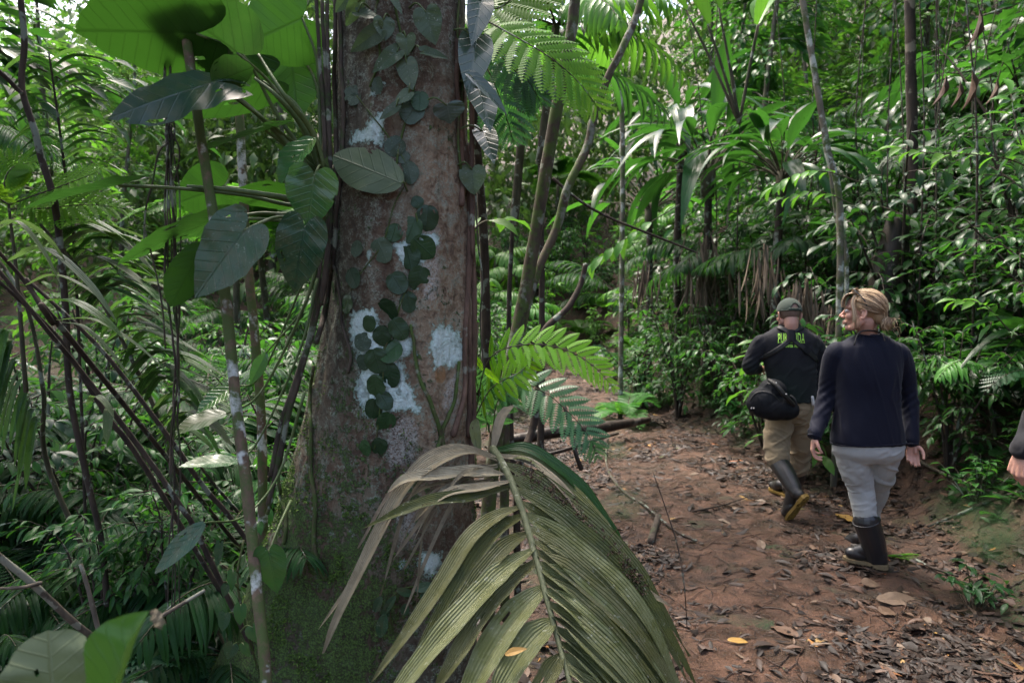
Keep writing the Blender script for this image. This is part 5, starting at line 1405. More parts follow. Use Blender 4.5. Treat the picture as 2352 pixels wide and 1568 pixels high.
stick_px("fallen_branch", "thin dark branch leaning across the path under the black log", [(1170, 1062, Yl - 1.1), (1290, 1035, Yl - .9), (1360, 1012, Yl - .6), (1420, 995, Yl - .3)], [.018, .02, .014], M_WETW, 5, "branch")
stick_px("fallen_branch", "short dark stub standing at the path edge below the fern", [(1296, 930, 3.6), (1312, 990, 3.55), (1322, 1040, 3.5), (1336, 1078, 3.5)], [.010, .011, .012], M_WETW, 6, "branch")
P_ = lambda L, up=.02: [lie(u, v, up) for u, v in L]
for q, (lab, L, r, mt) in enumerate([
        ("grey lichened stick bending along the left edge of the path", [(1396, 1010), (1392, 1060), (1404, 1100), (1440, 1140), (1480, 1165)], [.009, .012, .010], M_LIANA),
        ("thin curved stick continuing along the path edge to a fallen leaf", [(1480, 1165), (1520, 1200), (1560, 1230), (1600, 1248)], [.011, .008], M_STEMD),
        ("short thick grey stick end lying on the path edge", [(1512, 1190), (1502, 1225), (1494, 1250)], [.024, .026], M_LIANA),
        ("slender dark twig lying across the smooth mud", [(1590, 1180), (1660, 1165), (1720, 1145)], [.008, .004], M_STEMD),
        ("grey root snaking down the right bank past the women's arm", [(2150, 905), (2190, 960), (2215, 1000), (2240, 1050), (2262, 1110)], [.018, .02, .018], M_GREYW),
        ("brown stick lying on the slope at the right behind the moss", [(2090, 1050), (2150, 1085), (2210, 1110), (2290, 1140)], [.014, .012, .008], M_GREYW),
        ("thin dark stick crossing the moss at the right edge", [(2130, 1215), (2220, 1180), (2290, 1150), (2350, 1135)], [.010, .012, .008], M_STEMD),
        ("dark stick pressed in the mud behind the standing boots", [(2100, 1290), (2140, 1310), (2200, 1330)], [.010, .008], M_STEMD)]):
    P = spl(P_(L), 24)
    o = thing("stick", lab, "stick", P[0]); mb = MB(); add_tube(mb, P, r, 8, .5, .2, q); part("wood", mb, mt, o)
stick_px("thin_twig", "thin bare twig hanging over the path edge beside the frond", [(1500, 1085, 2.9), (1530, 1170, 2.85), (1558, 1260, 2.8), (1572, 1350, 2.75), (1578, 1440, 2.8)], [.002, .003, .002], M_STEMD, 8)
stick_px("dead_branch", "bare brown branch leaning across the lower left corner", [(-20, 1262, 1.9), (80, 1345, 2.0), (160, 1420, 2.1), (230, 1475, 2.2), (285, 1515, 2.25)], [.009, .011, .010], M_GREYW, 9, "branch")
stick_px("dead_branch", "pale short side twig of the lower left corner", [(-20, 1352, 1.9), (50, 1348, 1.95), (95, 1338, 2.0)], [.004, .006], M_GREYW, 10, "branch")
stick_px("dead_branch", "thin upright broken stick in the lower left thicket", [(185, 1295, 2.2), (205, 1360, 2.2), (222, 1430, 2.2), (235, 1480, 2.2)], [.006, .009], M_GREYW, 11, "branch")
stick_px("dead_branch", "pale stick poking out right of the folded young leaf", [(370, 1415, 1.9), (420, 1385, 1.95), (470, 1355, 2.0)], [.006, .005], M_GREYW, 12, "branch")

# single leaves that stand out on the ground
def ground_leaf(label, u, v, L, w, ang, tint, seed, lift=.02, el=0.0, mat=None):
    p = ground_px(u, v) + np.array([0, 0, lift])
    mb = MB(); d = np.array([math.cos(ang), math.sin(ang), el])
    big_leaf(mb, -d * L / 2, d * L / 2, (.1, -.25, 1), w, 'oval', fold=.12, droop=.15, wave=.04, nr=6, no=13, seed=seed, tint=tint)
    o = tag(obj("fallen_leaf", mb.mesh("fallen_leaf", mat or M_DEAD), None, p), label, "leaf")
    return o
ground_leaf("large pale brown leaf propped on the moss left of the woman's knees", 1893, 1050, .36, .17, .7, .88, 1, .10, .5)
ground_leaf("yellow leaf on the mud just left of the grey trousers", 1945, 1196, .17, .09, 2.2, .965, 2, .03, .3)
ground_leaf("big wet grey leaf lying flat on the path in the right foreground", 2075, 1382, .30, .12, .1, .90, 3)
ground_leaf("round pale tan leaf in the litter left of the big wet leaf", 2037, 1410, .10, .08, .4, .86, 4)
ground_leaf("pale grey pointed leaf upright at the end of the curved stick", 1748, 1258, .11, .06, 1.3, .9, 5, .03, .4)
ground_leaf("yellow leaf in the lower middle of the path", 1695, 1478, .10, .04, .05, .965, 6)
ground_leaf("grey dead leaf with a brown stub near the lower middle", 1800, 1452, .18, .09, 1.9, .8, 7)
ground_leaf("grey oval dead leaf in front of the woman's boots", 2000, 1345, .12, .09, .3, .88, 8)
ground_leaf("yellow leaf fallen on the near leaflets of the weathered frond", 1180, 1490, .001, .001, 0, .965, 9) if False else None
mb = MB(); big_leaf(mb, at(1160, 1503, 1.6), at(1208, 1484, 1.6), (.1, -.6, 1), .022, 'lance', fold=.3, droop=.2, nr=5, no=9, seed=3, tint=.966)
tag(obj("fallen_leaf", mb.mesh("fallen_leaf", M_DEAD)), "small yellow leaf caught on the near left leaflets of the frond", "leaf")
gp = ground_px(2060, 1282)
mb = MB()
for q in range(5): put_leaves(mb, leaf_tpl('strap', 6, 2, .2, .1), [[-.12 + .03 * q, 0, .02]], [[1, .12 * (q - 2), .03]], [[0, 0, 1]], .2, .022, .6)
tag(obj("palm_scrap", mb.mesh("palm_scrap", M_FERNB), None, gp), "bright green scrap of palm leaf on the mud right of the boots", "leaf")
# ------------------------------------------------------------------ people: solid volumes fused into one skin, then clothes over it
def ball(mb, c, r, n=14, basis=None):
    r = np.array([r, r, r]) if np.isscalar(r) else np.array(r, float)
    th = np.linspace(0, np.pi, n // 2 + 2)[1:-1]; ph = np.linspace(0, 2 * np.pi, n, endpoint=False)
    A, B = np.meshgrid(th, ph, indexing='ij')
    S = np.stack([np.sin(A) * np.cos(B), np.sin(A) * np.sin(B), np.cos(A)], -1).reshape(-1, 3)
    S = np.vstack([S, [0, 0, 1], [0, 0, -1]]) * r
    if basis is not None: S = S @ np.array(basis)
    m = len(th)
    i, j = np.meshgrid(np.arange(m - 1), np.arange(n), indexing='ij'); j2 = (j + 1) % n
    Q = np.stack([i * n + j, (i + 1) * n + j, (i + 1) * n + j2, i * n + j2], -1).reshape(-1, 4)
    k = np.arange(n); k2 = (k + 1) % n
    T = np.vstack([np.stack([np.full(n, m * n), k, k2], 1), np.stack([np.full(n, m * n + 1), (m - 1) * n + k2, (m - 1) * n + k], 1)])
    mb.add(S + np.array(c), Q, T)
def limb(mb, pts, radii, n=24, ns=14, flat=None):
    """tapered limb with round ends"""
    P = spl(pts, n) if len(pts) > 2 else spl(pts, 8)
    r = np.interp(np.linspace(0, 1, len(P)), np.linspace(0, 1, len(radii)), radii)
    V, Q, T, uv = tube(P, r, ns)
    mb.add(V, Q, T)
    ball(mb, P[0], r[0] * .995); ball(mb, P[-1], r[-1] * .995)
def loft(mb, rings, ns=32, sq=2.4):
    """horizontal super-ellipse rings (center, rx, ry)"""
    a = np.linspace(0, 2 * np.pi, ns, endpoint=False)
    C = spl([np.concatenate([c, [rx, ry]]) for c, rx, ry in rings], 44)
    ca, sa = np.sign(np.cos(a)) * np.abs(np.cos(a)) ** (2 / sq), np.sign(np.sin(a)) * np.abs(np.sin(a)) ** (2 / sq)
    V = np.stack([C[:, 0:1] + C[:, 3:4] * ca, C[:, 1:2] + C[:, 4:5] * sa, np.repeat(C[:, 2:3], ns, 1)], -1)
    m = len(C)
    if C[0, 2] > C[-1, 2]: V = V[::-1]; C = C[::-1]
    V = V.reshape(-1, 3)
    i, j = np.meshgrid(np.arange(m - 1), np.arange(ns), indexing='ij'); j2 = (j + 1) % ns
    Q = np.stack([i * ns + j, i * ns + j2, (i + 1) * ns + j2, (i + 1) * ns + j], -1).reshape(-1, 4)
    V = np.vstack([V, C[0, :3], C[-1, :3]])
    k = np.arange(ns); k2 = (k + 1) % ns
    T = np.vstack([np.stack([np.full(ns, m * ns), k2, k], 1), np.stack([np.full(ns, m * ns + 1), (m - 1) * ns + k, (m - 1) * ns + k2], 1)])
    mb.add(V, Q, T)
def fuse(mb, voxel=.004, it=3, fac=.5, folds=None):
    """union of the collected volumes as one skin: returns verts, polygons (V, loops)"""
    me = mb.mesh("tmp")
    o = bpy.data.objects.new("tmp", me); COL.objects.link(o)
    r = o.modifiers.new("r", 'REMESH'); r.mode = 'VOXEL'; r.voxel_size = voxel
    s = o.modifiers.new("s", 'SMOOTH'); s.iterations = it; s.factor = fac
    bpy.context.view_layer.update()
    dg = bpy.context.evaluated_depsgraph_get()
    ev = o.evaluated_get(dg)
    m2 = ev.to_mesh()
    n = len(m2.vertices)
    V = np.empty(n * 3); m2.vertices.foreach_get("co", V); V = V.reshape(-1, 3)
    N = np.empty(n * 3); m2.vertices.foreach_get("normal", N); N = N.reshape(-1, 3)
    L = np.empty(len(m2.loops), np.int32); m2.loops.foreach_get("vertex_index", L)
    tot = np.empty(len(m2.polygons), np.int32); m2.polygons.foreach_get("loop_total", tot)
    st = np.empty(len(m2.polygons), np.int32); m2.polygons.foreach_get("loop_start", st)
    ev.to_mesh_clear()
    bpy.data.objects.remove(o); bpy.data.meshes.remove(me)
    q = tot == 4
    Q = L[st[q][:, None] + np.arange(4)]; T = L[st[~q][:, None] + np.arange(3)]
    if folds is not None: V = V + N * folds(V, N)[:, None]
    out = MB(); out.add(V, Q, T)
    return out
def bvh_of(mb):
    V = np.concatenate(mb.V); F = [tuple(q) for q in np.concatenate(mb.Q)] + ([tuple(t) for t in np.concatenate(mb.T3)] if mb.T3 else [])
    return BVHTree.FromPolygons([tuple(p) for p in V], F)
def hit_px(bvh, u, v):
    o = Vector((0, 0, CAM_H)); d = (Vector(at(u, v, 3.0)) - o).normalized()
    h = bvh.ray_cast(o, d)
    if h[0] is None: return None, None
    n = np.array(h[1])
    return np.array(h[0]), (n if n.dot(np.array(d)) < 0 else -n)
def ribbon(mb, bvh, pts, w, lift=.004, th=.003, n=30, fall=None):
    """strap lying on a surface along photo points"""
    P, N = [], []
    for u, v in spl(pts, n):
        p, nn = hit_px(bvh, u, v)
        if p is None: continue
        P.append(p + nn * lift); N.append(nn)
    P, N = np.array(P), unit(np.array(N))
    for _ in range(4):
        P[1:-1] = .25 * P[:-2] + .5 * P[1:-1] + .25 * P[2:]; N[1:-1] = unit(.25 * N[:-2] + .5 * N[1:-1] + .25 * N[2:])
    T = unit(np.gradient(P, axis=0)); S = unit(np.cross(T, N))
    prof = [(-.5, 0), (-.5, 1), (-.25, 1.15), (.25, 1.15), (.5, 1), (.5, 0)]
    V = np.stack([P + S * (w * a) + N * (th * b) for a, b in prof], 1)
    k = len(prof); m = len(P)
    i, j = np.meshgrid(np.arange(m - 1), np.arange(k), indexing='ij'); j2 = (j + 1) % k
    mb.add(V.reshape(-1, 3), np.stack([i * k + j, i * k + j2, (i + 1) * k + j2, (i + 1) * k + j], -1).reshape(-1, 4))
def hand(mb, wrist, d, palm, size=.18, curl=.5, side=1, spread=.06, thumb=.5):
    """palm, four bent fingers of unequal length and a thumb; d: wrist to knuckles, palm: normal of the palm side, side: +1 thumb at d x palm"""
    d = unit(d); palm = unit(np.array(palm) - d * np.dot(palm, d)); s = np.cross(d, palm) * side
    k = size / .18
    wrist = np.array(wrist, float)
    kn = []
    for q, (off, l) in enumerate([(.029, .088), (.010, .092), (-.010, .088), (-.028, .080)]):
        b = wrist + s * off * .55 * k + d * .012 * k; e = wrist + s * off * k + d * l * k - palm * .004 * (1 - abs(q - 1.2) * .5) * k
        limb(mb, [b, (b + e) / 2 - palm * .002 * k, e], [.0135 * k, .0130 * k, .0108 * k], 8, 10)
        kn.append(e)
    limb(mb, [wrist + palm * .006 * k + s * .012 * k, wrist + palm * .008 * k + s * .016 * k + d * .06 * k], [.014 * k, .012 * k])
    for q, (e, Ls) in enumerate(zip(kn, [(.040, .024, .020), (.044, .028, .022), (.041, .026, .021), (.032, .020, .018)])):
        p = e; a = curl * (.75 + .12 * q); dd = d + s * spread * (1.2 - q) * .8
        pts = [p]
        for l, c in zip(Ls, (1.0, 1.15, .7)):
            v = unit(unit(dd) * math.cos(a) + palm * math.sin(a)); p = p + v * l * k; pts.append(p); a += curl * c
        limb(mb, pts, [.0098 * k, .0088 * k, .0080 * k, .0068 * k], 12, 9)
    t0 = wrist + s * .022 * k + d * .020 * k + palm * .006 * k
    t1 = t0 + (s * .75 + d * .6 + palm * .35) * .034 * k; t2 = t1 + (s * .25 + d * .9 + palm * thumb * .8) * .032 * k; t3 = t2 + (d * .85 + palm * thumb * 1.2 - s * .1) * .024 * k
    limb(mb, [t0, t1, t2, t3], [.0145 * k, .0115 * k, .0100 * k, .0078 * k], 12, 9)
def head(mb, c, f, u, k=1.0, female=False):
    """head centred at the eyes' height; f forward, u up"""
    f = unit(f); u = unit(np.array(u) - f * np.dot(u, f)); r = np.cross(f, u)
    B = np.array([r, f, u])
    W = lambda x, y, z: np.array(c) + k * (x * r + y * f + z * u)
    ball(mb, W(0, -.016, .032), np.array([.076, .097, .090]) * k, 20, B)
    ball(mb, W(0, .022, -.030), np.array([.061, .066, .076]) * k, 18, B)
    ball(mb, W(0, .030, .045), np.array([.060, .056, .050]) * k, 16, B)
    ball(mb, W(0, .064, -.098), np.array([.024, .021, .019]) * k, 12, B)
    for sx in (-1, 1):
        limb(mb, [W(sx * .056, -.012, -.052), W(sx * .046, .025, -.088), W(0, .060, -.100)], [.020 * k, .020 * k, .019 * k], 10)
        ball(mb, W(sx * .040, .058, -.030), np.array([.026, .026, .024]) * k, 12, B)
        limb(mb, [W(sx * .052, .060, .024), W(sx * .030, .079, .026), W(sx * .012, .083, .020)], [.011 * k, .012 * k, .010 * k], 8)
        ball(mb, W(sx * .031, .078, -.001), np.array([.015, .010, .009]) * k, 10, B)
        # ear: bowl, rim and lobe
        e = W(sx * .082, -.016, -.012)
        limb(mb, [e + k * (.012 * f - .022 * u), e + k * (-.004 * f - .026 * u), e + k * (-.016 * f - .002 * u) + sx * r * .007 * k, e + k * (-.013 * f + .022 * u) + sx * r * .008 * k, e + k * (.002 * f + .029 * u) + sx * r * .004 * k, e + k * (.014 * f + .018 * u)], [.006 * k, .0065 * k, .0058 * k, .0055 * k, .0055 * k, .005 * k], 18, 8)
        ball(mb, e + k * (-.001 * f), np.array([.006, .013, .022]) * k, 10, B)
    limb(mb, [W(0, .087, .010), W(0, .100, -.012), W(0, .113, -.032)], [.0085 * k, .0095 * k, .0115 * k], 10, 10)
    for sx in (-1, 1): ball(mb, W(sx * .012, .099, -.036), .0095 * k, 8)
    for sx in (-1, 1):
        limb(mb, [W(sx * .022, .080, -.066), W(sx * .010, .091, -.062), W(0, .0935, -.064)], [.0055 * k, .0075 * k, .0072 * k], 8)
        limb(mb, [W(sx * .020, .080, -.069), W(sx * .010, .089, -.074), W(0, .0915, -.075)], [.0055 * k, .0078 * k, .0082 * k], 8)
    return W
def folds_fn(amp, freq, seed, zlo=None, stretch=(1, 1, 1), rot=0.5):
    """cloth creases: long ridged wrinkles"""
    def fn(V, N):
        a = rot
        X = V[:, 0] * math.cos(a) - V[:, 2] * math.sin(a); Z = V[:, 0] * math.sin(a) + V[:, 2] * math.cos(a)
        P = np.stack([X * freq * stretch[0], V[:, 1] * freq * stretch[1], Z * freq * stretch[2]], 1)
        w = .9 * noise3(P * .35, seed + 5)
        P[:, 2] += w
        n = 1 - np.abs(fbm(P, 2, seed)) * 2.6
        P2 = np.stack([V[:, 0] * freq * .7, V[:, 1] * freq * .7, V[:, 2] * freq * 1.1], 1)
        return amp * (smooth(.2, 1.0, n) - .35) * (.55 + .6 * noise3(P2 * .6, seed + 9)) + amp * .5 * fbm(P2 * .5, 2, seed + 3)
    return fn

k = NT("skin"); c = k.coord(); n1 = k.noise(18, 4, .6, c)
M_SKIN = k.done(k.surf(k.mix(n1, (.40, .20, .15), (.50, .285, .22)), .5, k.bump(k.noise(160, 3, .6, c), .0008, .3), .4, **{"Subsurface Weight": .12, "Subsurface Radius": (.012, .005, .003), "Subsurface Scale": .6}))
def cloth(name, ca, cb, rough=.85, weave=900, nsc=9, sheen=.06):
    k = NT(name); c = k.coord()
    n = k.noise(nsc, 4, .6, c)
    return k.done(k.surf(k.mix(n, ca, cb), rough, k.bump(k.noise(weave, 2, .5, c), .0006, .35), .16, **{"Sheen Weight": sheen}))
M_NAVY = cloth("navy jersey", (.0028, .0036, .0105), (.0054, .0066, .017), .75)
M_GREYT = cloth("light grey trouser cloth", (.29, .295, .29), (.36, .365, .355), .75, sheen=.1)
M_KHAKI = cloth("khaki trouser cloth", (.165, .125, .075), (.225, .175, .11), .85, sheen=.1)
M_BLACKC = cloth("black cloth", (.008, .008, .010), (.014, .014, .017), .8)
M_NYLON = plain_mat("black nylon", (.0055, .006, .0075), (.012, .013, .016), 60, .75, .3, .2)
M_STRAPB = plain_mat("black webbing", (.008, .008, .008), (.016, .015, .015), 200, .6, .4)
M_RUBBER = plain_mat("black rubber", (.010, .010, .012), (.022, .021, .022), 14, .34, .15, .5)
M_RUBBERM = plain_mat("muddy black rubber", (.012, .012, .014), (.030, .026, .022), 14, .42, .15, .5)
M_SOLEY = plain_mat("muddy yellow sole", (.045, .026, .014), (.30, .19, .03), 26, .6, .6, .4)
M_SOLEC = plain_mat("muddy cream sole", (.04, .026, .016), (.24, .185, .10), 22, .6, .6, .4)
k = NT("charcoal shirt fading to green"); c = k.coord(); z = k.n("ShaderNodeSeparateXYZ", {0: c}); n = k.noise(9, 4, .6, c)
gf = k.math('MULTIPLY', k.ramp(z.outputs[2], [(.55, 1.), (.60, 1.), (1., 0.)]), k.ramp(k.math('SUBTRACT', .12, z.outputs[0]), [(.0, .1), (.32, 1.)]))
gf = k.math('MULTIPLY', k.ramp(k.math('ADD', k.math('MULTIPLY', z.outputs[2], -2.6), 3.15), [(0., 0.), (.8, 1.)]), k.ramp(k.math('ADD', k.math('MULTIPLY', z.outputs[0], -2.2), .5), [(.0, .15), (1., 1.)]))
M_CHAR = k.done(k.surf(k.mix(gf, k.mix(n, (.013, .013, .016), (.020, .020, .024)), k.mix(n, (.006, .014, .009), (.010, .024, .014))), .72, k.bump(k.noise(900, 2, .5, c), .0006, .3), .08, **{"Sheen Weight": .05}))
M_CAP = cloth("olive cap cloth", (.030, .042, .034), (.048, .062, .050), .85, 700, 20, .1)
k = NT("blonde hair"); t_ = k.attr("tint"); M_HAIR = k.done(k.surf(k.ramp(t_, [(0, (.060, .034, .018)), (.35, (.17, .10, .052)), (.7, (.36, .245, .14)), (1, (.58, .45, .30))]), .38, None, .5, **{"Anisotropic": .5}))
M_STUB = plain_mat("shaved hair skin", (.10, .065, .05), (.21, .13, .10), 300, .7, .2)
M_TEXT = plain_mat("lime green print", (.30, .60, .06), (.36, .68, .09), 90, .6)
M_GLASS = plain_mat("brown sunglass lens", (.10, .045, .018), (.14, .065, .025), 8, .12, 0, .8)
M_FRAME = plain_mat("dark glasses frame", (.010, .013, .022), (.016, .02, .03), 20, .3)
M_METAL = plain_mat("dull steel", (.3, .3, .31), (.5, .5, .5), 40, .35, 0, .9)
M_EYE = plain_mat("eye white", (.6, .58, .55), (.65, .63, .6), 40, .2)
M_IRIS = plain_mat("eye iris", (.02, .03, .035), (.03, .04, .05), 40, .1)

def person(label, loc):
    o = thing("person", label, "person", loc)
    return o
def ring(uL, uR, v, Y, ry, dx=0):
    c = at((uL + uR) / 2, v, Y)
    return (c, (uR - uL) / 2 * Y / 1568, ry)
def boot(P_knee, P_ankle, heel, toe, up, rt, ra, sole_mat, mat, root, W=.046, shaft_label=None):
    """rubber boot: shaft down the calf, foot and thick sole as a sub-part"""
    P_knee, P_ankle, heel, toe, up = map(lambda a: np.array(a, float), (P_knee, P_ankle, heel, toe, up))
    fd = unit(toe - heel); up = unit(up - fd * up.dot(fd)); sd_ = np.cross(fd, up)
    L = np.linalg.norm(toe - heel)
    mb = MB()
    limb(mb, [P_knee, P_knee * .5 + P_ankle * .5 - fd * .006, P_ankle], [rt, (rt + ra) * .53, ra], 16, 18)
    B = np.array([sd_, fd, up])
    limb(mb, [P_ankle, heel + fd * .045 + up * .065, heel + fd * .042 + up * .045], [ra, .046, .042], 12, 16)
    ball(mb, heel + fd * .040 + up * .035, np.array([.039, .042, .036]), 16, B)
    limb(mb, [P_ankle + fd * .012, heel + fd * (L * .45) + up * .070, heel + fd * (L * .68) + up * .050], [ra * .9, .041, .041], 14, 16)
    ball(mb, heel + fd * (L * .68) + up * .040, np.array([W, .070, .040]), 18, B)
    ball(mb, heel + fd * (L * .84) + up * .038, np.array([W * .93, L * .15, .035]), 18, B)
    fb = fuse(mb, .004, 4)
    o = part("boot", fb, mat, root)
    # rim of the shaft
    tb = MB(); t = unit(P_ankle - P_knee); a = unit(np.cross(t, [0.3, 1, 0])); b = np.cross(t, a)
    ang = np.linspace(0, 2 * np.pi, 26)
    add_tube(tb, P_knee - t * .002 + (np.cos(ang)[:, None] * a + np.sin(ang)[:, None] * b) * rt * 1.0, .005, 6)
    part("rim", tb, mat, o)
    # sole: outlined slab with heel block and cleats
    tt = np.linspace(0, 1, 17)
    wd = np.interp(tt, [0, .06, .2, .42, .68, .85, .95, 1], [.018, .034, .038, .033, .047, .044, .028, .010])
    sb = MB()
    top, bot = [], []
    for q, (x, w_) in enumerate(zip(tt, wd)):
        hgt = .030 if x < .30 else (.016 if x < .36 else .022)
        cpos = heel - fd * .004 + fd * (L + .010) * x
        top.append([cpos - sd_ * w_ * 1.02 + up * .008, cpos + sd_ * w_ * 1.02 + up * .008]); bot.append([cpos - sd_ * w_ - up * (hgt - .010), cpos + sd_ * w_ - up * (hgt - .010)])
    A = np.array([[t0[0], t0[1], b0[1], b0[0]] for t0, b0 in zip(top, bot)]).reshape(-1, 3)
    i, j = np.meshgrid(np.arange(16), np.arange(4), indexing='ij'); j2 = (j + 1) % 4
    sb.add(A, np.vstack([np.stack([i * 4 + j, i * 4 + j2, (i + 1) * 4 + j2, (i + 1) * 4 + j], -1).reshape(-1, 4), [[0, 1, 2, 3], [67, 66, 65, 64]]]))
    for x in np.linspace(.05, .95, 12):
        w_ = np.interp(x, tt, wd) * .85; cpos = heel + fd * L * x - up * (.022 if x < .3 else .014)
        add_tube(sb, [cpos - sd_ * w_, cpos - up * .004, cpos + sd_ * w_], .006, 5)
    part("sole", sb, sole_mat, o, smooth_shade=False)
    return o
def trousers(root, waist, legs, mat, seed, amp=.007, rot=.6):
    mb = MB()
    loft(mb, waist, 32, 2.2)
    for pts, rad in legs: limb(mb, pts, rad, 30, 22)
    f1, f2 = folds_fn(amp, 8, seed, stretch=(.6, .6, 1.5), rot=rot), folds_fn(amp * .45, 14, seed + 40, stretch=(.6, .6, 1.6), rot=-rot * .8)
    return part("trousers", fuse(mb, .0052, 4, .5, lambda V, N: f1(V, N) + f2(V, N) - amp * .15), mat, root)

# ---------------- the woman in navy, head turned to the left
YW = 4.03
wo_ = person("woman with tied blonde hair in navy top, pale grey trousers and black boots", (2.12, YW + .1, floor(2.12, YW + .1)))
A = lambda u, v, Y=YW: at(u, v, Y)
hc = A(1979, 717, 4.00)
HF, HU = np.array([-.86, .52, .07]), np.array([.06, 0, 1.0])
sk = MB()
WH = head(sk, hc, HF, HU, .96, True)
limb(sk, [WH(0, -.035, -.05), A(1992, 768, 4.03), A(1996, 800, 4.04)], [.052, .055, .075], 10)
SHW = [(1928, 806, 4.04), (2058, 808, 4.04)]
WL = [A(1921, 812, 4.04), A(1900, 905, 4.10), A(1873, 996, 4.0)]
WR = [A(2063, 814, 4.04), A(2086, 910, 4.10), A(2094, 1012, 4.02)]
limb(sk, [A(1994, 800), A(1992, 900), A(1993, 1010)], [.085, .10, .12])
for L in (WL, WR): limb(sk, L, [.045, .036, .024], 20)
LEG_L = [A(1957, 1030, 4.03), A(1974, 1120, 4.08), A(1990, 1205, 4.05), A(2014, 1296, 4.06)]
LEG_R = [A(2032, 1030, 4.03), A(2016, 1118, 4.22), A(1992, 1205, 4.44), A(1985, 1246, 4.50)]
for L in (LEG_L, LEG_R): limb(sk, L, [.075, .05, .045, .035], 24)
hand(sk, WL[-1] + np.array([-.004, 0, -.012]), (-.12, .05, -1), (.75, -.25, .0), .165, .55, 1, .05, .6)
hand(sk, WR[-1] + np.array([.004, 0, -.010]), (.02, -.05, -1), (-.4, -.9, .0), .170, .62, -1, .05, .7)
part("body", fuse(sk, .0034, 3), M_SKIN, wo_)
tor = MB()
loft(tor, [ring(1967, 2024, 770, 4.02, .066), ring(1940, 2048, 782, 4.03, .085), ring(1918, 2066, 798, 4.03, .105), ring(1914, 2068, 840, 4.03, .122), ring(1918, 2065, 890, 4.03, .125), ring(1920, 2063, 940, 4.03, .128), ring(1915, 2070, 985, 4.03, .140), ring(1912, 2075, 1016, 4.03, .148)], 40, 2.3)
limb(tor, [A(1935, 803, 4.03), *WL[:1], A(1908, 860, 4.08), WL[1], A(1886, 955, 4.06), WL[2]], [.052, .068, .064, .056, .047, .042], 40, 18)
limb(tor, [A(2050, 805, 4.03), *WR[:1], A(2078, 860, 4.08), WR[1], A(2092, 960, 4.07), WR[2]], [.052, .068, .062, .053, .045, .040], 40, 18)
def fw(V, N):
    f = folds_fn(.010, 9, 3, stretch=(1.6, 1.2, .55), rot=-.25)(V, N)
    uvp, _ = proj(V)
    el = np.maximum(np.exp(-((uvp[:, 0] - 1898) / 26) ** 2 - ((uvp[:, 1] - 915) / 34) ** 2), np.exp(-((uvp[:, 0] - 2088) / 26) ** 2 - ((uvp[:, 1] - 915) / 34) ** 2))
    return f + .0035 * el * np.sin(uvp[:, 1] * .33 + uvp[:, 0] * .22 + 2 * noise3(V * 9, 4))
shw = fuse(tor, .006, 5, .5, fw)
so_ = part("shirt", shw, M_NAVY, wo_)
BW = bvh_of(shw)
cb = MB(); a = np.linspace(0, 2 * np.pi, 40)
cc = A(1996, 768, 4.02)
add_tube(cb, np.stack([cc[0] + .0755 * np.cos(a), cc[1] + .068 * np.sin(a), cc[2] + .004 + .012 * np.sin(a)], 1), .0055, 8); part("collar", cb, M_NAVY, so_)
for L, r_ in ((WL, .0405), (WR, .0385)):
    cb = MB(); t = unit(L[-1] - L[-2]); a1 = unit(np.cross(t, [0, 1, .2])); b1 = np.cross(t, a1)
    add_tube(cb, L[-1] + t * .022 + (np.cos(a)[:, None] * a1 + np.sin(a)[:, None] * b1) * r_ * .86, .006, 7); part("cuff", cb, M_NAVY, so_)
hm = MB(); c0, rx, ry = ring(1913, 2074, 1014, 4.03, .147); sq = 2 / 2.3
add_tube(hm, np.stack([c0[0] + rx * np.sign(np.cos(a)) * np.abs(np.cos(a)) ** sq, c0[1] + ry * np.sign(np.sin(a)) * np.abs(np.sin(a)) ** sq, c0[2] - .004 + .014 * np.cos(a + .8)], 1), .0045, 6); part("hem", hm, M_NAVY, so_)
lan = MB(); add_tube(lan, spl([A(1962, 792, 3.93), A(1972, 765, 3.945), A(1995, 759, 3.955), A(2020, 764, 3.97), A(2030, 782, 4.0)], 20), .0048, 6); part("lanyard", lan, M_STRAPB, wo_)
trousers(wo_, [ring(1922, 2066, 985, 4.03, .125), ring(1915, 2074, 1015, 4.03, .140), ring(1916, 2072, 1040, 4.03, .135), ring(1926, 2062, 1058, 4.04, .11)],
         [([A(1957, 1035, 4.03), A(1966, 1075, 4.05), A(1975, 1115, 4.08), A(1984, 1160, 4.07), A(1990, 1202, 4.05)], [.098, .091, .076, .069, .066]), ([A(2032, 1035, 4.03), A(2024, 1078, 4.10), A(2014, 1118, 4.22), A(2002, 1165, 4.34), A(1992, 1205, 4.44)], [.098, .088, .073, .066, .063])], M_GREYT, 11, .014, .6)
gz1 = floor(2.16, 4.06); gz2 = floor(2.3, 4.55)
an = A(2016, 1292, 4.07)
boot(A(1990, 1197, 4.05), an, np.array([an[0] + .030, an[1] - .055, gz1 + .030]), np.array([an[0] - .155, an[1] + .10, gz1 + .028]), (0, 0, 1), .076, .056, M_SOLEC, M_RUBBER, wo_)
an2 = A(1990, 1232, 4.50)
boot(A(1993, 1200, 4.42), an2, A(2003, 1268, 4.42), A(1944, 1248, 4.62), (0, 0, 1), .070, .054, M_SOLEC, M_RUBBER, wo_)
# face details
for sx in (-1, 1):
    eb = MB(); ball(eb, WH(sx * .031, .079, .0005), .0118, 12); eo = part("eye", eb, M_EYE, wo_)
    ib = MB(); ball(ib, WH(sx * .031, .0865, .0005), .0058, 10); part("iris", ib, M_IRIS, eo)
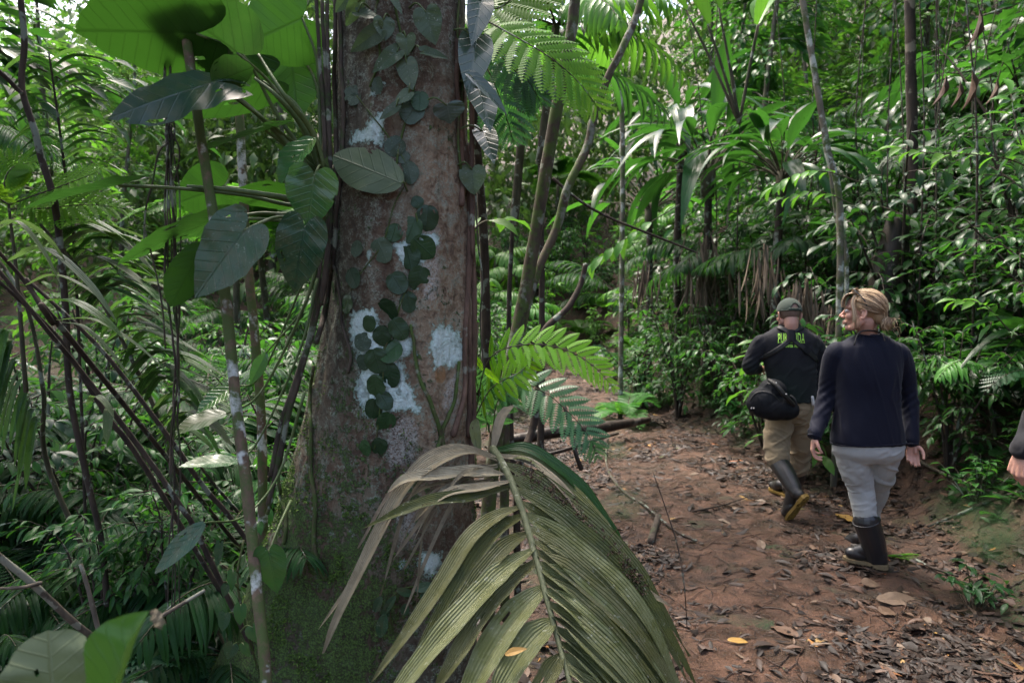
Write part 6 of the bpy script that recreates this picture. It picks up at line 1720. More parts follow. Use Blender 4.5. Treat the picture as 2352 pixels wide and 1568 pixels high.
# hair: scalp volume, swept strands, fringe, side lock, knot
rg = np.random.RandomState(3)
hb = MB()
Bh = np.array([np.cross(unit(HF), unit(HU)), unit(HF), unit(HU)])
ball(hb, WH(0, -.026, .040), np.array([.083, .098, .090]) * .96, 24, Bh)
ball(hb, WH(0, -.085, -.010), np.array([.055, .042, .060]) * .96, 16, Bh)
ball(hb, WH(0, -.140, -.062), np.array([.042, .036, .038]) * .96, 16, Bh)
hair = part("hair", fuse(hb, .005, 3), M_HAIR, wo_)
sb = MB()
def on_skull(d, k=1.0): 
    d = unit(np.array(d, float)); return np.array([0, -.024, .040]) + d * np.array([.086, .101, .094]) * k
KN = np.array([0, -.140, -.058])
for q in range(900):
    az = rg.uniform(-2.2, 2.2); el = rg.uniform(-.25, 1.35)
    d0 = np.array([math.sin(az) * math.cos(el), math.cos(az) * math.cos(el) * .95 - .1, math.sin(el)])
    if d0[1] > .55 and d0[2] < .55: continue
    if abs(az) < 1.1 and d0[2] < .25: continue
    k0 = 1.0 + .10 * rg.rand()
    pts = []
    for s in np.linspace(0, 1, 8):
        dd = unit(d0 * (1 - s) + np.array([rg.normal(0, .06) + .3 * math.sin(az) * (1 - s), -1.0, -.45 + .1 * rg.rand()]) * s)
        p = on_skull(dd, k0 + .05 * math.sin(s * 3.1))
        if s > .8: p = p * (1 - (s - .8) * 4) + (KN + rg.normal(0, .012, 3)) * ((s - .8) * 4)
        pts.append(WH(*p))
    add_tube(sb, spl(pts, 14), [.0016, .0022, .0012], 4, np.clip(.30 + .36 * d0[2] + rg.normal(0, .22) + .15 * max(0, d0[1]), 0, 1), cap=False)
for q in range(170):      # fringe falling over the brow
    x = rg.uniform(-.066, .066); 
    p0 = np.array([x * .7, .030 + rg.normal(0, .012), .128 - abs(x) * .25]); 
    pts = [p0, np.array([x * .95, .082, .105]), np.array([x * 1.1, .104 + .006 * rg.rand(), .070]), np.array([x * 1.2, .101 + .012 * rg.rand(), rg.uniform(.020, .048)])]
    add_tube(sb, spl([WH(*p) for p in pts], 10), [.0015, .0019, .0008], 4, np.clip(.62 + rg.normal(0, .2), 0, 1), cap=False)
for sx in (-1, 1):        # locks in front of the ears
    for q in range(46):
        j = rg.normal(0, .006); zl = rg.uniform(-.115, -.05)
        pts = [np.array([sx * .052, .040 + j, .100]), np.array([sx * .074, .050 + j, .055]), np.array([sx * .081, .036 + j, .0]), np.array([sx * .079, .026 + j * 2, -.05]), np.array([sx * .074, .024 + j * 2.5, zl])]
        add_tube(sb, spl([WH(*p) for p in pts], 12), [.0015, .0018, .0007], 4, np.clip(.6 + rg.normal(0, .2), 0, 1), cap=False)
for q in range(150):      # loosely twisted knot
    a0 = rg.rand() * 6.28; r0 = rg.uniform(.018, .044); h0 = rg.normal(0, .013); n_ = rg.uniform(.5, 1.3)
    t = np.linspace(0, n_ * 4, 12)
    pts = [KN + np.array([math.cos(a0 + s) * r0, h0 + .010 * math.sin(s * 2 + q), math.sin(a0 + s) * r0 * .95]) for s in t]
    add_tube(sb, [WH(*p) for p in pts], [.0013, .002, .0013], 4, np.clip(.45 + rg.normal(0, .24), 0, 1), cap=False)
for q in range(34):       # wisps
    p0 = KN + rg.normal(0, .025, 3); p1 = p0 + np.array([rg.normal(0, .02), -.02 + rg.normal(0, .02), rg.normal(-.015, .02)]); p2 = p1 + np.array([rg.normal(0, .02), -.012, -.02 - .03 * rg.rand()])
    add_tube(sb, spl([WH(*p) for p in (p0, p1, p2)], 8), [.0011, .0005], 4, np.clip(.55 + rg.normal(0, .2), 0, 1), cap=False)
for q in range(40):       # short hairs at the nape
    x = rg.uniform(-.05, .05); p0 = np.array([x, -.085, -.04]); p1 = p0 + np.array([0, -.006, -.03]); p2 = p1 + np.array([rg.normal(0, .01), .008 + rg.normal(0, .006), -.03])
    add_tube(sb, spl([WH(*p) for p in (p0, p1, p2)], 6), [.0014, .0006], 4, np.clip(.3 + rg.normal(0, .15), 0, 1), cap=False)
part("strands", sb, M_HAIR, hair)
# sunglasses pushed up on the hair
gb = MB()
for sx in (-1, 1):
    ball(gb, WH(sx * .034, .048, .134), np.array([.030, .020, .006]), 14, np.array([Bh[0], unit(Bh[1] * .9 - Bh[2] * .5), unit(Bh[2] * .9 + Bh[1] * .5)]))
gl = part("sunglasses", gb, M_GLASS, wo_)
fb = MB()
for sx in (-1, 1): add_tube(fb, spl([WH(sx * .064, .046, .128), WH(sx * .086, .010, .098), WH(sx * .091, -.020, .064), WH(sx * .088, -.030, .040)], 12), [.003, .0032, .0045], 6)
add_tube(fb, spl([WH(-.064, .046, .128), WH(-.03, .06, .145), WH(0, .06, .138), WH(.03, .06, .145), WH(.064, .046, .128)], 16), .0025, 6)
part("frame", fb, M_FRAME, gl)

# ---------------- the man in the green cap
YM = 5.3
mn = person("man in olive green cap and charcoal shirt with lime lettering, khaki trousers and rubber boots", (2.15, YM, floor(2.15, YM)))
A = lambda u, v, Y=YM: at(u, v, Y)
MF, MU = np.array([-.05, .98, -.10]), np.array([.03, .06, 1.0])
mc = A(1811, 723, 5.31)
sk = MB()
MH = head(sk, mc, MF, MU, 1.0)
limb(sk, [MH(0, -.045, -.03), MH(0, -.045, -.09), A(1813, 768, 5.31)], [.052, .053, .070], 12)
ML = [A(1752, 790, 5.32), A(1722, 842, 5.36), A(1752, 848, 5.58)]
MR = [A(1870, 792, 5.32), A(1882, 850, 5.36), A(1880, 896, 5.32)]
limb(sk, [A(1813, 790), A(1815, 860), A(1818, 930)], [.10, .11, .12])
for L in (ML, MR): limb(sk, L, [.050, .042, .027], 20)
hand(sk, ML[-1], (.45, .85, .1), (.3, -.2, -.8), .18, .6, 1)
hand(sk, MR[-1] + np.array([0, 0, -.015]), (-.02, 0, -1), (-.5, -.8, 0), .185, .5, -1)
MLL = [A(1790, 940, 5.3), A(1782, 1020, 5.25), A(1826, 1122, 4.98)]
MRL = [A(1843, 940, 5.3), A(1838, 1030, 5.42), A(1822, 1128, 5.62)]
for L in (MLL, MRL): limb(sk, L, [.08, .055, .036], 20)
part("body", fuse(sk, .0036, 3), M_SKIN, mn)
sb = MB(); B3 = np.array([np.cross(unit(MF), unit(MU)), unit(MF), unit(MU)])
ball(sb, MH(0, -.0165, .026), np.array([.0772, .0985, .088]), 26, B3)
V = sb.V[0]; rel = (V - mc) @ B3.T
lo = rel[:, 2] < -.052; fr_ = rel[:, 1] > .045
keepv = ~(lo | fr_)
sb.Q = [q[keepv[q].all(1)] for q in sb.Q]; sb.T3 = [t[keepv[t].all(1)] for t in sb.T3]
part("hair", sb, M_STUB, mn)
# cap: dome with the arched gap and strap at the back, button, peak, panel seams
cbm = MB()
nt_, np_ = 16, 64
C0 = np.array([0, -.012, .030])
th = np.linspace(.02, 1.62, nt_); ph = np.linspace(0, 2 * np.pi, np_, endpoint=False)
TH2, PH2 = np.meshgrid(th, ph, indexing='ij')
seam = 1 - .012 * np.exp(-(((PH2 % (np.pi / 3)) - np.pi / 6) / .05) ** 2)
sh = lambda k: np.stack([np.sin(TH2) * np.sin(PH2) * .086 * k * seam, np.sin(TH2) * np.cos(PH2) * .107 * k * seam, np.cos(TH2) * .098 * k], -1)
dz = np.abs(np.angle(np.exp(1j * (PH2 - np.pi))))
gap = (dz < .46) & (TH2 > 1.62 - .62 * np.sqrt(np.clip(1 - (dz / .46) ** 2, 0, 1)))
X = (sh(1.0) + C0).reshape(-1, 3)
Wd = np.array([MH(*p) for p in X])
i, j = np.meshgrid(np.arange(nt_ - 1), np.arange(np_), indexing='ij'); j2 = (j + 1) % np_
Q = np.stack([i * np_ + j, (i + 1) * np_ + j, (i + 1) * np_ + j2, i * np_ + j2], -1)
ok = ~(gap[:-1] & gap[1:] & np.roll(gap, -1, 1)[:-1])
cbm.add(Wd, Q[ok].reshape(-1, 4), [[0, k, (k + 1)] for k in range(1, np_ - 1)])
ball(cbm, MH(0, -.012, .129), .007, 8)
ang = np.linspace(0, 2 * np.pi, 49)
add_tube(cbm, [MH(.0865 * math.sin(p), -.012 + .1075 * math.cos(p), .030 - .004) for p in ang], .005, 6)
ga = np.linspace(-1, 1, 19)
arch = []
for g in ga:
    t_ = 1.62 - .62 * math.sqrt(max(0, 1 - g * g)); p_ = np.pi + .46 * g
    arch.append(MH(math.sin(t_) * math.sin(p_) * .0865, -.012 + math.sin(t_) * math.cos(p_) * .1075, .030 + math.cos(t_) * .0985))
add_tube(cbm, arch, .0042, 6)
cap_o = part("cap", cbm, M_CAP, mn)
sd2 = cap_o.modifiers.new("cloth thickness", 'SOLIDIFY'); sd2.thickness = .003
st2 = MB(); add_tube(st2, [MH(.0875 * math.sin(p), -.012 + .109 * math.cos(p), .035) for p in np.linspace(np.pi - .55, np.pi + .55, 16)], .0075, 6); part("strap", st2, M_CAP, cap_o)
bk = MB(); ball(bk, MH(-.012, -.121, .035), np.array([.008, .004, .009]), 8, B3); part("buckle", bk, M_FRAME, cap_o)
pk = MB()
xs = np.linspace(-1, 1, 15); ys = np.linspace(0, 1, 6)
Pk = [MH(.074 * x * (1 - .1 * y), .085 - .035 * x * x + .065 * y * (1 - .55 * x * x), .030 - .012 * x * x - .014 * y) for x in xs for y in ys]
i, j = np.meshgrid(np.arange(14), np.arange(5), indexing='ij')
pk.add(np.array(Pk), np.stack([i * 6 + j, i * 6 + j + 1, (i + 1) * 6 + j + 1, (i + 1) * 6 + j], -1).reshape(-1, 4)); pko = part("peak", pk, M_CAP, cap_o); pko.modifiers.new("thickness", 'SOLIDIFY').thickness = .004
# shirt
tor = MB()
loft(tor, [ring(1790, 1836, 747, 5.31, .066), ring(1770, 1856, 757, 5.31, .085), ring(1750, 1874, 772, 5.31, .112), ring(1746, 1876, 792, 5.31, .128), ring(1754, 1874, 830, 5.31, .134), ring(1762, 1872, 870, 5.31, .132), ring(1765, 1872, 900, 5.31, .138), ring(1764, 1874, 920, 5.31, .142)], 40, 2.3)
limb(tor, [A(1765, 786, 5.32), ML[0], A(1734, 815, 5.34), ML[1], A(1738, 846, 5.47)], [.060, .075, .069, .062, .050], 40, 18)
limb(tor, [A(1858, 788, 5.32), MR[0], A(1878, 820, 5.35), MR[1], A(1882, 875, 5.34), A(1880, 893, 5.32)], [.060, .075, .066, .059, .050, .046], 40, 18)
def fm(V, N):
    f = folds_fn(.012, 9, 23, stretch=(1.2, 1.2, .8), rot=.75)(V, N)
    uvp, _ = proj(V)
    el = np.maximum(np.exp(-((uvp[:, 0] - 1726) / 18) ** 2 - ((uvp[:, 1] - 838) / 22) ** 2), np.exp(-((uvp[:, 0] - 1882) / 18) ** 2 - ((uvp[:, 1] - 855) / 26) ** 2))
    return f + .004 * el * np.sin(uvp[:, 1] * .5 + uvp[:, 0] * .3 + 2 * noise3(V * 9, 4))
shm = fuse(tor, .006, 5, .5, fm)
smo = part("shirt", shm, M_CHAR, mn)
BM = bvh_of(shm)
# lettering on the back
def lettering(txt, u0, u1, v0, v1, bold=0.0, arc=0.0, name="lettering"):
    cu = bpy.data.curves.new("t", 'FONT'); cu.body = txt; cu.size = 1; cu.offset = bold; cu.resolution_u = 3; cu.space_character = 1.08
    o = bpy.data.objects.new("t", cu); COL.objects.link(o)
    bpy.context.view_layer.update()
    ev = o.evaluated_get(bpy.context.evaluated_depsgraph_get()); m = ev.to_mesh()
    V = np.empty(len(m.vertices) * 3); m.vertices.foreach_get("co", V); V = V.reshape(-1, 3)
    F = [tuple(p.vertices) for p in m.polygons]
    ev.to_mesh_clear(); bpy.data.objects.remove(o); bpy.data.curves.remove(cu)
    lo, hi = V.min(0), V.max(0)
    s = (V - lo) / np.maximum(hi - lo, 1e-6)
    W = []
    for a, b, _ in s:
        p, n = hit_px(BM, u0 + (u1 - u0) * a, v1 + (v0 - v1) * b + arc * (2 * a - 1) ** 2)
        W.append(p + n * .0035)
    me = bpy.data.meshes.new(name)
    me.from_pydata([tuple(np.array(w) - np.array(mn.location)) for w in W], [], F); me.update(); me.materials.append(M_TEXT)
    obj(name, me, smo)
lettering("PURA VIDA", 1787, 1848, 764, 786, .012, 2.5)
lettering("Costa Rica", 1796, 1842, 789, 797.5, .03, 1.5)
tl = MB()
for a_, b_ in ((1789, 1800), (1812, 1825), (1836, 1846)): ribbon(tl, BM, [(a_, 786.5), ((a_ + b_) / 2, 787), (b_, 787)], .003, .003, .0008, 6)
part("print_line", tl, M_TEXT, smo)
cb = MB(); cc = A(1813, 746, 5.30)
add_tube(cb, np.stack([cc[0] + .074 * np.cos(a), cc[1] + .066 * np.sin(a), cc[2] + .002 + .012 * np.sin(a)], 1), .007, 8); part("collar", cb, M_CHAR, smo)
# chest harness: straps over the shoulders joined by a tab between the shoulder blades
hr = MB()
for L in ([(1788, 752), (1800, 757), (1813, 765)], [(1842, 752), (1830, 757), (1819, 764)]): ribbon(hr, BM, L, .036, .006, .004)
for L in ([(1814, 780), (1800, 793), (1780, 806), (1760, 817), (1745, 824)], [(1820, 780), (1832, 790), (1850, 803), (1868, 820), (1876, 830)]): ribbon(hr, BM, L, .036, .006, .004)
ho = part("harness", hr, M_STRAPB, mn)
tb = MB(); ribbon(tb, BM, [(1815, 759), (1816, 770), (1817, 784)], .062, .009, .006); part("tab", tb, M_NYLON, ho)
tb = MB(); ribbon(tb, BM, [(1846, 800), (1851, 805), (1856, 810)], .048, .011, .006); part("buckle", tb, M_NYLON, ho)
trousers(mn, [ring(1770, 1870, 905, 5.31, .125), ring(1766, 1872, 930, 5.31, .135), ring(1768, 1870, 950, 5.31, .125), ring(1778, 1862, 968, 5.31, .10)],
         [([A(1793, 945, 5.3), A(1788, 985, 5.29), A(1783, 1022, 5.25), A(1786, 1056, 5.18)], [.112, .106, .095, .086]), ([A(1842, 945, 5.3), A(1840, 985, 5.36), A(1838, 1030, 5.42), A(1832, 1070, 5.48)], [.110, .102, .092, .084])], M_KHAKI, 31, .014, -.5)
boot(A(1786, 1058, 5.18), A(1824, 1122, 4.98), A(1850, 1136, 4.88), A(1808, 1194, 5.02), (-.42, .75, .45), .074, .058, M_SOLEY, M_RUBBERM, mn)
gz3 = floor(2.2, 5.7)
boot(A(1832, 1066, 5.48), A(1824, 1122, 5.62), np.array([2.31, 5.57, gz3 + .03]), np.array([2.24, 5.84, gz3 + .03]), (0, 0, 1), .072, .056, M_SOLEY, M_RUBBERM, mn)
kc = MB(); limb(kc, [A(1866, 912, 5.17), A(1868, 928, 5.165)], [.012, .012]); part("key_clip", kc, M_METAL, mn)
# the bag slung at his left hip
bgt = thing("shoulder_bag", "bulky black bag slung at the left hip of the man in the cap", "bag", A(1772, 940, 5.12))
bb = MB()
Bb = np.array([unit((1, -.2, -.18)), unit((.2, 1, 0)), unit((.18, 0, 1))])
ball(bb, A(1768, 932, 5.13), np.array([.170, .095, .105]), 26, Bb); ball(bb, A(1756, 920, 5.13), np.array([.115, .09, .11]), 20, Bb); ball(bb, A(1795, 938, 5.13), np.array([.13, .08, .085]), 20, Bb)
ball(bb, A(1775, 895, 5.14), np.array([.105, .075, .085]), 20, Bb)
bag_m = fuse(bb, .006, 5, .5, folds_fn(.006, 14, 51, rot=.4)); BB = bvh_of(bag_m)
part("pouch", bag_m, M_NYLON, bgt)
zb = MB(); ribbon(zb, BB, [(1722, 920), (1735, 903), (1755, 899), (1775, 906), (1790, 922)], .012, .002, .003); ribbon(zb, BB, [(1762, 880), (1780, 885), (1795, 895)], .012, .002, .003); part("zip", zb, M_STRAPB, bgt)
zs_ = MB(); add_tube(zs_, spl([A(1765, 872, 5.13), A(1783, 884, 5.05), A(1800, 905, 5.02), A(1818, 925, 5.05), A(1828, 938, 5.10)], 20), [.014, .018, .014], 8); add_tube(zs_, spl([A(1815, 908, 5.1), A(1826, 918, 5.08), A(1829, 935, 5.08), A(1820, 948, 5.08), A(1800, 950, 5.06)], 16), .010, 7); part("strap", zs_, M_STRAPB, bgt)
tb = MB()
for p in (A(1783, 879, 5.03), A(1806, 905, 5.0), A(1726, 937, 5.02), A(1731, 937, 5.02)): ball(tb, p, .006, 8)
part("toggle", tb, M_METAL, bgt)

# ---------------- a third walker of whom only sleeve and hand reach the frame
YT = 2.75
tw = person("walker at the right edge with only a black sleeve and a pale hand in view", (2.62, YT, floor(2.62, YT)))
A = lambda u, v, Y=YT: at(u, v, Y)
bx_, g3 = 2.40, floor(2.40, YT)
Pq = lambda x, y, z: np.array([bx_ + x, YT + y, g3 + z])
sk = MB()
TH_ = head(sk, Pq(.02, .02, 1.62), (-.1, 1, 0), (0, 0, 1), 1.0)
limb(sk, [Pq(.02, -.02, 1.55), Pq(.02, 0, 1.42)], [.06, .07], 8)
limb(sk, [Pq(.02, 0, 1.4), Pq(.02, 0, 1.1), Pq(.02, 0, .95)], [.1, .11, .12])
TL = [Pq(-.19, 0, 1.38), Pq(-.27, .0, 1.12), A(2350, 1030, 2.72)]
TR_ = [Pq(.23, 0, 1.38), Pq(.30, .02, 1.10), Pq(.32, .10, .86)]
for L in (TL, TR_): limb(sk, L, [.05, .042, .028], 18)
hand(sk, TL[-1] + np.array([-.002, 0, -.012]), (-.16, .05, -1), (.75, .25, -.1), .19, .95, 1, .03, .9)
hand(sk, TR_[-1], (.05, .2, -1), (-.6, -.6, 0), .185, .6, -1)
for s_ in (-1, 1): limb(sk, [Pq(.02 + s_ * .09, 0, .92), Pq(.02 + s_ * .09, .03, .5), Pq(.02 + s_ * .1, 0, .1)], [.08, .055, .04], 16)
part("body", fuse(sk, .0036, 3), M_SKIN, tw)
tor = MB()
loft(tor, [(Pq(.02, 0, 1.46), .075, .066), (Pq(.02, 0, 1.42), .15, .095), (Pq(.02, 0, 1.33), .20, .12), (Pq(.02, 0, 1.1), .185, .125), (Pq(.02, 0, .88), .19, .135)], 36, 2.3)
limb(tor, [Pq(-.14, 0, 1.39), TL[0], TL[1], TL[2]], [.06, .07, .060, .044], 30, 16); limb(tor, [Pq(.18, 0, 1.39), TR_[0], TR_[1], TR_[2]], [.06, .07, .058, .044], 30, 16)
part("shirt", fuse(tor, .006, 4, .5, folds_fn(.008, 16, 61, rot=.2)), M_BLACKC, tw)
trousers(tw, [(Pq(.02, 0, .98), .165, .115), (Pq(.02, 0, .88), .18, .13), (Pq(.02, 0, .78), .15, .11)], [([Pq(.02 + s_ * .09, 0, .84), Pq(.02 + s_ * .09, .03, .5), Pq(.02 + s_ * .10, .0, .30)], [.1, .08, .07]) for s_ in (-1, 1)], M_KHAKI, 71)
for s_ in (-1, 1): boot(Pq(.02 + s_ * .10, 0, .36), Pq(.02 + s_ * .10, -.01, .1), Pq(.02 + s_ * .10, -.09, .03), Pq(.02 + s_ * .11, .18, .03), (0, 0, 1), .072, .055, M_SOLEC, M_RUBBER, tw)
hb = MB(); ball(hb, TH_(0, -.022, .042), np.array([.083, .099, .088]), 22); part("hair", fuse(hb, .006, 2), plain_mat("dark hair", (.02, .013, .01), (.05, .035, .025), 120, .5), tw)
HAZE = 0.0
edge_r = lambda y: path_c(y) + path_w(y)
edge_l = lambda y: path_c(y) - path_w(y)
def fr_x(u, y): return (u - 1176) / 1568 * y
# right bank: thick wall of shrubs climbing the slope
zone(['shrub_a', 'shrub_c', 'shrub_g', 'shrub_b', 'palm_b', 'strap_a', 'fern_b'], [3, 1.2, 2.4, 3, .8, 1.0, 1.0], 105, lambda y: (edge_r(y) + 1.1, edge_r(y) + 5.0), (3.6, 13.5), "on the bank right of the path", "on the right bank", 101, .9, 1.5,
     ok=lambda x, y: x > fr_x(2180, y) + .2 or y > 6.3, mind=.5)
zone(['shrub_c', 'tree_c', 'shrub_a', 'palm_a', 'tree_a'], [1.5, 3, 3, 1, .6], 66, lambda y: (edge_r(y) + 3.0, edge_r(y) + 9), (4.5, 17), "high on the slope right of the path", "high on the right slope", 102, 1.2, 2.0, mind=.8)
zone(['herb_a', 'herb_b', 'herb_c', 'fern_b', 'shrub_s'], [2, 2, 3, 2, .8], 60, lambda y: (edge_r(y) + .1, edge_r(y) + 1.5), (4.6, 16), "at the foot of the bank right of the path", "at the foot of the right bank", 103, .7, 1.3, mind=.22, ok=lambda x, y: y > 6.4 or x > fr_x(2200, y))
# left: low bushes that close the floor in front
zone(['shrub_s', 'shrub_b', 'fern_a', 'fern_b', 'palm_a', 'palm_b'], [1.8, 1.8, 1.2, 1.8, 1.4, .8], 34, lambda y: (-.80 * y, -.36 * y), (2.7, 4.4), "low in the dark left foreground thicket", "low in the left foreground", 110, .42, .72, mind=.24, ok=lambda x, y: (x - TX) ** 2 + (y - TY) ** 2 > .6)
# far bend of the path
zone(['shrub_s', 'shrub_b', 'fern_a', 'fern_b', 'herb_a', 'shrub_l', 'palm_y'], [3, 2, 2, 2, 2, 1.2, .6], 50, lambda y: (edge_l(y) - 4.5, edge_l(y) - .25), (9.5, 22), "beyond the trunk left of the far path", "left of the far path", 104, .8, 1.4, mind=.4)
zone(['shrub_b', 'shrub_s', 'shrub_l', 'tree_l', 'palm_y', 'palm_a', 'fern_t'], [3, 2, 3, 1, 1, 2, 1], 46, lambda y: (edge_l(y) - 7, edge_l(y) + 9), (15, 25), "on the far slope where the path bends", "on the far slope", 105, 1.0, 1.8, mind=.6, ok=lambda x, y: abs(x - path_c(y)) > path_w(y) + .8 and not -.07 * y < x < .05 * y)
for q, (x, y) in enumerate([(-4.2, 3.2), (-5.0, 5.4), (-5.6, 4.2), (-3.0, 1.2), (-4.2, 1.9)]):  # out-of-view trees, added so their crowns darken the left thicket
    plant('tree_h', 'forest_tree', "unseen slim dark tree added to shade the left thicket", 'tree', (x, y, floor(x, y)), q * 1.3, .9 + .05 * (q % 3), 'unseen trees added to shade the left thicket')
zone(['shrub_l', 'shrub_b', 'shrub_s', 'fern_a', 'palm_y'], [2, 2, 2, 2, 1], 30, lambda y: (-.6, .19 * y + 1), (12.5, 22), "across the far end of the path", "at the far path end", 109, .9, 1.5, mind=.5, ok=lambda x, y: y > 16.5 or abs(x - path_c(y)) > path_w(y) + .3)
for q, (x, y, s) in enumerate([(-2.5, 4.3, 1.1), (-3.4, 4.9, 1.2), (-1.9, 5.3, 1.1), (-2.9, 6.2, 1.3), (-1.5, 6.6, 1.2)]):
    plant('palm_a', 'understory_palm', "feathery palm with arching fronds at mid height in the left thicket", 'palm', (x, y, floor(x, y)), q * 1.9, s, 'arching palms in the left thicket')
for q, (u, v) in enumerate([(1190, 640), (1230, 665), (1262, 620), (1290, 650), (1325, 690), (1350, 640), (1240, 590), (1300, 590), (1385, 660), (1210, 700), (1410, 610), (1180, 580)]):
    g = ground_px(u, v)
    kx = ['shrub_s', 'fern_a', 'shrub_l', 'shrub_b'][q % 4]; nm, lb, ct = LBL[kx]
    plant(kx, nm, f"{lb} on the slope that closes the far end of the path", ct, (g[0], g[1] - .4, floor(g[0], g[1] - .4)), q * 2.1, 1.0 + .1 * (q % 4), f"{ct}s closing the path: {lb}")
# left: dim thicket
zone(['palm_a', 'shrub_s', 'shrub_g', 'herb_b', 'fern_b', 'fern_a', 'shrub_b'], [2.6, 2.4, 1.2, 1, 1.4, 1, 1.4], 66, lambda y: (-.95 * y - 1.0, -.30 * y), (3.7, 9.5), "in the dim thicket left of the big trunk", "in the left thicket", 106, .7, 1.15, mind=.45)
zone(['palm_a', 'tree_l', 'tree_a', 'shrub_l', 'shrub_b', 'fern_t', 'palm_t'], [3, 1, .5, 3, 2.4, 1.6, 1.0], 44, lambda y: (-1.0 * y - 2, -.10 * y), (9, 20), "far behind the big trunk on the left", "far back on the left", 107, 1.0, 1.7, mind=.7, ok=lambda x, y: x < -.14 * y and not -.78 * y < x < -.66 * y)
zone(['herb_a', 'herb_b', 'herb_c', 'fern_b'], [2, 3, 2, 2], 46, lambda y: (-.85 * y, -.33 * y), (2.6, 6.5), "on the forest floor left of the big trunk", "on the left forest floor", 108, .8, 1.4, mind=.22)

# low ground cover: little ferny sprays and seedlings nobody could count
def flat_frond(n=11):
    tb = MB()
    for q in range(n):
        t = .1 + .88 * q / (n - 1)
        L = .30 * math.sin(math.pi * min(1, .2 + .78 * t)) + .03
        for sg in (-1, 1): put_leaves(tb, leaf_tpl('ellip', 1, 2, .1, .1), [[0, t, -.18 * t * t]], [[sg * 1.0, .5, -.12]], [[0, 0, 1]], L, L * .34, .5)
    V3 = np.concatenate(tb.V)
    return np.concatenate([V3[:, :2], 0 * V3[:, :1], V3[:, 2:]], 1), np.concatenate(tb.Q), np.concatenate(tb.UV)
FF = flat_frond()
def carpet(name, label, cat, pts, ln, mat, seed, el=(.15, .8), tpl=None, wr=1.0, per=1):
    rng = np.random.RandomState(seed)
    pts = np.repeat(np.array(pts), per, 0)
    n = len(pts)
    pts = pts + np.concatenate([rng.normal(0, .03, (n, 2)), np.zeros((n, 1))], 1)
    a = rng.rand(n) * 6.283; e = rng.uniform(*el, n)
    d = np.stack([np.cos(a) * np.cos(e), np.sin(a) * np.cos(e), np.sin(e)], 1)
    L = ln * rng.uniform(.5, 1.3, n)
    mb = MB(); put_leaves(mb, tpl or FF, pts, d, np.stack([rng.normal(0, .2, n), rng.normal(0, .2, n), np.ones(n)], 1), L, L * wr, rng.rand(n))
    return tag(obj(name, mb.mesh(name, mat)), label, cat, kind="stuff")
rng = np.random.RandomState(301)
def spots_px(boxes, n):
    out = []
    for (u0, v0, u1, v1), k in zip(boxes, n):
        c = ((u0 + u1) / 2, (v0 + v1) / 2)
        for _ in range(k):
            r = math.sqrt(rng.rand()); a = rng.rand() * 6.283
            p = ground_px(c[0] + (u1 - u0) / 2 * r * math.cos(a), c[1] + (v1 - v0) / 2 * r * math.sin(a))
            out.append(p)
    return out
carpet("clubmoss", "mats of feathery dark green clubmoss along the foot of the right bank", "ground cover", spots_px([(1845, 1055, 1945, 1110), (1690, 990, 1760, 1030), (2130, 1140, 2360, 1200), (2190, 1180, 2360, 1260), (2240, 1230, 2370, 1300), (2140, 930, 2240, 1000), (2200, 1020, 2340, 1090), (1380, 1020, 1440, 1060), (1400, 1120, 1470, 1200), (1560, 960, 1700, 1000)], [420, 160, 420, 520, 420, 200, 160, 200, 260, 160]), .15, M_LEAF['moss'], 5, (.1, .8), per=2)
def slope_pts(n, ys, xs, ok=lambda x, y: True):
    out = []
    while len(out) < n:
        y = ys[0] + (ys[1] - ys[0]) * rng.rand() ** 1.3; lo, hi = xs(y); x = lo + (hi - lo) * rng.rand()
        if ok(x, y): out.append((x, y, floor(x, y)))
    return out
LS = leaf_tpl('ovate', 3, 2, .2, .25, .05)
carpet("ground_cover", "low green seedlings and fern sprays covering the far slopes", "ground cover", slope_pts(9000, (8.5, 30), lambda y: (-.9 * y, .95 * y), lambda x, y: y > 17 or abs(x - path_c(y)) > path_w(y) + .25), .42, M_LEAF['mid'], 6, (.2, 1.3), per=2)
carpet("ground_cover", "low leafy seedlings covering the floor of the left thicket", "ground cover", slope_pts(5200, (2.4, 10), lambda y: (-.95 * y, -.02 * y - .55), lambda x, y: (x - TX) ** 2 + (y - TY) ** 2 > .7), .17, M_LEAF['glossy'], 7, (.1, 1.1), per=2)
carpet("ground_cover", "low leafy seedlings on the right bank between the shrubs", "ground cover", slope_pts(5200, (4.2, 14), lambda y: (edge_r(y) + .55, edge_r(y) + 5), lambda x, y: x > fr_x(2150, y) or y > 7), .20, M_LEAF['mid'], 8, (.1, 1.2), per=2)
carpet("seedling_leaves", "small oval leaves of seedlings on the right bank", "ground cover", slope_pts(4200, (4.2, 14), lambda y: (edge_r(y) + .4, edge_r(y) + 5), lambda x, y: x > fr_x(2150, y) or y > 7), .13, M_LEAF['glossy'], 9, (-.1, .8), tpl=LS, wr=.5, per=2)

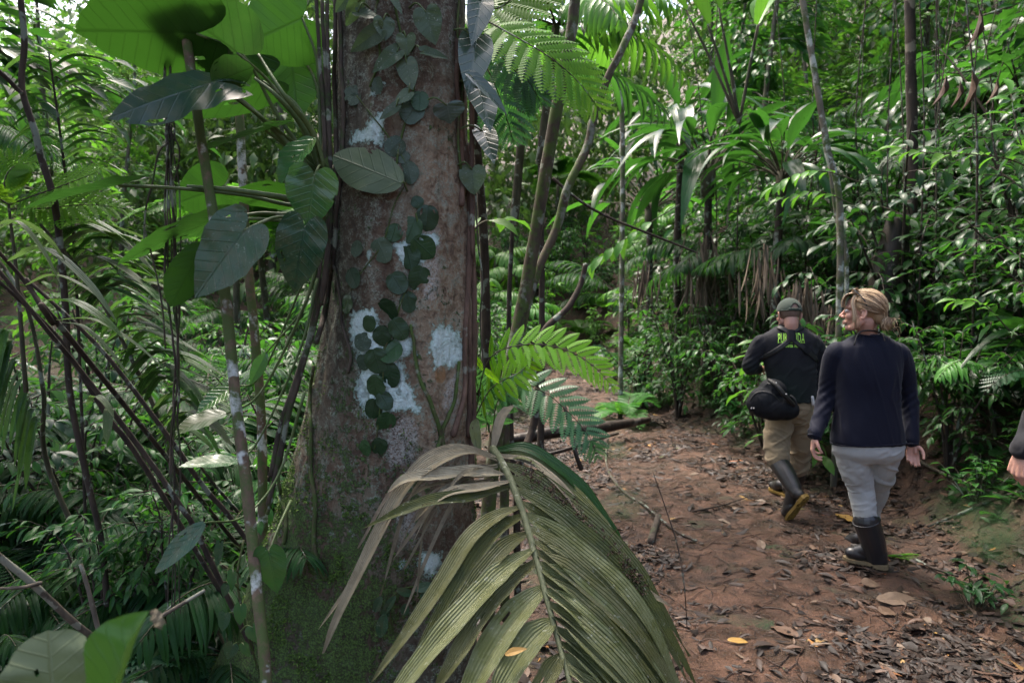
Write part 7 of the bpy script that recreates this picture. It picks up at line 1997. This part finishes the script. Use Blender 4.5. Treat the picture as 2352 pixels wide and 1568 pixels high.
# (below) far-off wood that closes the view: one mass of leaves and trunks
rng = np.random.RandomState(77)
fo, st = MB(), MB()
tp = [leaf_tpl('ellip', 2, 2, .2, .2, .1), leaf_tpl('lance', 2, 2, .25, .5, -.2)]
for i in range(110):
    a = rng.uniform(-1.05, 1.05); y = rng.uniform(20, 38); x = a * y
    z0 = floor(x, y); h = rng.uniform(6, 15)
    if a < -.38 or -.10 < a < .09: h = min(h, rng.uniform(.30, .40) * y + 1.6 - z0)
    if h < 1: continue
    if i % 3 == 0: add_tube(st, spl([(x, y, z0 - .3), (x + rng.normal(0, .4), y, z0 + h * .5), (x + rng.normal(0, .6), y, z0 + h)], 8), [.12, .04], 7)
    for b in range(30):
        c = np.array([x + rng.normal(0, 1.6), y + rng.normal(0, 1.6), z0 + h * rng.uniform(.0, 1.05)])
        m = 38
        off = rng.normal(0, 1, (m, 3)) * np.array([.75, .75, .45])
        LL = .40 * rng.uniform(.6, 1.3, m)
        put_leaves(fo, tp[b % 2], c + off, off + np.array([0, 0, -.5]) + rng.normal(0, .3, (m, 3)), np.stack([rng.normal(0, .4, m), rng.normal(0, .4, m), np.ones(m)], 1), LL, LL * .42, np.clip(rng.rand() * .8 + rng.rand(m) * .3, 0, 1))
w_ = tag(obj("far_wood", fo.mesh("far_wood", leaf_mat("far wood leaf", (.032, .080, .022), (.085, .165, .05), (.10, .21, .035), .5, .4, spec=.3))), "pale far-off wood closing the view beyond the bend", "wood", kind="stuff")
tag(obj("far_wood_trunks", st.mesh("far_wood_trunks", M_TRUNKL)), "pale trunks of the far-off wood", "wood", kind="stuff")

# damp forest air
hz_ = bpy.data.meshes.new("haze")
x0, x1, y0, y1, z0, z1 = -62, 72, -32, 112, -14, 62
hz_.from_pydata([(x, y, z) for x in (x0, x1) for y in (y0, y1) for z in (z0, z1)], [], [(0, 1, 3, 2), (4, 6, 7, 5), (0, 4, 5, 1), (2, 3, 7, 6), (0, 2, 6, 4), (1, 5, 7, 3)])
k = NT("haze air")
v = k.n("ShaderNodeVolumePrincipled", {"Color": (.93, .97, .95), "Density": HAZE, "Anisotropy": .35})
k.t.links.new(v.outputs[0], k.out.inputs["Volume"])
hz_.materials.append(k.m)
if HAZE > 0: tag(obj("haze", hz_), "pale damp air between the trees", "haze", kind="stuff")
# ------------------------------------------------------------------ plants and stems one can pick out on the right and in the middle
def at_ground(u, Y):
    x = fr_x(u, Y); return np.array([x, Y, floor(x, Y)])
def put(kind, u, Y, label, s=1.0, rz=0.0, z=None, tilt=(0, 0), name=None):
    nm, lb, ct = LBL[kind]; p = at_ground(u, Y)
    if z is not None: p[2] = z
    return plant(kind, name or nm, label, ct, p, rz, s, None, tilt)
def perched(kind, u, v, Y, label, s, rz=0.0, tr=.05):
    """clump growing at a height, on a dark stem of its own down to the slope"""
    nm, lb, ct = LBL[kind]; p = at(u, v, Y); g = at_ground(u, Y)
    t = plant(kind, nm, label, ct, g, rz, 1.0)
    for ch in list(t.children): ch.location = (0, 0, p[2] - g[2]); ch.scale = (s, s, s)
    mb = MB(); add_tube(mb, spl([(0, 0, -.2), (.05, .03, (p[2] - g[2]) * .5), (0, 0, p[2] - g[2] + .05)], 10), [tr * 1.4, tr * 1.2, tr], 8, wob=.3)
    obj("trunk", mb.mesh("trunk", M_STEMD), t)
    return t
perched('strap_a', 1620, 420, 10.0, "big arching clump of split strap leaves high beside the path in the picture's middle", 2.0, .3)
perched('strap_a', 1560, 330, 11.5, "second arching strap leaf clump behind and left of the biggest one", 1.9, 1.9)
perched('strap_a', 1790, 430, 8.2, "arching strap leaf clump above the man in the cap", 1.5, 2.7)
perched('strap_b', 1490, 500, 12.5, "lower strap leaf clump drooping over the far path", 1.9, 4.0)
perched('palm_y', 1240, 330, 5.4, "young yellow green palm behind the slim leaning trunks", 1.05, .7, .02)
perched('palm_b', 1180, 470, 6.2, "palm with drooping leaflets between the big trunk and the slim trunks", 1.2, 2.0, .02)
put('spear_l', 1690, 7.2, "cluster of bright upright paddle leaves at the top right of centre", 1.3, .5, at(1690, 270, 7.2)[2])
put('shrub_b', 2190, 5.1, "leafy plant with narrow fresh leaves right of the woman's head", .85, 1.0)
put('shrub_a', 2290, 5.6, "dark glossy shrub behind the fresh plants at the right edge", .8, 1.0)
put('palm_y', 2300, 5.0, "fresh green young palm at the right edge above the mossy bank", .55, 2.6)
put('palm_a', 2080, 5.9, "dark palm standing right behind the woman's shoulder", .8, .4)
put('shrub_b', 1650, 9.3, "leafy shrub left of the man in the cap over the bank foot", 1.0, 1.0)
put('shrub_l', 1850, 6.2, "bright yellow green sapling behind the man and woman", 1.25, .2)
put('shrub_a', 1950, 6.0, "dark glossy shrub directly behind the woman's head", 1.1, 2.2)
put('fern_a', 1440, 9.2, "light fern on the verge where the log ends", .9, 0)
put('shrub_s', 1480, 10.5, "small leaved bush on the inner bend of the path", 1.2, 0)
put('shrub_b', 1560, 9.6, "narrow leaved bush on the inner bend left of the dead fronds", 1.1, 1)
put('herb_b', 2270, 3.6, "small strap leaved herb by the third walker's hand", .62, .5)

# sprays of bright young leaves on slender twigs
sp_t = leaf_tpl('ellip', 7, 2, .25, .35, .06)
def sprig(label, pts, Y, n, L, seed, mat='light'):
    rg = np.random.RandomState(seed)
    P = spl([at(u, v, Y + .05 * q) for q, (u, v) in enumerate(pts)], 20)
    t = thing("leafy_twig", label, "twig", P[0]); mb = MB(); add_tube(mb, P, [.006, .0025], 5); part("twig", mb, M_STEM, t)
    fo = MB()
    for q in range(n):
        f = .3 + .7 * q / (n - 1); k_ = int(f * 19); tg = unit(P[min(19, k_ + 1)] - P[k_ - 1]); sd_ = unit(np.cross(tg, [0, 0, 1])) * (1 if q % 2 else -1)
        put_leaves(fo, sp_t, P[k_], tg * .7 + sd_ + np.array([0, 0, rg.normal(-.15, .2)]), [rg.normal(0, .3), -.5, 1], L * rg.uniform(.7, 1.2), L * .36, rg.rand())
    put_leaves(fo, sp_t, P[-1], tg, [0, -.4, 1], L, L * .36, .9)
    part("leaves", fo, M_LEAF[mat], t)
sprig("long twig of bright yellow green leaves reaching in from the upper right edge", [(2420, 420), (2330, 370), (2240, 355), (2140, 352), (2070, 340)], 4.3, 11, .16, 1)
sprig("upright bright twig with fresh leaf pairs at the upper right edge", [(2380, 420), (2345, 330), (2330, 270), (2322, 215)], 4.2, 8, .17, 2)
sprig("bright leafy twig hanging above the strap leaf clumps", [(1980, 420), (1900, 395), (1830, 400), (1775, 430)], 5.6, 12, .17, 3)
sprig("second bright twig just below the first above the man", [(1960, 470), (1880, 440), (1800, 455)], 5.7, 9, .16, 4)
sprig("bright leaf spray left of the strap leaf clumps", [(1560, 470), (1480, 520), (1420, 560), (1370, 600)], 6.2, 10, .24, 5)
sprig("bright twig over the woman's right shoulder", [(2320, 760), (2260, 700), (2200, 690)], 4.8, 8, .15, 6)
sprig("bright leaf spray just right of the big trunk's middle", [(1075, 540), (1110, 510), (1150, 505)], 3.0, 3, .20, 7)

# pale and dark stems
def stem_px(label, pts, r, mat, name="slim_tree", cat="tree", group=None):
    P = [at(*p) for p in pts]; g = P[-1]; 
    P.append(np.array([g[0], g[1], floor(g[0], g[1]) - .1]))
    o = thing(name, label, cat, P[-1], group); mb = MB(); add_tube(mb, spl(P, 30), r, 8, .5, .15, int(pts[0][0])); part("stem", mb, mat, o)
M_PALE = bark_mat("pale banded stem", (.07, .062, .045), (.16, .145, .11), (.34, .36, .32), .3, 14, moss=(.05, .075, .02), moss_amt=.3)
stem_px("pale lichened stem slanting down behind the man and woman", [(1838, -30, 5.9), (1870, 160, 5.9), (1900, 340, 5.9), (1930, 520, 5.9)], [.026, .028, .03], M_PALE)
stem_px("thin pale stem beside the slanting lichened one", [(1905, 380, 6.1), (1925, 520, 6.1), (1945, 620, 6.1)], [.016, .02], M_PALE)
stem_px("grey straight palm stem far back right of the slim trunks", [(1408, -30, 9.5), (1416, 160, 9.5), (1430, 330, 9.5)], [.032, .036], M_PALE)
stem_px("broad dark trunk at the top right above the woman", [(2088, -40, 7.4), (2092, 160, 7.4), (2096, 380, 7.4)], [.05, .055, .06], bark_mat("dark trunk bark", (.015, .011, .008), (.05, .036, .026), (.14, .12, .09), .2, 14))
stem_px("black rotten stump in the shade behind the woman's head", [(2062, 500, 6.6), (2052, 560, 6.6), (2040, 640, 6.6)], [.10, .15, .19], M_WETW, "stump", "stump")  # near-black squat stem, widening downwards
rg = np.random.RandomState(91)
for q in range(26):
    Y = rg.uniform(5.5, 10.5); u = rg.uniform(1176 + 1568 * (edge_r(Y) + .5) / Y, 2420)
    P = [at(u + rg.normal(0, 40), -40, Y), at(u + rg.normal(0, 12), 250, Y), at(u, 500, Y)]
    g = np.array([P[-1][0], Y, floor(P[-1][0], Y)]); P.append(g)
    o = thing("climbing_liana", "thin dark stem or vine rising through the foliage on the right bank", "liana", g, "thin stems on the right bank")
    mb = MB(); add_tube(mb, spl(P, 24), [.006, rg.uniform(.007, .014)], 6, wob=.2); part("stem", mb, M_STEMD if q % 3 else M_STEM, o)

# dead brown palm skirts and curled hanging leaves
dl = leaf_tpl('strap', 8, 2, .5, .10, .10, .5)
def skirt(label, u, v0, v1, Y, w, n, seed):
    rg = np.random.RandomState(seed)
    top, bot = at(u, v0, Y), at(u, v1, Y); H = top[2] - bot[2]
    t = thing("dead_frond_bundle", label, "dead leaves", top)
    for part_i in range(4):
        fo = MB(); m = n // 4; add_tube(fo, [top, top * .6 + bot * .4], .008, 5)
        off = np.stack([rg.normal(0, w * .4, m), rg.normal(0, w * .3, m), rg.uniform(-.5, .05, m) * H], 1)
        put_leaves(fo, dl, top + off, np.stack([rg.normal(0, .12, m), rg.normal(0, .12, m), -np.ones(m)], 1), rg.normal(0, 1, (m, 3)), H * rg.uniform(.35, .75, m), rg.uniform(.012, .042, m), rg.rand(m))
        part("dead_frond", fo, M_DRY, t)
skirt("dead brown palm fronds hanging in a long skirt left of the man", 1622, 540, 770, 9.6, .30, 64, 1)
skirt("dead pale brown fronds hanging right of the man's cap", 1850, 640, 780, 6.3, .2, 52, 2)
skirt("thin dead fronds hanging in the dark gap left of the cap", 1755, 560, 740, 7.2, .24, 36, 3)
skirt("short tuft of dead leaves between the two walkers at head height", 1905, 700, 800, 6.0, .14, 24, 4)
skirt("dead fronds hanging at the edge of the far path bend", 1480, 600, 720, 8.6, .2, 28, 5)
for q, (u, v, L) in enumerate([(2172, 170, .24), (2205, 185, .2), (2232, 160, .3), (2290, 180, .2), (2250, 20, .28)]):
    mb = MB(); put_leaves(mb, leaf_tpl('ellip', 8, 4, .6, .3, .15, .8, seed=q), [[0, 0, 0]], [[.1 * (q % 3 - 1), .05, -1]], [[.4, -1, .2 * q - .5]], L, L * .3, .62 + .05 * (q % 4))
    tag(obj("hanging_dead_leaf", mb.mesh("hanging_dead_leaf", M_DEAD), None, at(u, v, 5.0)), "curled brown dead leaf hanging among the leaves at the upper right", "leaf", "brown leaves hanging at the upper right")
